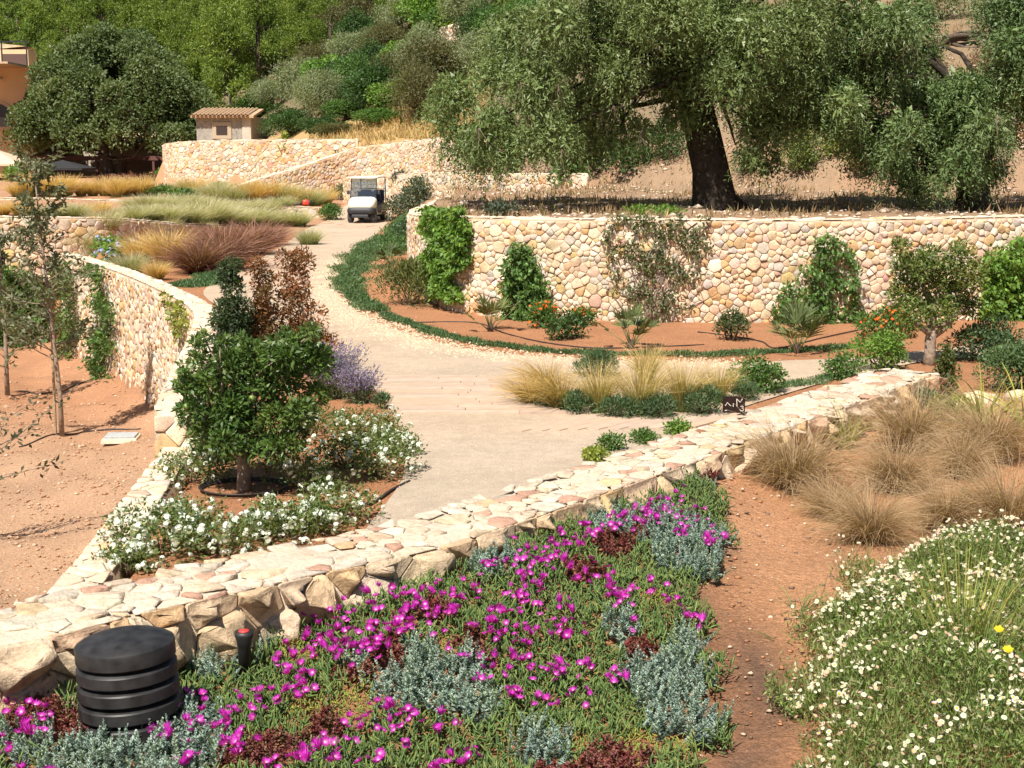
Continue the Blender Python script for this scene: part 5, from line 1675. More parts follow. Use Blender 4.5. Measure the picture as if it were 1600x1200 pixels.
# shrubs on the dry bank under the olives
shrub('shrub', 'loose green bush on the dry bank between the two big olives', 1250, 272, 72, 84, G_OLIVE + G_YEL[:1], 0.14, 0.045, 0.7, ymin=38, upright=True)
shrub('young_fig', 'young dark broad-leaved tree below the olive crown at the low wall', 893, 292, 56, 60, G_MID, 0.22, 0.15, 0.7, ymin=42, upright=True, cat='tree')
shrub('shrub', 'wispy bush on the dry bank right of the big olive trunk', 1165, 285, 60, 50, G_GREY, 0.14, 0.03, 0.25, ymin=38, upright=True)
shrub('shrub', 'dark bush in the shade left of the big olive trunk', 980, 268, 80, 46, G_DARK, 0.2, 0.10, 0.8, ymin=42)
shrub('shrub', 'small drooping tree at the left end of the big olive crown', 795, 292, 46, 90, G_OLIVE, 0.15, 0.05, 0.7, ymin=40, upright=True)
for i, (px, py, wp, hp, c, t) in enumerate(((880, 262, 90, 60, G_DARK, 'dark bush under the left side of the big olive crown'), (930, 272, 90, 56, G_MID, 'dark bush under the middle of the big olive crown'), (1040, 250, 80, 56, G_DARK, 'dark bush directly behind the big olive trunk'),
        (1310, 246, 50, 40, G_YEL, 'yellowish scrub bush on the dry bank below the dark olive crown'), (1350, 262, 60, 22, [(0.40, 0.30, 0.14), (0.30, 0.26, 0.10)], 'straw-coloured bush low on the dry bank'), (1380, 228, 70, 60, G_MID, 'green scrub bush behind the dark olive at the bank'),
        (1185, 215, 90, 50, G_OLIVE, 'grey-green bush higher on the bank behind the big olive'), (1290, 185, 100, 60, G_DARK, 'dark bush high on the bank between the two olives'), (1440, 110, 80, 40, [(0.30, 0.22, 0.12), (0.22, 0.20, 0.09)], 'dry brown scrub on the slope left of the fallen trunk'), (1545, 110, 80, 30, [(0.34, 0.20, 0.14), (0.26, 0.16, 0.10)], 'reddish dry stalks on the slope below the fallen trunk'), (1600, 40, 90, 60, G_GREY, 'grey scrub on the slope at the upper right corner'), (1470, 30, 90, 60, G_GREY, 'grey bush above the fallen trunk on the slope'))):
    shrub('scrub_bush', t, px, py, wp, hp, c, 0.16, 0.055, 0.7, ymin=41, group='scrub on the dry bank')
r = np.random.default_rng(121)
n = 2600
px = r.uniform(700, 1640, n); y = r.uniform(31.5, 62, n); x = (px - 800) / FPX * y
ok = inside(x, y, P_OLIVE) & (seg_dist(x, y, WR) > 0.7)
x, y = x[ok], y[ok]
z = H(x, y)
V, F, C = [], [], []
ico = np.array([(0, 0, 1), (.9, 0, .4), (.28, .85, .45), (-.72, .53, .4), (-.72, -.53, .4), (.28, -.85, .45), (0, 0, -.6)])
icf = np.array([(0, 1, 2), (0, 2, 3), (0, 3, 4), (0, 4, 5), (0, 5, 1), (6, 2, 1), (6, 3, 2), (6, 4, 3), (6, 5, 4), (6, 1, 5)])
for i in range(len(x)):
    sc = r.uniform(0.02, 0.09) * (1.8 if r.uniform() < 0.06 else 1)
    V.append((ico * (1 + r.normal(0, 0.15, (7, 3)))) * sc * np.array([1.2, 1, 0.7]) + np.array([x[i], y[i], z[i]])); F.append(icf + 7 * i); C.append(np.tile(np.array([0.58, 0.47, 0.36]) * r.uniform(0.75, 1.1), (7, 1)))
o = part('pebbles', mesh_np('pebbles', np.concatenate(V), np.concatenate(F), np.concatenate(C)), None, M_STONE_FAR, kind='stuff')
o['label'] = 'pale stones strewn over the dry ground under the olives'
# dry grass on the bank
n = 20000
px = r.uniform(690, 1660, n); y = r.uniform(35, 72, n); x = (px - 800) / FPX * y
clus = np.sin(x * 1.1 + 2 * np.sin(y * 0.6)) + np.sin(y * 0.9 + x * 0.4)
ok = (clus + r.normal(0, 0.5, n) > 0.0) & inside(x, y, P_OLIVE)
x, y = x[ok], y[ok]
g = leaf_geo(np.stack([x, y, H(x, y) - 0.02], -1), r.normal(0, 0.45, (len(x), 3)) + np.array([0, 0, 1.0]), r.uniform(0.1, 0.34, len(x)), 0.035, r, pal(r, len(x), [(0.42, 0.29, 0.15), (0.34, 0.22, 0.12), (0.22, 0.21, 0.09), (0.28, 0.17, 0.10)], 0.18))
o = part('dry_grass', leaf_mesh('dry_grass', [g]), None, M_BLADE, kind='stuff')
o['label'] = 'tufts of dry grass on the bank under the olives'
n = 6000
x = r.uniform(-12, -1, n); y = r.uniform(76, 93, n)
ok = inside(x, y, P_UP) & (seg_dist(x, y, WB) > 0.4) & (seg_dist(x, y, WA) > 0.4)
x, y = x[ok], y[ok]
g = leaf_geo(np.stack([x, y, H(x, y) - 0.02], -1), r.normal(0, 0.4, (len(x), 3)) + np.array([0, 0, 1.0]), r.uniform(0.3, 0.75, len(x)), 0.07, r, pal(r, len(x), [(0.52, 0.37, 0.16), (0.44, 0.30, 0.13), (0.58, 0.45, 0.22)], 0.12))
o = part('dry_grass', leaf_mesh('dry_grass', [g]), None, M_BLADE, kind='stuff')
o['label'] = 'strip of straw-coloured dry grass above the golden wall'

# ------------------------------------------------------------------ near bed: succulent carpet
BED_PX = [(0, 1060), (60, 1085), (130, 1110), (330, 1030), (440, 965), (600, 885), (740, 822), (900, 765), (985, 735), (1060, 745), (1120, 800), (1135, 850), (1130, 900), (1095, 930), (1100, 1000), (1110, 1060), (1130, 1120), (1100, 1160), (1090, 1260), (-60, 1260), (-60, 1080)]
BED_W = [tuple(at_z(px, py, 0.76)) for px, py in BED_PX]
def disc(px, py, rpx, kind):
    x, y = at_z(px, py, 0.78)
    return (x, y, rpx * (1.22 if kind == 'blue' else 1.1) * y / FPX, kind)
PATCH = [disc(*d) for d in ((1070, 882, 70, 'blue'), (1120, 800, 26, 'blue'), (1090, 775, 20, 'blue'), (1040, 1060, 58, 'blue'), (1070, 1110, 50, 'blue'), (1080, 1010, 26, 'blue'), (680, 1075, 62, 'blue'), (620, 1095, 45, 'blue'), (740, 1095, 40, 'blue'),
                            (960, 865, 34, 'blue'), (720, 905, 46, 'blue'), (760, 930, 40, 'blue'), (250, 1180, 90, 'blue'), (130, 1190, 50, 'blue'), (340, 1040, 32, 'blue'), (390, 1020, 24, 'blue'), (310, 1030, 26, 'blue'), (850, 1160, 40, 'blue'), (970, 1000, 26, 'blue'), (40, 1175, 40, 'blue'), (890, 835, 24, 'blue'), (560, 1060, 22, 'blue'),
                            (600, 1060, 40, 'red'), (560, 1070, 30, 'red'), (680, 1000, 24, 'red'), (640, 1010, 22, 'red'), (740, 1030, 26, 'red'), (960, 895, 34, 'red'), (905, 935, 30, 'red'), (1000, 1020, 24, 'red'), (60, 1130, 40, 'red'), (110, 1150, 34, 'red'), (420, 1180, 48, 'red'), (370, 1190, 30, 'red'), (960, 1185, 60, 'red'), (1110, 795, 24, 'red'), (870, 1200, 34, 'red'), (1000, 880, 20, 'red'), (190, 1150, 24, 'red'), (505, 1140, 26, 'red'), (880, 1010, 16, 'red'),
                            (460, 1030, 34, 'lime'), (560, 1105, 40, 'lime'), (690, 1035, 26, 'lime'), (1030, 960, 30, 'lime'), (1000, 1140, 36, 'lime'), (900, 1150, 28, 'lime'), (1060, 1150, 30, 'lime'), (480, 1110, 30, 'lime'))]
def kind_at(x, y, r):
    """which plant grows where in the carpet"""
    k = np.zeros(len(x), dtype=int)                      # 0 ice plant, 1 blue, 2 red, 3 lime
    wob = 0.35 * np.sin(x * 9 + 2 * np.sin(y * 7)) + 0.25 * np.sin(y * 13 + x * 5)
    best = np.full(len(x), 1.0)
    for (cx, cy, R, kd) in PATCH:
        d = np.hypot(x - cx, (y - cy) * 0.62) / R + wob * 0.35 + r.normal(0, 0.10, len(x))
        m = d < best
        best = np.where(m, d, best)
        k = np.where(m, {'blue': 1, 'red': 2, 'lime': 3}[kd], k)
    return k
def bed_height(x, y):
    return 0.085 + 0.045 * np.sin(x * 4.1 + 1.5 * np.sin(y * 3)) * np.sin(y * 3.7 + np.sin(x * 5)) + 0.032 * np.sin(x * 13 + 3 * np.sin(y * 5)) * np.sin(y * 11 + 2 * np.sin(x * 7))
def fingers(r, B, D, L, W, cols):
    """three-sided fleshy leaves"""
    n = len(B)
    D = unit(D)
    a = unit(np.cross(D, unit(r.normal(0, 1, (n, 3))))); b = np.cross(D, a)
    L = np.broadcast_to(L, (n,))[:, None]; W = np.broadcast_to(W, (n,))[:, None]
    ring = [a * math.cos(t) + b * math.sin(t) for t in (0, 2.094, 4.189)]
    V = np.stack([B + ring[0] * W * .35, B + ring[1] * W * .35, B + ring[2] * W * .35,
                  B + D * L * .6 + ring[0] * W * .5, B + D * L * .6 + ring[1] * W * .5, B + D * L * .6 + ring[2] * W * .5, B + D * L], 1).reshape(-1, 3)
    i = np.arange(n)[:, None] * 7
    Q = np.concatenate([np.concatenate([i + j, i + (j + 1) % 3, i + 3 + (j + 1) % 3, i + 3 + j], 1) for j in range(3)])
    Tt = np.concatenate([np.concatenate([i + 3 + j, i + 3 + (j + 1) % 3, i + 6], 1) for j in range(3)])
    return V, Q, Tt, np.repeat(cols, 7, axis=0)
r = np.random.default_rng(131)
bx = np.array(BED_W)
x0, y0 = bx.min(0); x1, y1 = bx.max(0)
def scatter(n, r, keep):
    x = r.uniform(x0, x1, n); y = r.uniform(y0, y1, n)
    wx = x + 0.07 * np.sin(y * 9) + 0.04 * np.sin(y * 23 + x * 11)
    ok = inside(wx, y, BED_W)
    x, y = x[ok], y[ok]
    k = kind_at(x, y, r)
    return x, y, k
X, Y, K = scatter(105000, r, None)
Zg = H(X, Y)
ice = (K == 0)
ice &= np.random.default_rng(3).uniform(0, 1, len(X)) < 0.85
xi, yi = X[ice], Y[ice]
hh = bed_height(xi, yi)
Bp = np.stack([xi, yi, Zg[ice] + hh * r.uniform(0.15, 1.0, len(xi))], -1)
cI = pal(r, len(xi), [(0.085, 0.15, 0.04), (0.135, 0.205, 0.052), (0.058, 0.105, 0.03), (0.18, 0.22, 0.06)], 0.15)
gI = fingers(r, Bp, r.normal(0, 0.6, (len(xi), 3)) + np.array([0, 0, 0.9]), r.uniform(0.035, 0.07, len(xi)), 0.0105, cI)
ice_root = thing('ice_plant', 'carpet of trailing ice plant with magenta flowers filling the foreground bed', 'flowers', Vector((0.0, 8.0, h1(0, 8.0))))
off = np.array(ice_root.location)
part('foliage', mesh_np('foliage', gI[0] - off, [gI[1], gI[2]], gI[3], smooth=True), ice_root, M_FAT, kind='stuff')

def daisy(name, n, R, w, cup, cols, mid, midr, seed=1, layers=2):
    r = np.random.default_rng(seed)
    V, F, C = [], [], []
    for l in range(layers):
        for k in range(n):
            a = 6.283 * (k + 0.5 * l) / n + r.normal(0, 0.06)
            d = np.array([math.cos(a), math.sin(a), 0]); e = np.array([-math.sin(a), math.cos(a), 0]); u = np.array([0, 0, 1.0])
            up = cup * (1 + 0.7 * l) * r.uniform(0.7, 1.3)
            RR = R * r.uniform(0.88, 1.08)
            i0 = len(V)
            p0 = d * midr * 0.6; p1 = d * RR * 0.6 + u * up * RR * 0.45; p2 = d * RR + u * up * RR
            V += [p0 - e * w * .3, p0 + e * w * .3, p1 + e * w * .5, p2, p1 - e * w * .5]
            F.append((i0, i0 + 1, i0 + 2, i0 + 4)); F.append((i0 + 4, i0 + 2, i0 + 3, i0 + 3))
            c = np.array(cols[k % len(cols)]) * r.uniform(0.85, 1.1)
            C += [np.array(mid) * 0.5 + c * 0.5] * 2 + [c, c, c]
    Q = np.array([f for f in F if f[2] != f[3]]); Tt = np.array([f[:3] for f in F if f[2] == f[3]])
    b = len(V)
    for k in range(8):
        a = 6.283 * k / 8
        V.append(np.array([math.cos(a) * midr, math.sin(a) * midr, 0.002])); C.append(np.array(mid))
    V.append(np.array([0, 0, midr * 0.6])); C.append(np.array(mid))
    T2 = np.array([(b + k, b + (k + 1) % 8, b + 8) for k in range(8)])
    me = mesh_np(name, np.array(V), [Q, np.concatenate([Tt, T2])], np.array(C))
    me.materials.append(M_PETAL)
    return me
MAG = [(0.56, 0.02, 0.46), (0.64, 0.035, 0.54), (0.48, 0.015, 0.40)]
FL_ICE = [daisy('flower', 17, 0.0265, 0.0068, c, MAG, (0.78, 0.55, 0.62), 0.006, s) for c, s in ((0.35, 1), (0.8, 2), (1.5, 3))]
FLW = [(940, 775, 24, 8), (975, 765, 26, 10), (1010, 765, 26, 10), (1045, 785, 26, 9), (960, 800, 30, 9), (1000, 790, 26, 8), (890, 815, 30, 8), (850, 840, 24, 6), (620, 925, 34, 8), (560, 955, 30, 8), (500, 985, 30, 8), (690, 900, 24, 5), (780, 880, 24, 5), (920, 850, 24, 6), (1080, 830, 24, 6), (860, 905, 26, 6), (810, 925, 26, 6), (650, 975, 30, 7), (560, 1020, 30, 5), (880, 985, 24, 5), (760, 1030, 24, 5), (490, 980, 40, 9), (545, 975, 34, 8), (600, 970, 30, 8), (520, 1005, 40, 9), (465, 1010, 26, 4), (570, 990, 24, 4), (640, 915, 30, 6), (600, 920, 26, 5), (670, 910, 18, 4), (640, 945, 22, 5), (700, 950, 16, 5), (735, 922, 20, 6), (590, 1005, 18, 4), (440, 1055, 30, 8), (470, 1060, 24, 5), (415, 1085, 20, 4), (480, 1070, 12, 3),
       (300, 1110, 40, 8), (350, 1095, 34, 8), (270, 1115, 24, 5), (330, 1140, 30, 5), (375, 1120, 24, 5), (20, 1095, 30, 6), (35, 1130, 26, 5), (65, 1110, 10, 2), (20, 1180, 24, 3), (70, 1190, 12, 2), (300, 1165, 16, 3), (385, 1160, 20, 4),
       (600, 1115, 26, 6), (640, 1110, 12, 3), (675, 1115, 14, 3), (610, 1140, 20, 4), (560, 1110, 16, 3), (720, 1120, 8, 1), (735, 1155, 10, 2), (700, 1170, 18, 4), (570, 1175, 18, 3), (490, 1160, 22, 5), (520, 1175, 16, 3), (440, 1190, 20, 4), (610, 1190, 16, 2), (470, 1195, 14, 3),
       (800, 950, 24, 6), (785, 970, 24, 6), (760, 985, 20, 4), (830, 940, 18, 4), (860, 870, 24, 6), (880, 830, 30, 7), (850, 860, 20, 4), (840, 885, 16, 3), (925, 885, 24, 7), (900, 895, 12, 2), (960, 770, 34, 8), (1000, 760, 34, 8), (1040, 770, 24, 6), (985, 785, 34, 6), (935, 785, 24, 5), (1050, 800, 34, 7), (1000, 805, 30, 5), (1120, 840, 14, 5), (1090, 815, 16, 3), (920, 810, 20, 4), (950, 830, 20, 3),
       (970, 930, 18, 6), (1005, 915, 18, 4), (955, 920, 10, 2), (830, 960, 20, 3), (880, 965, 20, 5), (820, 1000, 22, 4), (840, 995, 18, 3), (790, 1020, 24, 6), (770, 990, 16, 3), (890, 1035, 22, 6), (870, 1050, 16, 4), (840, 1045, 14, 3), (905, 1080, 20, 4), (830, 1080, 22, 5), (800, 1075, 10, 2), (970, 1045, 12, 3), (950, 1055, 8, 2), (1060, 945, 16, 3), (1080, 950, 8, 2), (985, 960, 18, 2), (1030, 925, 12, 2), (1095, 970, 6, 1), (750, 1055, 16, 3), (720, 1010, 14, 2), (760, 885, 14, 3), (790, 875, 14, 3), (815, 850, 18, 3), (690, 1185, 12, 2), (540, 1150, 10, 1)]
r = np.random.default_rng(141)
ICE = []
fp = np.array([(px + sp * 1.6 * q * math.cos(a), py + sp * 0.9 * q * math.sin(a)) for px, py, sp, n in FLW for a, q in zip(r.uniform(0, 6.283, int(n * 1.75 + 0.5)), np.sqrt(r.uniform(0, 1, int(n * 1.75 + 0.5))))])
def at_zs(P, z):
    u = 600.0 - P[:, 1]
    dx, dy, dz = P[:, 0] - 800.0, FPX * CP + u * SP, -FPX * SP + u * CP
    t = (z - CAM[2]) / dz
    return dx * t, dy * t
fx, fy = at_zs(fp, 0.85)
for _ in range(2):
    fx, fy = at_zs(fp, H(fx, fy) + 0.15)
fz = H(fx, fy) + bed_height(fx, fy) * 0.75 + r.uniform(0.05, 0.085, len(fx))
for k in range(len(fx)):
    ICE.append((float(fy[k]), FL_ICE[r.choice(3, p=[0.66, 0.26, 0.08])], (fx[k] - off[0], fy[k] - off[1], fz[k] - off[2]), (r.normal(0.5, 0.3), r.normal(-0.12, 0.3), r.uniform(0, 6.28)), r.uniform(0.62, 0.92)))
ICE.sort(key=lambda q: q[0])
for q in ICE[:300]:
    part('flower', q[1], ice_root, loc=q[2], rot=q[3], scale=q[4])
VV, FF, CC, b0 = [], [], [], 0
for q in ICE[300:]:
    me = q[1]
    v = np.empty(len(me.vertices) * 3, dtype=np.float32); me.vertices.foreach_get('co', v)
    cc = np.empty(len(me.vertices) * 4, dtype=np.float32); me.color_attributes['Col'].data.foreach_get('color', cc)
    M = np.array(Matrix.Rotation(q[3][2], 3, 'Z') @ Matrix.Rotation(q[3][1], 3, 'Y') @ Matrix.Rotation(q[3][0], 3, 'X'))
    VV.append(v.reshape(-1, 3) * q[4] @ M.T + np.array(q[2])); CC.append(cc.reshape(-1, 4)[:, :3])
    FF += [tuple(i + b0 for i in p.vertices) for p in me.polygons]
    b0 += len(me.vertices)
if VV:
    part('far_flowers', mesh_np('far_flowers', np.concatenate(VV), [np.array([t for t in FF if len(t) == 4]), np.array([t for t in FF if len(t) == 3])], np.concatenate(CC)), ice_root, M_PETAL, kind='stuff')

# blue stonecrop: upright bottle-brush shoots
def shoots(r, x, y, z, hts, rad, cols, per=70, wide=0.42):
    n = len(x)
    t = r.uniform(0.1, 1.0, (n, per)); a = r.uniform(0, 6.283, (n, per))
    ax = unit(np.stack([r.normal(0, 0.3, n), r.normal(0, 0.3, n), np.ones(n)], -1))
    base = np.stack([x, y, z], -1)
    B = base[:, None, :] + ax[:, None, :] * (hts[:, None] * t)[..., None]
    d = np.stack([np.cos(a), np.sin(a), 0.55 + 0.9 * (t - 0.3)], -1)
    taper = np.clip(1.25 - t, 0.35, 1)
    L = (rad[:, None] * taper).ravel()
    c = pal(r, n, cols, 0.12)
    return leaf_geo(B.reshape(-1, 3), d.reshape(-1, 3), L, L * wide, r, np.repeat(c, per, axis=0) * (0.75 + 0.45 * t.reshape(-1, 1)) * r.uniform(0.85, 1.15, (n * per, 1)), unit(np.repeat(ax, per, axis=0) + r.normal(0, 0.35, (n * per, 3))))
m = np.where(K == 1)[0]
m = m[np.random.default_rng(4).uniform(0, 1, len(m)) < 0.16]
r = np.random.default_rng(151)
hb = bed_height(X[m], Y[m])
root = thing('stonecrop', 'patches of blue-green stonecrop with upright shoots among the magenta flowers', 'succulent', Vector((1.2, 8.2, h1(1.2, 8.2))))
off = np.array(root.location)
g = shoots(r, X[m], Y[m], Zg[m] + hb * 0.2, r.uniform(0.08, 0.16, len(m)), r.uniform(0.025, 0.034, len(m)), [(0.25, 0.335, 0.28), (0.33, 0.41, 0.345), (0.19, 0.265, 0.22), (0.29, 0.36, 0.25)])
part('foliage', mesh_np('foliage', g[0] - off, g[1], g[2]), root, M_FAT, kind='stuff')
# red rosettes
m = np.where(K == 2)[0]
m = m[np.random.default_rng(5).uniform(0, 1, len(m)) < 0.20]
root = thing('red_sedum', 'patches of dark red rosette sedum low between the stonecrop', 'succulent', Vector((-0.6, 6.9, h1(-0.6, 6.9))))
off = np.array(root.location)
g = shoots(r, X[m], Y[m], Zg[m] + 0.05, r.uniform(0.04, 0.08, len(m)), r.uniform(0.024, 0.034, len(m)), [(0.16, 0.035, 0.03), (0.22, 0.06, 0.045), (0.11, 0.028, 0.025), (0.20, 0.10, 0.06)], per=26, wide=0.55)
part('foliage', mesh_np('foliage', g[0] - off, g[1], g[2]), root, M_FAT, kind='stuff')
# lime sedum
m = np.where((K == 3))[0]
root = thing('lime_sedum', 'small lime green mossy patches of sedum in the foreground bed', 'succulent', Vector((-1.4, 7.0, h1(-1.4, 7.0))))
off = np.array(root.location)
g = fingers(r, np.stack([X[m], Y[m], Zg[m] + bed_height(X[m], Y[m]) * r.uniform(0.2, 0.9, len(m))], -1), r.normal(0, 0.6, (len(m), 3)) + np.array([0, 0, 1]), r.uniform(0.015, 0.03, len(m)), 0.007, pal(r, len(m), [(0.16, 0.24, 0.05), (0.24, 0.30, 0.06), (0.30, 0.27, 0.05)], 0.12))
part('foliage', mesh_np('foliage', g[0] - off, [g[1], g[2]], g[3]), root, M_FAT, kind='stuff')

# ------------------------------------------------------------------ near bed: brown sedges, iris, fleabane
for i, (px, py, h, t) in enumerate(((1240, 765, 118, 'brown sedge tussock nearest the magenta flowers'), (1425, 705, 96, 'brown sedge tussock against the wall beside the striped iris'),
                                    (1400, 770, 90, 'brown sedge tussock in the middle of the group, right of the soil gap'), (1360, 850, 96, 'brown sedge tussock just above the white daisies, leaning down the slope'),
                                    (1550, 720, 96, 'brown sedge tussock below the yellow-green strap leaves'), (1575, 830, 110, 'brown sedge tussock at the picture edge above the daisies'),
                                    (1480, 830, 92, 'brown sedge tussock between the edge one and the leaning one'), (1500, 745, 70, 'smaller brown sedge tussock behind the middle of the group'), (1300, 815, 70, 'low matted sedge tussock at the orange soil edge'))):
    tussock('sedge_tussock', t, px, py, h * 1.0, SEDGE, 'brown sedge tussocks', i, 6, 1.0, 0.50)
def straps(name, label, px, py, h, n, cb, ct, w, seed, ymin=6, t0=(0.1, 0.9), droop=(0.3, 1.5), cat='plant'):
    r = np.random.default_rng(seed)
    p = gp(px, py, ymin)
    hh = h * p.y / FPX
    o = thing(name, label, cat, p)
    g = blades(r, n, (hh * 0.7, hh * 1.25), 0.06, t0, droop, w, cb, ct, seg=6)
    part('leaves', leaf_mesh('leaves', [g]), o, M_BLADE)
    return o
straps('striped_iris', 'pale yellow-striped iris clump between the wall and the brown sedges', 1322, 702, 82, 90, (0.30, 0.32, 0.07), (0.62, 0.58, 0.28), 0.016, 161)
straps('day_lily', 'yellow-green strap-leaved clump near the boulders at the right', 1535, 672, 92, 46, (0.20, 0.28, 0.05), (0.42, 0.42, 0.08), 0.026, 162)
straps('day_lily', 'yellow-green strap-leaved clump cut by the right picture edge', 1600, 672, 90, 36, (0.20, 0.28, 0.05), (0.45, 0.42, 0.08), 0.026, 163)
straps('grass_clump', 'thin green weed clump alone on the orange soil', 1250, 960, 62, 12, (0.10, 0.16, 0.04), (0.24, 0.28, 0.10), 0.010, 164)
straps('grass_clump', 'small green weed blades at the edge of the white daisies', 1225, 1000, 36, 7, (0.12, 0.17, 0.06), (0.26, 0.28, 0.12), 0.009, 165, t0=(0.6, 1.3))
shrub('small_plant', 'dark little conifer-like plant against the wall behind the striped iris', 1322, 650, 40, 46, G_MID, 0.05, 0.010, 1.0, ymin=9, upright=True, cat='plant')
shrub('small_plant', 'grey-green low plant behind the sedges at the wall end', 1440, 640, 60, 30, SPIRE, 0.05, 0.014, 0.7, ymin=9, spiky=True, cat='plant')
shrub('small_plant', 'green weedy plant between the boulders and the sedges', 1490, 660, 80, 40, G_MID + G_YEL, 0.06, 0.02, 0.6, ymin=9, spiky=True, cat='plant')

FB_PX = [(1245, 1010), (1265, 960), (1310, 920), (1370, 880), (1440, 858), (1520, 850), (1700, 845), (1760, 1300), (1330, 1300), (1300, 1230), (1270, 1140), (1245, 1070)]
FB = [tuple(at_z(px, py, 0.92)) for px, py in FB_PX]
r = np.random.default_rng(171)
fb = np.array(FB)
def fbs(n, r):
    x = r.uniform(fb[:, 0].min(), fb[:, 0].max(), n); y = r.uniform(fb[:, 1].min(), fb[:, 1].max(), n)
    ok = inside(x + 0.10 * np.sin(y * 7) + 0.07 * np.sin(y * 17 + x * 9) + r.normal(0, 0.05, n), y + 0.12 * np.sin(x * 6) + r.normal(0, 0.06, n), FB)
    x, y = x[ok], y[ok]
    d = seg_dist(x, y, FB, True)
    mound = 0.06 + 0.34 * np.clip(d / 0.6, 0, 1) ** 0.7 + 0.07 * np.sin(x * 5 + 1.5 * np.sin(y * 4)) * np.sin(y * 5.5 + np.sin(x * 7)) + 0.03 * np.sin(x * 19) * np.sin(y * 17)
    mound = np.clip(mound, 0.03, None)
    return x, y, mound
fx, fy, fm = fbs(120000, r)
root = thing('fleabane', 'mound of white and pink daisies filling the lower right corner', 'flowers', Vector((2.9, 7.4, h1(2.9, 7.4))))
off = np.array(root.location)
Bf = np.stack([fx, fy, H(fx, fy) + fm * np.sqrt(r.uniform(0.05, 1, len(fx)))], -1)
g1 = leaf_geo(Bf - off, r.normal(0, 0.6, (len(fx), 3)) + np.array([0, 0, 0.7]), r.uniform(0.022, 0.045, len(fx)), 0.0082, r, pal(r, len(fx), [(0.15, 0.235, 0.05), (0.23, 0.31, 0.08), (0.10, 0.165, 0.04), (0.30, 0.28, 0.14)], 0.18))
sx, sy, sm = fbs(9000, r)
g2 = leaf_geo(np.stack([sx, sy, H(sx, sy) + sm * 0.5], -1) - off, r.normal(0, 0.35, (len(sx), 3)) + np.array([0, 0, 1.0]), r.uniform(0.1, 0.24, len(sx)), 0.0042, r, pal(r, len(sx), [(0.16, 0.22, 0.06), (0.28, 0.24, 0.11), (0.22, 0.28, 0.07)], 0.15))
part('foliage', leaf_mesh('foliage', [g1, g2]), root, M_LEAF, kind='stuff')
FL_D = [daisy('flower', 12, 0.0135, 0.0055, 0.1, [(0.80, 0.79, 0.76)], (0.75, 0.55, 0.06), 0.0055, 11, 1),
        daisy('flower', 12, 0.0115, 0.0055, 0.5, [(0.75, 0.58, 0.60), (0.70, 0.45, 0.50)], (0.6, 0.4, 0.1), 0.004, 12, 1),
        daisy('flower', 12, 0.0125, 0.0055, -0.3, [(0.80, 0.77, 0.75), (0.78, 0.70, 0.70)], (0.7, 0.55, 0.1), 0.005, 13, 1)]
dx, dy, dm = fbs(9500, r)
kd = (np.sin(dx * 4 + 2 * np.sin(dy * 3)) * np.sin(dy * 4.7 + np.sin(dx * 6)) + r.normal(0, 0.45, len(dx))) > -0.1
dx, dy, dm = dx[kd], dy[kd], dm[kd]
dz_ = H(dx, dy)
cand = [(g_, a, b, c) for g_, a, b, c in zip(dz_, dx, dy, dm) if -20 < to_px((a, b, 1.05))[0] < 1620 and to_px((a, b, 1.05))[1] < 1215]
big = cand[:len(cand)]
pick = np.random.default_rng(8).permutation(len(big))
for q, i in enumerate(pick[:300]):
    g_, a, b, c = big[i]
    z = g_ + c + r.uniform(0.02, 0.07)
    part('flower', FL_D[r.choice(3, p=[0.55, 0.2, 0.25])], root, loc=(a - off[0], b - off[1], z - off[2]), rot=(r.normal(0.3, 0.45), r.normal(-0.1, 0.45), r.uniform(0, 6.28)), scale=r.uniform(0.8, 1.15))
# the smaller and farther ones, joined
VV, QQ, TT, CC, b0 = [], [], [], [], 0
def small_daisy(seed, col):
    n = 8
    V = [np.array([0, 0, 0.003])] + [np.array([math.cos(6.283 * k / n) * 0.0125, math.sin(6.283 * k / n) * 0.0125, 0.001 * (k % 2)]) for k in range(n)]
    return np.array(V), np.array([(0, 1 + k, 1 + (k + 1) % n) for k in range(n)]), np.array([(0.72, 0.58, 0.12)] + [col] * n)
for i in pick[300:2500]:
    g_, a, b, c = big[i]
    V, Tt, Cc = small_daisy(i, [(0.80, 0.79, 0.76), (0.78, 0.68, 0.68), (0.62, 0.38, 0.40)][r.choice(3, p=[.5, .3, .2])])
    M = np.array(Matrix.Rotation(r.normal(0.3, 0.5), 3, 'X') @ Matrix.Rotation(r.normal(0, 0.5), 3, 'Y'))
    sc = r.uniform(0.55, 0.95)
    VV.append(V * sc @ M.T + np.array([a, b, g_ + c * r.uniform(0.85, 1.1) + 0.03]) - off); TT.append(Tt + b0); CC.append(Cc); b0 += len(V)
part('small_flowers', mesh_np('small_flowers', np.concatenate(VV), np.concatenate(TT), np.concatenate(CC)), root, M_PETAL, kind='stuff')
straps('grass_clump', 'yellowish tuft of grass growing out of the white daisies', 1500, 1110, 240, 150, (0.17, 0.20, 0.05), (0.42, 0.40, 0.10), 0.0075, 166, t0=(0.05, 0.45), droop=(0.1, 0.7))
for px, py, lbl in ((1552, 1020, 'upper yellow buttercup-like flower standing among the white daisies'), (1566, 1054, 'lower yellow buttercup-like flower standing among the white daisies')):
    p = gp(px, py + 130, 5)
    o = thing('yellow_flower', lbl, 'flower', p)
    part('bloom', daisy('bloom', 6, 0.022, 0.022, 0.4, [(0.82, 0.58, 0.02)], (0.8, 0.5, 0.02), 0.008, 21, 1), o, loc=(0, 0, 0.46), rot=(0.5, 0, 0))
    MB().tube([(0, 0, 0), (0.01, 0, 0.2), (0, 0, 0.46)], 0.003, 5).build('stem', M_STALK, o)
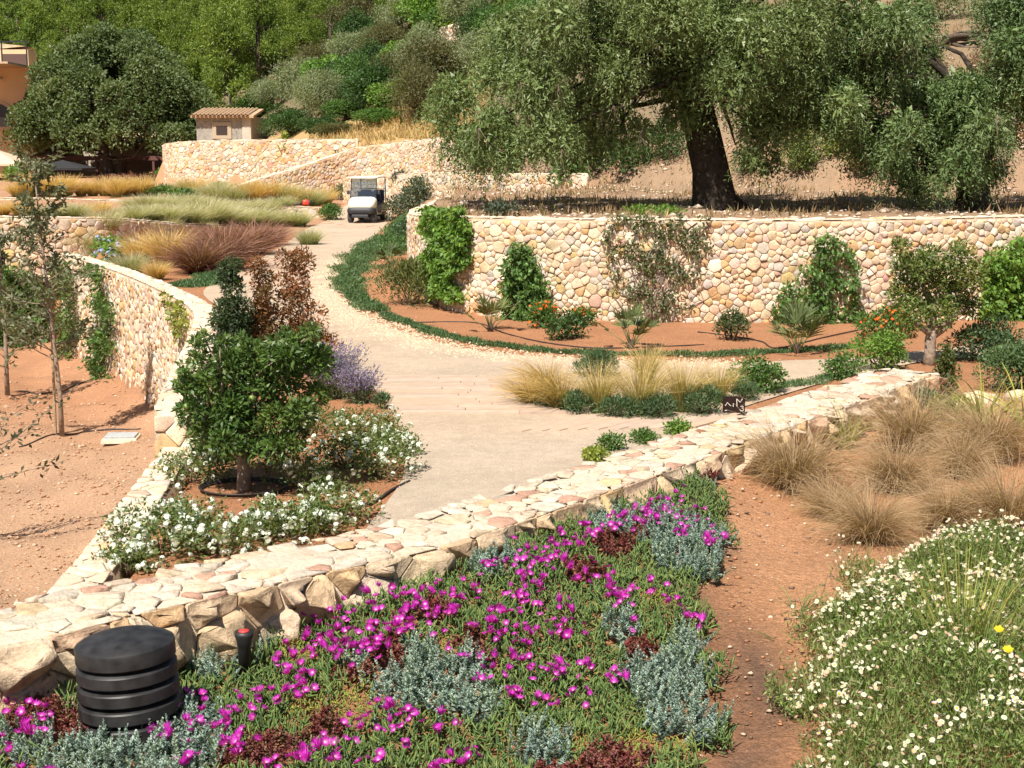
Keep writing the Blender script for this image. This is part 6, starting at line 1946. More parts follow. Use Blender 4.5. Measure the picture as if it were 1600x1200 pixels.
straps('grass_clump', 'single broad green grass blades crossing the daisies near the picture edge', 1515, 1150, 270, 7, (0.12, 0.20, 0.05), (0.20, 0.28, 0.09), 0.014, 167, t0=(0.05, 0.35), droop=(0.1, 0.5))

# clods and pebbles on the bare soil of the near bed and the sunken garden
def clods(name, label, n, area, seed, lo, hi, col):
    r = np.random.default_rng(seed)
    x, y = area(r, n)
    z = H(x, y)
    n = len(x)
    sc = lo * (hi / lo) ** (r.uniform(0, 1, n) ** 2.2)
    V = (ico[None] * (1 + r.normal(0, 0.18, (n, 7, 3)))) * sc[:, None, None] * np.array([1.2, 1.0, 0.7]) + np.stack([x, y, z], -1)[:, None, :]
    F = (icf[None] + 7 * np.arange(n)[:, None, None]).reshape(-1, 3)
    c = np.array(col)[r.integers(0, len(col), n)] * r.uniform(0.8, 1.15, (n, 1))
    o = part(name, mesh_np(name, V.reshape(-1, 3), F, np.repeat(c, 7, axis=0)), None, M_STONE_FAR, kind='stuff')
    o['label'] = label
def near_soil(r, n):
    x = r.uniform(0.6, 6, n); y = r.uniform(6, 16, n)
    ok = inside(x, y, P_BED)
    return x[ok], y[ok]
def low_soil(r, n):
    px = r.uniform(-40, 300, n); y = 16 + 24 * r.uniform(0, 1, n) ** 1.5; x = (px - 800) / FPX * y
    ok = inside(x, y, P_LOW)
    return x[ok], y[ok]
def left_soil(r, n):
    px = r.uniform(230, 640, n); y = r.uniform(11, 22, n); x = (px - 800) / FPX * y
    ok = ~inside(x, y, P_LOW) & ~inside(x, y, ROAD) & ~inside(x, y, P_BED)
    return x[ok], y[ok]
clods('soil_clods', 'crumbs and pale grit on the orange soil strip in the foreground', 9500, near_soil, 5, 0.0035, 0.022, [(0.42, 0.20, 0.10), (0.34, 0.16, 0.09), (0.55, 0.42, 0.30), (0.20, 0.14, 0.10)])
clods('soil_clods', 'clods of dry soil in the sunken garden', 5000, low_soil, 6, 0.012, 0.05, [(0.47, 0.28, 0.17), (0.42, 0.23, 0.13), (0.55, 0.40, 0.28)])
clods('soil_clods', 'crumbs of red soil between the white-flowered bushes', 2600, left_soil, 7, 0.006, 0.03, [(0.40, 0.19, 0.10), (0.36, 0.16, 0.08), (0.52, 0.38, 0.26)])
# ------------------------------------------------------------------ built things
# paving planks across the road
M_PLANK = [mat_plain(f'paving_plank_{i}', c, 0.9, spec=0.2, noise=0.10, nscale=5, bump=0.004) for i, c in enumerate(((0.45, 0.335, 0.25), (0.48, 0.365, 0.275), (0.43, 0.325, 0.25), (0.46, 0.335, 0.24)))]
r = np.random.default_rng(181)
def plank_mesh(L, W):
    b = MB()
    b.box((0, 0, 0), (L, W, 0.04), taper=(0.995, 0.97))
    return b.mesh('plank')
PLK = [plank_mesh(L, 0.185) for L in (0.9, 1.2, 1.5)]
pv = bpy.data.objects.new('paving', None)
COL.objects.link(pv)
pv['kind'] = 'structure'
pv['label'] = 'bands of long pale paving planks laid into the gravel road'
yA, yB = at_z(700, 645, 0.02)[1], at_z(700, 588, 0.02)[1]
npl = 0
k = 0
y = yA
while y < yB:
    xl = at_z(np.interp(y, [yA, yB], [612, 582]), 600, 0.0)[0] * 0 + (np.interp(y, [yA, yB], [612, 578]) - 800) / FPX * y
    xr = (np.interp(y, [yA, yA + (yB - yA) * 0.45, yB], [800, 800, 660]) - 800) / FPX * y + r.uniform(-0.25, 0.35)
    x = xl + r.uniform(-0.1, 0.5) * 0.4
    while x < xr:
        i = r.integers(0, 3); L = (0.9, 1.2, 1.5)[i]
        o = part('plank', PLK[i].copy(), pv, M_PLANK[r.integers(0, 4)], loc=(x + L / 2, y, h1(x + L / 2, y) + 0.019 + r.uniform(0, 0.006)), rot=(0, 0, r.normal(0, 0.004)))
        x += L + 0.012
        npl += 1
    y += 0.195
ang = math.atan2(0.8, 0.66)
s0 = Vector((*at_z(815, 672, 0), 0)); s1 = Vector((*at_z(1130, 664, 0), 0))
nb = int((s1 - s0).length / 0.24)
for j in range(nb):
    c = s0.lerp(s1, j / nb)
    L = 1.5
    i = 2
    cx, cy = c.x + math.cos(ang) * 0.55 + r.uniform(-0.1, 0.1), c.y + math.sin(ang) * 0.5
    part('plank', PLK[i].copy(), pv, M_PLANK[r.integers(0, 4)], loc=(cx, cy, h1(cx, cy) + 0.012 + r.uniform(0, 0.004)), rot=(0, 0, ang + 0.01 * r.normal()))
# upper paving beside the purple grass
yA, yB = gp(420, 446, 28).y, gp(420, 404, 28).y
y = yA
while y < yB:
    xl = (np.interp(y, [yA, yB], [352, 410]) - 800) / FPX * y; xr = (np.interp(y, [yA, yB], [430, 470]) - 800) / FPX * y
    x = xl + r.uniform(0, 0.3)
    while x < xr:
        i = r.integers(0, 3); L = (0.9, 1.2, 1.5)[i]
        part('plank', PLK[i].copy(), pv, M_PLANK[r.integers(0, 4)], loc=(x + L / 2, y, h1(x + L / 2, y) + 0.020 + r.uniform(0, 0.004)))
        x += L + 0.015
    y += 0.36
# loose gravel margin along the bend
n = 9000
P = np.array(spline(gl((560, 400, 28), (527, 440, 26), (538, 472, 22), (590, 505, 20), (680, 535, 18), (780, 553, 18), (900, 563, 18), (1050, 567, 18), (1180, 568, 17)), 10))
d = np.concatenate([[0], np.cumsum(np.hypot(*np.diff(P, axis=0).T))])
u = r.uniform(0, d[-1], n)
x = np.interp(u, d, P[:, 0]) + r.normal(-0.15, 0.33, n); y = np.interp(u, d, P[:, 1]) + r.normal(-0.25, 0.33, n)
z = H(x, y) + 0.02
tet = np.array([(0.9, 0, 0), (-0.5, 0.8, 0), (-0.5, -0.8, 0), (0, 0, 0.8)])
tf = np.array([(0, 1, 3), (1, 2, 3), (2, 0, 3)])
sc = r.uniform(0.012, 0.035, n)
a = r.uniform(0, 6.283, n)
V = (tet[None] * sc[:, None, None])
V = np.stack([V[..., 0] * np.cos(a)[:, None] - V[..., 1] * np.sin(a)[:, None] + x[:, None], V[..., 0] * np.sin(a)[:, None] + V[..., 1] * np.cos(a)[:, None] + y[:, None], V[..., 2] + z[:, None]], -1).reshape(-1, 3)
F = (tf[None] + 4 * np.arange(n)[:, None, None]).reshape(-1, 3)
o = part('gravel', mesh_np('gravel', V, F, np.repeat(np.array([0.55, 0.42, 0.29]) * r.uniform(0.75, 1.2, (n, 1)), 4, axis=0)), None, M_STONE_FAR, kind='stuff')
o['label'] = 'loose pale gravel along the road bend'

n = 9000
pxr = r.uniform(560, 1250, n); y = r.uniform(11.5, 23, n); x = (pxr - 800) / FPX * y
ok = inside(x, y, ROAD)
x, y = x[ok], y[ok]
n = len(x)
sc = 0.004 * (4.0 ** (r.uniform(0, 1, n) ** 2))
a = r.uniform(0, 6.283, n)
V = tet[None] * sc[:, None, None]
V = np.stack([V[..., 0] * np.cos(a)[:, None] - V[..., 1] * np.sin(a)[:, None] + x[:, None], V[..., 0] * np.sin(a)[:, None] + V[..., 1] * np.cos(a)[:, None] + y[:, None], V[..., 2] + (H(x, y) + 0.021)[:, None]], -1).reshape(-1, 3)
F = (tf[None] + 4 * np.arange(n)[:, None, None]).reshape(-1, 3)
o = part('gravel', mesh_np('gravel', V, F, np.repeat(np.array([(0.58, 0.46, 0.34), (0.36, 0.28, 0.21), (0.50, 0.38, 0.28)])[r.integers(0, 3, n)], 4, axis=0)), None, M_STONE_FAR, kind='stuff')
o['label'] = 'loose grit scattered over the road surface'

# ---- black louvred vent and riser
M_BLACK = mat_plain('black_plastic', (0.022, 0.021, 0.021), 0.5, spec=0.4, noise=0.6, nscale=14, bump=0.0012)
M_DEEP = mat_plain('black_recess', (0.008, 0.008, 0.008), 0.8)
pv_ = gp(208, 1150, 4)
base = Vector((pv_.x, pv_.y, pv_.z))
R = 80 * base.y / FPX * 1.0
ht_ = 172 * base.y / FPX
o = thing('louvred_vent', 'black plastic louvred cylinder standing in the flower bed before the wall', 'vent', base)
o.rotation_euler = (0.0, -0.05, 0)
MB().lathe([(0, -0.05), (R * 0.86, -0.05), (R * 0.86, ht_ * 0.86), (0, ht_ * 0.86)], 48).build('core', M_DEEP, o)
nr = 5
pitch = ht_ * 0.86 / nr
for k in range(nr):
    z1 = ht_ * 0.86 - k * pitch
    zb = z1 - pitch * 0.70
    RR = R * (1.0 + 0.012 * k) * 0.995
    if k == 0:
        prof = [(0, ht_ * 0.985), (R * 0.3, ht_ * 0.978), (R * 0.55, ht_ * 0.962), (R * 0.78, ht_ * 0.935), (R * 0.93, ht_ * 0.905), (R * 0.985, ht_ * 0.888), (R * 1.0, ht_ * 0.87), (R * 0.997, zb + 0.003), (R * 0.985, zb), (R * 0.86, zb + 0.006)]
        MB().lathe(prof, 64).build('lid', M_BLACK, o, True).modifiers.new('split', 'EDGE_SPLIT').split_angle = 0.5
    else:
        prof = [(R * 0.85, z1 + 0.012), (RR * 0.975, z1), (RR * 0.998, z1 - 0.006), (RR * 1.002, zb + 0.004), (RR * 0.99, zb), (R * 0.86, zb + 0.008)]
        MB().lathe(prof, 64).build('ring', M_BLACK, o, True).modifiers.new('split', 'EDGE_SPLIT').split_angle = 0.5
MB().lathe([(R * 0.86, 0.02), (R * 1.06, 0.015), (R * 1.07, -0.06), (R * 0.86, -0.06)], 48).build('foot', M_BLACK, o, True)
pr = gp(370, 1062, 4)
pr = Vector((pr.x + 0.06, pr.y - 0.10, h1(pr.x + 0.06, pr.y - 0.10)))
o = thing('sprinkler_riser', 'thin black irrigation riser with red cap beside the wall', 'sprinkler', pr)
s = pr.y / FPX
hh = 92 * s
MB().lathe([(0, 0), (10.5 * s, 0), (10.5 * s, hh * 0.70), (12 * s, hh * 0.72), (12 * s, hh * 0.80), (15.5 * s, hh * 0.90), (15.5 * s, hh * 0.97), (0, hh * 0.97)], 24).build('body', M_BLACK, o, True)
MB().lathe([(0, hh * 1.0), (8 * s, hh * 0.995), (9.5 * s, hh * 0.97), (0, hh * 0.95)], 20).build('cap', mat_plain('red_plastic', (0.55, 0.05, 0.045), 0.45), o, True)

# ---- the little dark metal sign on the wall
sx, sy = at_z(1143, 645, W1Z)
o = thing('metal_sign', 'small dark bent metal sign with thin pale strokes on the wall top', 'sign', Vector((sx, sy - 0.12, W1Z + 0.03)), -0.10)
s = sy / FPX
w, hh = 35 * s, 24 * s
M_RUST = mat_plain('dark_steel', (0.022, 0.012, 0.010), 0.9, metal=0.0, spec=0.1, noise=0.3, nscale=20)
M_INK = mat_plain('pale_paint', (0.62, 0.55, 0.46), 0.6)
lean = Matrix.Rotation(0.18, 3, 'X')
MB().box((0, 0, hh / 2), (w, 0.006, hh)).build('panel', M_RUST, o, rot=(-0.12, 0, 0))
MB().box((0, -0.03, 0.003), (w * 0.98, 0.075, 0.005)).build('foot_plate', M_RUST, o)
def stroke(pts):
    b = MB()
    b.tube([(x * w - w / 2, -0.006, hh * (1 - y)) for x, y in pts], 0.0035, 5)
    return b
for pts in (((0.12, 0.62), (0.22, 0.40), (0.30, 0.55), (0.38, 0.63)), ((0.48, 0.45), (0.47, 0.68)), ((0.62, 0.16), (0.64, 0.66)), ((0.62, 0.16), (0.78, 0.38), (0.88, 0.14)),
            ((0.80, 0.66), (0.88, 0.62), (0.93, 0.68), (0.86, 0.76), (0.93, 0.80), (0.92, 0.92), (0.82, 0.95), (0.76, 0.86)), ((0.10, 0.93), (0.20, 0.93))):
    stroke(pts).build('letter_stroke', M_INK, o, rot=(-0.12, 0, 0))

# ---- boulders at the right
for i, (px, py, w, h, t) in enumerate(((1530, 632, 70, 24, 'largest pale boulder at the right behind the strap-leaved clump'), (1500, 640, 40, 22, 'pale boulder left of the largest one'), (1588, 628, 40, 22, 'pale boulder at the right picture edge'), (1505, 690, 44, 22, 'pale rock low between the strap leaves and the sedges'))):
    p = gp(px, py, 9)
    s = p.y / FPX
    rr_ = np.random.default_rng(400 + i)
    n1, n2 = 14, 8
    V, F = [], []
    for a in range(n2 + 1):
        el = -0.5 * math.pi + math.pi * a / n2
        for b in range(n1):
            az = 6.283 * b / n1
            q = Vector((math.cos(el) * math.cos(az), math.cos(el) * math.sin(az), math.sin(el)))
            m_ = 1 + 0.28 * mnoise.fractal(q * 1.7 + Vector((i * 9.1, 3, 1)), 1.0, 2.0, 3)
            V.append((q.x * w * s * 0.5 * m_, q.y * w * s * 0.42 * m_, q.z * h * s * 0.6 * m_ + h * s * 0.25))
    for a in range(n2):
        for b in range(n1):
            c = (b + 1) % n1
            F.append((a * n1 + b, a * n1 + c, (a + 1) * n1 + c, (a + 1) * n1 + b))
    single('boulder', mesh_np('boulder', np.array(V), np.array(F), np.tile(np.array([0.60, 0.46, 0.31]), (len(V), 1)), True), M_STONE, t, 'rock', 'boulders', p)

# ---- golf cart
def golf_cart():
    p = gp(574, 347, 55)
    o = thing('golf_cart', 'white electric golf cart with dark seats coming down the road', 'cart', p, -0.13)
    W_ = mat_plain('cart_white', (0.72, 0.70, 0.58), 0.3, noise=0.03)
    DK = mat_plain('cart_dark', (0.03, 0.031, 0.035), 0.55)
    TY = mat_plain('tyre', (0.05, 0.052, 0.058), 0.8)
    SE = mat_plain('seat_vinyl', (0.035, 0.05, 0.10), 0.5)
    RM = mat_plain('wheel_rim', (0.55, 0.56, 0.57), 0.35, metal=0.8)
    BE = mat_plain('cart_beige', (0.55, 0.47, 0.38), 0.5)
    LT = mat_plain('lamp_glass', (0.55, 0.57, 0.60), 0.1)
    GL = bpy.data.materials.new('windscreen_glass')
    t, N, L, P = nt(GL)
    tr = N.new('ShaderNodeBsdfTransparent'); tr.inputs[0].default_value = (0.62, 0.68, 0.70, 1)
    gs = N.new('ShaderNodeBsdfGlossy'); gs.inputs['Roughness'].default_value = 0.03
    ms = N.new('ShaderNodeMixShader'); ms.inputs[0].default_value = 0.16
    L.new(tr.outputs[0], ms.inputs[1]); L.new(gs.outputs[0], ms.inputs[2]); L.new(ms.outputs[0], N['Material Output'].inputs['Surface'])
    # front is -y; y from -1.25 (nose) to 1.35 (rear)
    def loft(sections, name, mat, **k):
        """sections: (y, half width, z low, z high, corner)"""
        V, F = [], []
        n = 16
        for (y, hw, z0, z1, e) in sections:
            for j in range(n):
                a = 6.283 * j / n
                cx, cz = math.cos(a), math.sin(a)
                qx = math.copysign(abs(cx) ** e, cx); qz = math.copysign(abs(cz) ** e, cz)
                V.append((hw * qx, y, (z0 + z1) / 2 + (z1 - z0) / 2 * qz))
        m = len(sections)
        for i in range(m - 1):
            for j in range(n):
                l = (j + 1) % n
                F.append((i * n + j, i * n + l, (i + 1) * n + l, (i + 1) * n + j))
        F.append(tuple(range(n - 1, -1, -1))); F.append(tuple(range((m - 1) * n, m * n)))
        return MB().add(V, F).build(name, mat, o, True, **k)
    loft([(-1.28, 0.40, 0.62, 0.80, 0.5), (-1.22, 0.52, 0.58, 0.90, 0.5), (-1.05, 0.58, 0.55, 1.00, 0.45), (-0.80, 0.59, 0.55, 1.08, 0.4), (-0.66, 0.59, 0.60, 1.12, 0.4), (-0.60, 0.57, 0.7, 1.10, 0.4)], 'hood', W_)
    loft([(-1.36, 0.42, 0.40, 0.62, 0.5), (-1.30, 0.57, 0.38, 0.66, 0.45), (-1.10, 0.60, 0.38, 0.66, 0.4), (-0.85, 0.60, 0.5, 0.62, 0.4)], 'bumper', DK)
    MB().box((0, -1.34, 0.30), (0.72, 0.10, 0.14)).build('lower_grille', DK, o, bevel=0.03)
    for sx_ in (-1, 1):
        h_ = MB().lathe([(0, -0.03), (0.085, -0.03), (0.095, 0.0), (0.07, 0.03), (0, 0.04)], 14).build('headlight', LT, o, True, loc=(sx_ * 0.40, -1.15, 0.86), rot=(1.05, 0, sx_ * 0.3), scale=(1.25, 0.75, 1))
    # floor, side sills, rear body
    MB().box((0, 0.05, 0.36), (1.12, 1.9, 0.09)).build('floor_pan', DK, o, bevel=0.02)
    for sx_ in (-1, 1):
        MB().prism([(-0.62, 0.34), (0.25, 0.34), (0.25, 0.42), (-0.5, 0.42), (-0.62, 0.62)], sx_ * 0.56 - 0.03, sx_ * 0.56 + 0.03).build('side_sill', BE, o, bevel=0.01)
        MB().prism([(0.20, 0.42), (1.30, 0.42), (1.34, 0.80), (0.28, 0.80), (0.16, 0.62)], sx_ * 0.575 - 0.025, sx_ * 0.575 + 0.025).build('side_panel', BE, o, bevel=0.015)
    MB().box((0, 0.78, 0.60), (1.08, 1.05, 0.36)).build('rear_body', W_, o, bevel=0.04)
    # seats: front bench and rear bench with rounded backs
    def rounded(name, c, size, mat, rot=(0, 0, 0)):
        q = MB().box((0, 0, 0), size).build(name, mat, o, True, bevel=min(size) * 0.42, loc=c, rot=rot)
        q.modifiers[-1].segments = 4
        return q
    rounded('seat', (0, 0.12, 0.80), (1.06, 0.50, 0.16), SE)
    for sx_ in (-0.28, 0.28):
        rounded('backrest', (sx_, 0.42, 1.08), (0.46, 0.14, 0.46), SE, (0.16, 0, 0))
    rounded('seat', (0, 0.86, 0.82), (1.06, 0.46, 0.16), SE)
    for sx_ in (-0.28, 0.28):
        rounded('backrest', (sx_, 1.14, 1.12), (0.46, 0.14, 0.50), SE, (0.16, 0, 0))
    for sx_ in (-1, 1):
        MB().tube([(sx_ * 0.55, 0.40, 0.82), (sx_ * 0.56, 0.40, 1.0), (sx_ * 0.56, 0.12, 1.02), (sx_ * 0.55, 0.05, 0.9)], 0.016, 6).build('armrest', DK, o, True)
    # dash and steering wheel
    MB().box((0, -0.56, 1.02), (1.08, 0.22, 0.18)).build('dashboard', DK, o, bevel=0.04)
    ring = [(0.28 + 0.17 * math.cos(a), -0.28 + 0.08 * math.sin(a), 1.14 + 0.15 * math.sin(a)) for a in np.linspace(0, 6.283, 21)]
    MB().tube(ring, 0.014, 6).build('steering_wheel', DK, o, True)
    MB().tube([(0.28, -0.28, 1.14), (0.28, -0.52, 0.95)], 0.02, 6).build('steering_column', DK, o, True)
    # posts, windscreen, roof
    for sx_ in (-1, 1):
        MB().tube([(sx_ * 0.555, -0.74, 1.02), (sx_ * 0.55, -0.60, 1.45), (sx_ * 0.54, -0.50, 1.88)], 0.022, 8).build('post', DK, o, True)
        MB().tube([(sx_ * 0.545, 1.24, 0.78), (sx_ * 0.545, 1.22, 1.35), (sx_ * 0.54, 1.16, 1.90)], 0.020, 8).build('post', DK, o, True)
        MB().box((sx_ * 0.66, -0.62, 1.28), (0.12, 0.05, 0.17)).build('mirror', DK, o, bevel=0.02)
    MB().tube([(-0.54, 1.22, 1.40), (0.54, 1.22, 1.40)], 0.014, 6).build('grab_rail', DK, o, True)
    g = MB().add([(-0.53, -0.745, 1.05), (0.53, -0.745, 1.05), (0.525, -0.515, 1.86), (-0.525, -0.515, 1.86), (-0.53, -0.738, 1.05), (0.53, -0.738, 1.05), (0.525, -0.508, 1.86), (-0.525, -0.508, 1.86)],
             [(0, 1, 2, 3), (7, 6, 5, 4), (0, 4, 5, 1), (1, 5, 6, 2), (2, 6, 7, 3), (3, 7, 4, 0)])
    g.build('windscreen', GL, o)
    MB().tube([(-0.54, -0.63, 1.46), (0.54, -0.63, 1.46)], 0.008, 5).build('windscreen_bar', DK, o, True)
    loft([(-0.80, 0.50, 1.875, 1.905, 0.35), (-0.76, 0.60, 1.865, 1.925, 0.35), (-0.3, 0.61, 1.88, 1.955, 0.35), (0.9, 0.61, 1.885, 1.965, 0.35), (1.32, 0.60, 1.875, 1.93, 0.35), (1.38, 0.52, 1.885, 1.915, 0.35)], 'roof', W_)
    # rear bag rack and rail
    MB().tube([(-0.5, 1.36, 0.72), (-0.5, 1.72, 0.72), (0.5, 1.72, 0.72), (0.5, 1.36, 0.72)], 0.018, 6).build('rear_rail', DK, o, True)
    MB().tube([(0.55, 1.30, 0.95), (0.60, 1.52, 0.95), (0.60, 1.56, 1.12)], 0.014, 6).build('rear_handle', DK, o, True)
    for (wx, wy) in ((-0.50, -0.92), (0.50, -0.92), (-0.50, 0.92), (0.50, 0.92)):
        ty = MB().lathe([(0.12, -0.10), (0.20, -0.105), (0.245, -0.08), (0.255, -0.03), (0.255, 0.03), (0.245, 0.08), (0.20, 0.105), (0.12, 0.10)], 26, axis='x').build('wheel', TY, o, True, loc=(wx, wy, 0.255))
        MB().lathe([(0, -0.07), (0.10, -0.085), (0.135, -0.10), (0.14, 0.10), (0.10, 0.085), (0, 0.07)], 18, axis='x').build('rim', RM, ty, True)
    for wy in (-0.92, 0.92):
        MB().tube([(-0.5, wy, 0.255), (0.5, wy, 0.255)], 0.035, 8).build('axle', DK, o, True)
golf_cart()

# ---- small red machine lying on the wall pillar
p = Vector((*at_z(478, 321, 1.10), 1.07))
o = thing('leaf_blower', 'small red garden blower lying on the wall near the cart', 'blower', p, 0.2)
MB().box((0, 0, 0.17), (0.36, 0.26, 0.26), taper=(0.75, 0.8)).build('housing', mat_plain('red_housing', (0.62, 0.06, 0.03), 0.4), o, True, bevel=0.07)
MB().lathe([(0, -0.1), (0.1, -0.1), (0.12, 0), (0.1, 0.1), (0, 0.1)], 14, axis='x').build('motor_cover', M_HOSE, o, True, loc=(0.18, 0, 0.16))
MB().tube([(-0.1, 0, 0.14), (-0.35, -0.02, 0.10), (-0.62, -0.03, 0.05)], [0.07, 0.055, 0.05], 10).build('nozzle', M_HOSE, o, True)
MB().tube([(-0.08, 0, 0.36), (0.0, 0, 0.42), (0.1, 0, 0.35)], 0.018, 6).build('handle', M_HOSE, o, True)

# ---- stone hut with tiled roof
M_HUT = mat_col('hut_stone', rough=0.92, nscale=1.2, namp=0.25, fscale=4.5, famp=0.35, bump=0.05, bscale=3.5, coords='World')
M_TILE = [mat_plain(f'clay_tile_{i}', c, 0.85, noise=0.25, nscale=3) for i, c in enumerate(((0.50, 0.37, 0.23), (0.56, 0.43, 0.28), (0.45, 0.30, 0.18)))]
def hut():
    y0 = 106.0
    s = y0 / FPX
    zb = 3.2 - 0.2
    L = at_y(306, 170, y0); R_ = at_y(391, 178, y0)
    zt_ = at_y(391, 181, y0)[2]
    zlow = 0.8
    o = thing('stone_hut', 'stone farm building with tiled roof and one small window behind the wall', 'building', Vector(((L[0] + R_[0]) / 2, y0, zlow)))
    wx = (R_[0] - L[0]); hgt = zt_ - zlow
    def colored(mb, name, col):
        me = mb.mesh(name, col=True)
        return me
    b = MB().box((0, 4.0, hgt / 2), (wx, 8.0, hgt), col=(0.33, 0.30, 0.26))
    part('wall', b.mesh('wall', col=True), o, M_HUT)
    MB().box((wx / 2 - 0.28, -0.02, hgt / 2), (0.62, 0.1, hgt - 0.02)).build('corner_stones', mat_plain('pale_dressed_stone', (0.47, 0.41, 0.34), 0.9, noise=0.2, nscale=1.5), o)
    cx = at_y(347, 210, y0)[0] - o.location.x; cz = at_y(347, 204, y0)[2] - zlow
    fr = MB().box((cx, -0.03, cz), (1.35, 0.10, 1.15)).build('window', mat_plain('sandstone_frame', (0.44, 0.35, 0.25), 0.9), o)
    MB().box((cx, -0.07, cz), (0.78, 0.06, 0.62)).build('pane', mat_plain('dark_pane', (0.05, 0.035, 0.03), 0.3), fr)
    # roof slope facing the camera, tiles in rows
    tile = MB()
    pr = [(0.13 * math.cos(a), 0.13 * math.sin(a)) for a in np.linspace(0, math.pi, 6)]
    V = [(x, -0.3, z) for x, z in pr] + [(x * 0.8, 0.35, z * 0.8) for x, z in pr]
    F = [(i, i + 1, i + 7, i + 6) for i in range(5)]
    tile.add(V, F)
    tm = tile.mesh('tile', True)
    MB().prism([(-0.45, hgt), (4.0, hgt + 0.62), (4.0, hgt + 0.47), (-0.45, hgt - 0.16)], -wx / 2 - 0.3, wx / 2 + 0.3).build('roof', M_TILE[2], o)
    roof = [c for c in o.children if c.name.startswith('roof')][0]
    rr_ = np.random.default_rng(3)
    sl = math.atan2(0.62, 4.45)
    for j in range(7):
        for i in range(int((wx + 0.5) / 0.29)):
            yy = -0.35 + j * 0.62
            part('tile', tm.copy() if False else tm, roof, M_TILE[rr_.integers(0, 3)] if not tm.materials else None, loc=(-wx / 2 - 0.1 + i * 0.29, yy, hgt + 0.03 + (yy + 0.45) * math.tan(sl)), rot=(sl, 0, rr_.normal(0, 0.03)))
hut()
# low long stone barn under the dome-shaped tree
def barn():
    y0 = 118.0
    A = at_y(95, 232, y0); B_ = at_y(272, 240, y0)
    zl = 1.2
    zt_ = at_y(180, 222, y0)[2]
    o = thing('stone_barn', 'long low stone building seen below the dome-shaped tree', 'building', Vector(((A[0] + B_[0]) / 2, y0, zl)))
    wx = B_[0] - A[0] + 6
    b = MB().box((0, 3, (zt_ - zl) / 2), (wx, 6, zt_ - zl), col=(0.45, 0.37, 0.30))
    part('wall', b.mesh('wall', col=True), o, M_HUT)
    MB().prism([(-0.4, zt_ - zl), (3, zt_ - zl + 0.9), (6.4, zt_ - zl), (6.4, zt_ - zl - 0.12), (-0.4, zt_ - zl - 0.12)], -wx / 2 - 0.2, wx / 2 + 0.2).build('roof', M_TILE[1], o)
    MB().box((3.6, -0.05, (zt_ - zl) / 2 + 0.1), (0.6, 0.08, zt_ - zl - 0.4)).build('pilaster', mat_plain('pale_pilaster', (0.55, 0.52, 0.48), 0.9), o)
    q = thing('timber_railing', 'dark red-brown railing along the foot of the long stone building', 'railing', Vector(((A[0] + B_[0]) / 2, y0 - 6, h1((A[0] + B_[0]) / 2, y0 - 6))))
    M_RB = mat_plain('red_brown_timber', (0.13, 0.05, 0.04), 0.7)
    MB().box((0, 0, 1.25), (wx * 0.9, 0.25, 0.32)).build('rail', M_RB, q)
    for k in range(7):
        MB().box((-wx * 0.43 + k * wx * 0.143, 0, 0.55), (0.16, 0.16, 1.1)).build('post', M_RB, q)
barn()
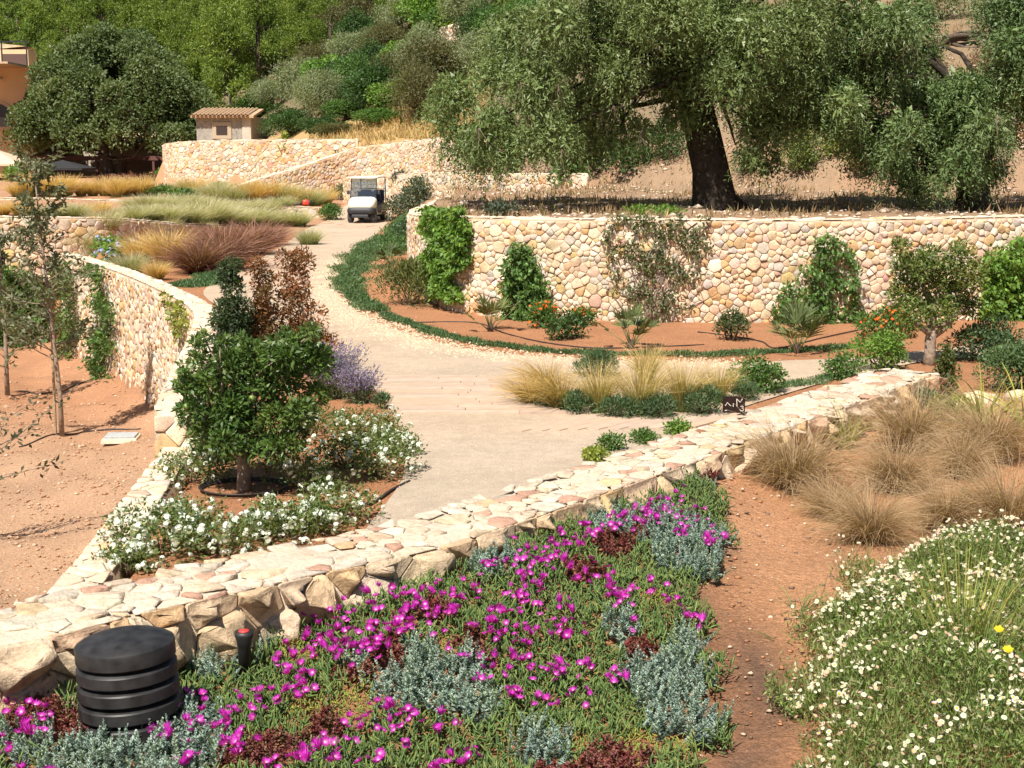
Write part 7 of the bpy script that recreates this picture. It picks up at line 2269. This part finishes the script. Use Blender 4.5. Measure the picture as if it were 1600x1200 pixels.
# ---- orange rendered house
def house():
    y0 = 112.0
    s = y0 / FPX
    xr = at_y(45, 100, y0)[0]
    zl = 1.4
    o = thing('rendered_house', 'orange rendered house with arched opening and roof terrace at the left edge', 'building', Vector((xr - 4, y0, zl)))
    OR = mat_plain('orange_render', (0.66, 0.46, 0.27), 0.9, noise=0.08, nscale=0.8)
    ST = mat_plain('stone_band', (0.50, 0.36, 0.24), 0.9, noise=0.15, nscale=3)
    DKW = mat_plain('dark_opening', (0.02, 0.022, 0.028), 0.4)
    BR = mat_plain('brown_fabric', (0.10, 0.055, 0.045), 0.8)
    zt_ = at_y(20, 106, y0)[2] - zl
    MB().box((-2.5, 5, zt_ / 2), (13.0, 10, zt_)).build('wall', OR, o)
    MB().box((-2.5, -0.02, zt_ + 0.06), (13.3, 10.2, 0.14)).build('cornice', ST, o)
    # arched opening on the front
    cx = at_y(-14, 180, y0)[0] - o.location.x
    z0 = at_y(0, 196, y0)[2] - zl; z1 = at_y(0, 160, y0)[2] - zl
    hw = 31 * s
    arch = [(-hw, z0), (hw, z0)] + [(hw * math.cos(a), z1 - 0.9 + 0.9 * math.sin(a)) for a in np.linspace(0, math.pi, 11)]
    fr = MB().prism([(cx + x * 1.14, z0 - 0.15 if z == z0 else z + 0.22) for x, z in arch], -0.06, 0.02, 'y').build('window', ST, o)
    MB().prism([(cx + x, z) for x, z in arch], -0.10, -0.05, 'y').build('pane', DKW, fr)
    MB().box((cx + 0.2, -0.12, z0 + 0.25), (hw * 1.7, 0.05, 0.7)).build('railing', mat_plain('rail_grey', (0.12, 0.13, 0.14), 0.5), fr)
    MB().box((cx, -0.08, z0 - 0.2), (hw * 2.4, 0.12, 0.22)).build('sill', ST, fr)
    # roof terrace screen, frame and tiled roof piece
    zr = zt_ + 0.15
    sc = at_y(20, 95, y0)[0] - o.location.x
    MB().box((sc, 0.3, zr + 0.45), (38 * s, 0.06, 0.86)).build('terrace_screen', BR, o)
    for px in (1, 40):
        MB().box((at_y(px, 90, y0)[0] - o.location.x, 0.3, zr + 0.9), (0.09, 0.09, 1.8)).build('terrace_post', DKW, o)
    MB().box((sc, 0.3, zr + 1.78), (40 * s, 0.09, 0.09)).build('terrace_beam', DKW, o)
    MB().prism([(-4.5, zr + 1.2), (0.2, zr + 1.65), (-4.5, zr + 2.15)], 3.0, 6.0, 'y').build('roof', M_TILE[1], o, loc=(sc - 0.2, 0, 0))
    MB().box((sc - 0.9, 4.0, zr + 0.7), (2.2, 2.0, 1.4)).build('roof_room', OR, o)
    MB().tube([(at_y(2, 122, y0)[0] - o.location.x, -0.1, at_y(2, 122, y0)[2] - zl), (at_y(2, 124, y0)[0] - o.location.x, -0.5, at_y(2, 124, y0)[2] - zl)], 0.12, 8).build('spout', mat_plain('pale_spout', (0.55, 0.5, 0.45), 0.8), o)
house()
def parasol(label, px, py, wpx, y0, col, hgt):
    p = at_y(px, py, y0)
    zg = h1(p[0], y0)
    s = y0 / FPX
    o = thing('parasol', label, 'parasol', Vector((p[0], y0, zg)), 0, 'parasols by the house')
    H_ = p[2] - zg
    w = wpx * s / 2
    cm = mat_plain('parasol_cloth_' + label.split()[0], col, 0.85)
    V = [(0, 0, H_)] + [(w * a, w * b, H_ - hgt) for a, b in ((-1, -1), (0, -1.02), (1, -1), (1.02, 0), (1, 1), (0, 1.02), (-1, 1), (-1.02, 0))] + [(0, 0, H_ - 0.04)] + [(w * a, w * b, H_ - hgt - 0.14) for a, b in ((-1, -1), (0, -1.02), (1, -1), (1.02, 0), (1, 1), (0, 1.02), (-1, 1), (-1.02, 0))]
    F = [(0, 1 + k, 1 + (k + 1) % 8) for k in range(8)] + [(9, 10 + (k + 1) % 8, 10 + k) for k in range(8)] + [(1 + k, 10 + k, 10 + (k + 1) % 8, 1 + (k + 1) % 8) for k in range(8)]
    MB().add(V, F).build('canopy', cm, o)
    MB().tube([(0, 0, 0), (0, 0, H_)], 0.05, 8).build('pole', M_WOOD, o)
    MB().box((0, 0, 0.05), (0.6, 0.6, 0.1)).build('base', M_DEEP, o)
parasol('beige square parasol in front of the orange house', -10, 232, 110, 100, (0.60, 0.46, 0.32), 1.0)
parasol('black parasol beside the trunks of the dome-shaped tree', 98, 250, 82, 104, (0.02, 0.02, 0.022), 0.55)

# ---- old dry-stone terrace walls on the slope
def dry_wall(label, a, b, h, seed):
    r = np.random.default_rng(seed)
    pts = [a, ((a[0] + b[0]) / 2 + 0.1, (a[1] + b[1]) / 2), b]
    zs = [h1(*q) + h for q in pts]
    return build_wall('dry_stone_wall', label, pts, zs, 0.5, h + 0.8, 0.36, +1, r, cap=False, far=True, n_obj=60, depth=0.10, joint=0.012, face_rough=0.3)
dry_wall('grey dry-stone terrace wall on the bank at the right picture edge', (15.6, 50.5), (24, 51.5), 1.45, 5)
q1, q2 = gp(690, 68, 95), gp(775, 60, 95)
dry_wall('old dry-stone terrace wall high on the slope above the brownish tree', (q1.x, q1.y), (q2.x, q2.y), 1.1, 6)
q1, q2 = gp(572, 98, 95), gp(605, 96, 95)
dry_wall('small grey ruin of dry-stone wall in the middle of the slope', (q1.x, q1.y), (q2.x, q2.y), 1.0, 7)
# fallen old trunk on the slope at the right
p = gp(1500, 72, 50)
o = thing('fallen_trunk', 'gnarled old olive stump lying on the slope among dry stalks', 'log', p)
r = np.random.default_rng(12)
tb = []
for k in range(9):
    a = Vector((r.uniform(-1.6, -0.6), r.normal(0, 0.25), r.uniform(0.0, 0.5))); c = Vector((r.uniform(0.8, 2.0), r.normal(0, 0.25), r.uniform(0.1, 0.7)))
    rad = r.uniform(0.08, 0.2)
    tb.append((bend(a, c, r, 0.12, 6), [rad * f for f in (0.7, 1.1, 1.0, 0.9, 0.7, 0.5, 0.2)]))
part('trunk', tubes_mesh('trunk', tb, 9), o, M_BARK)
o.scale = (0.6, 0.6, 0.6)
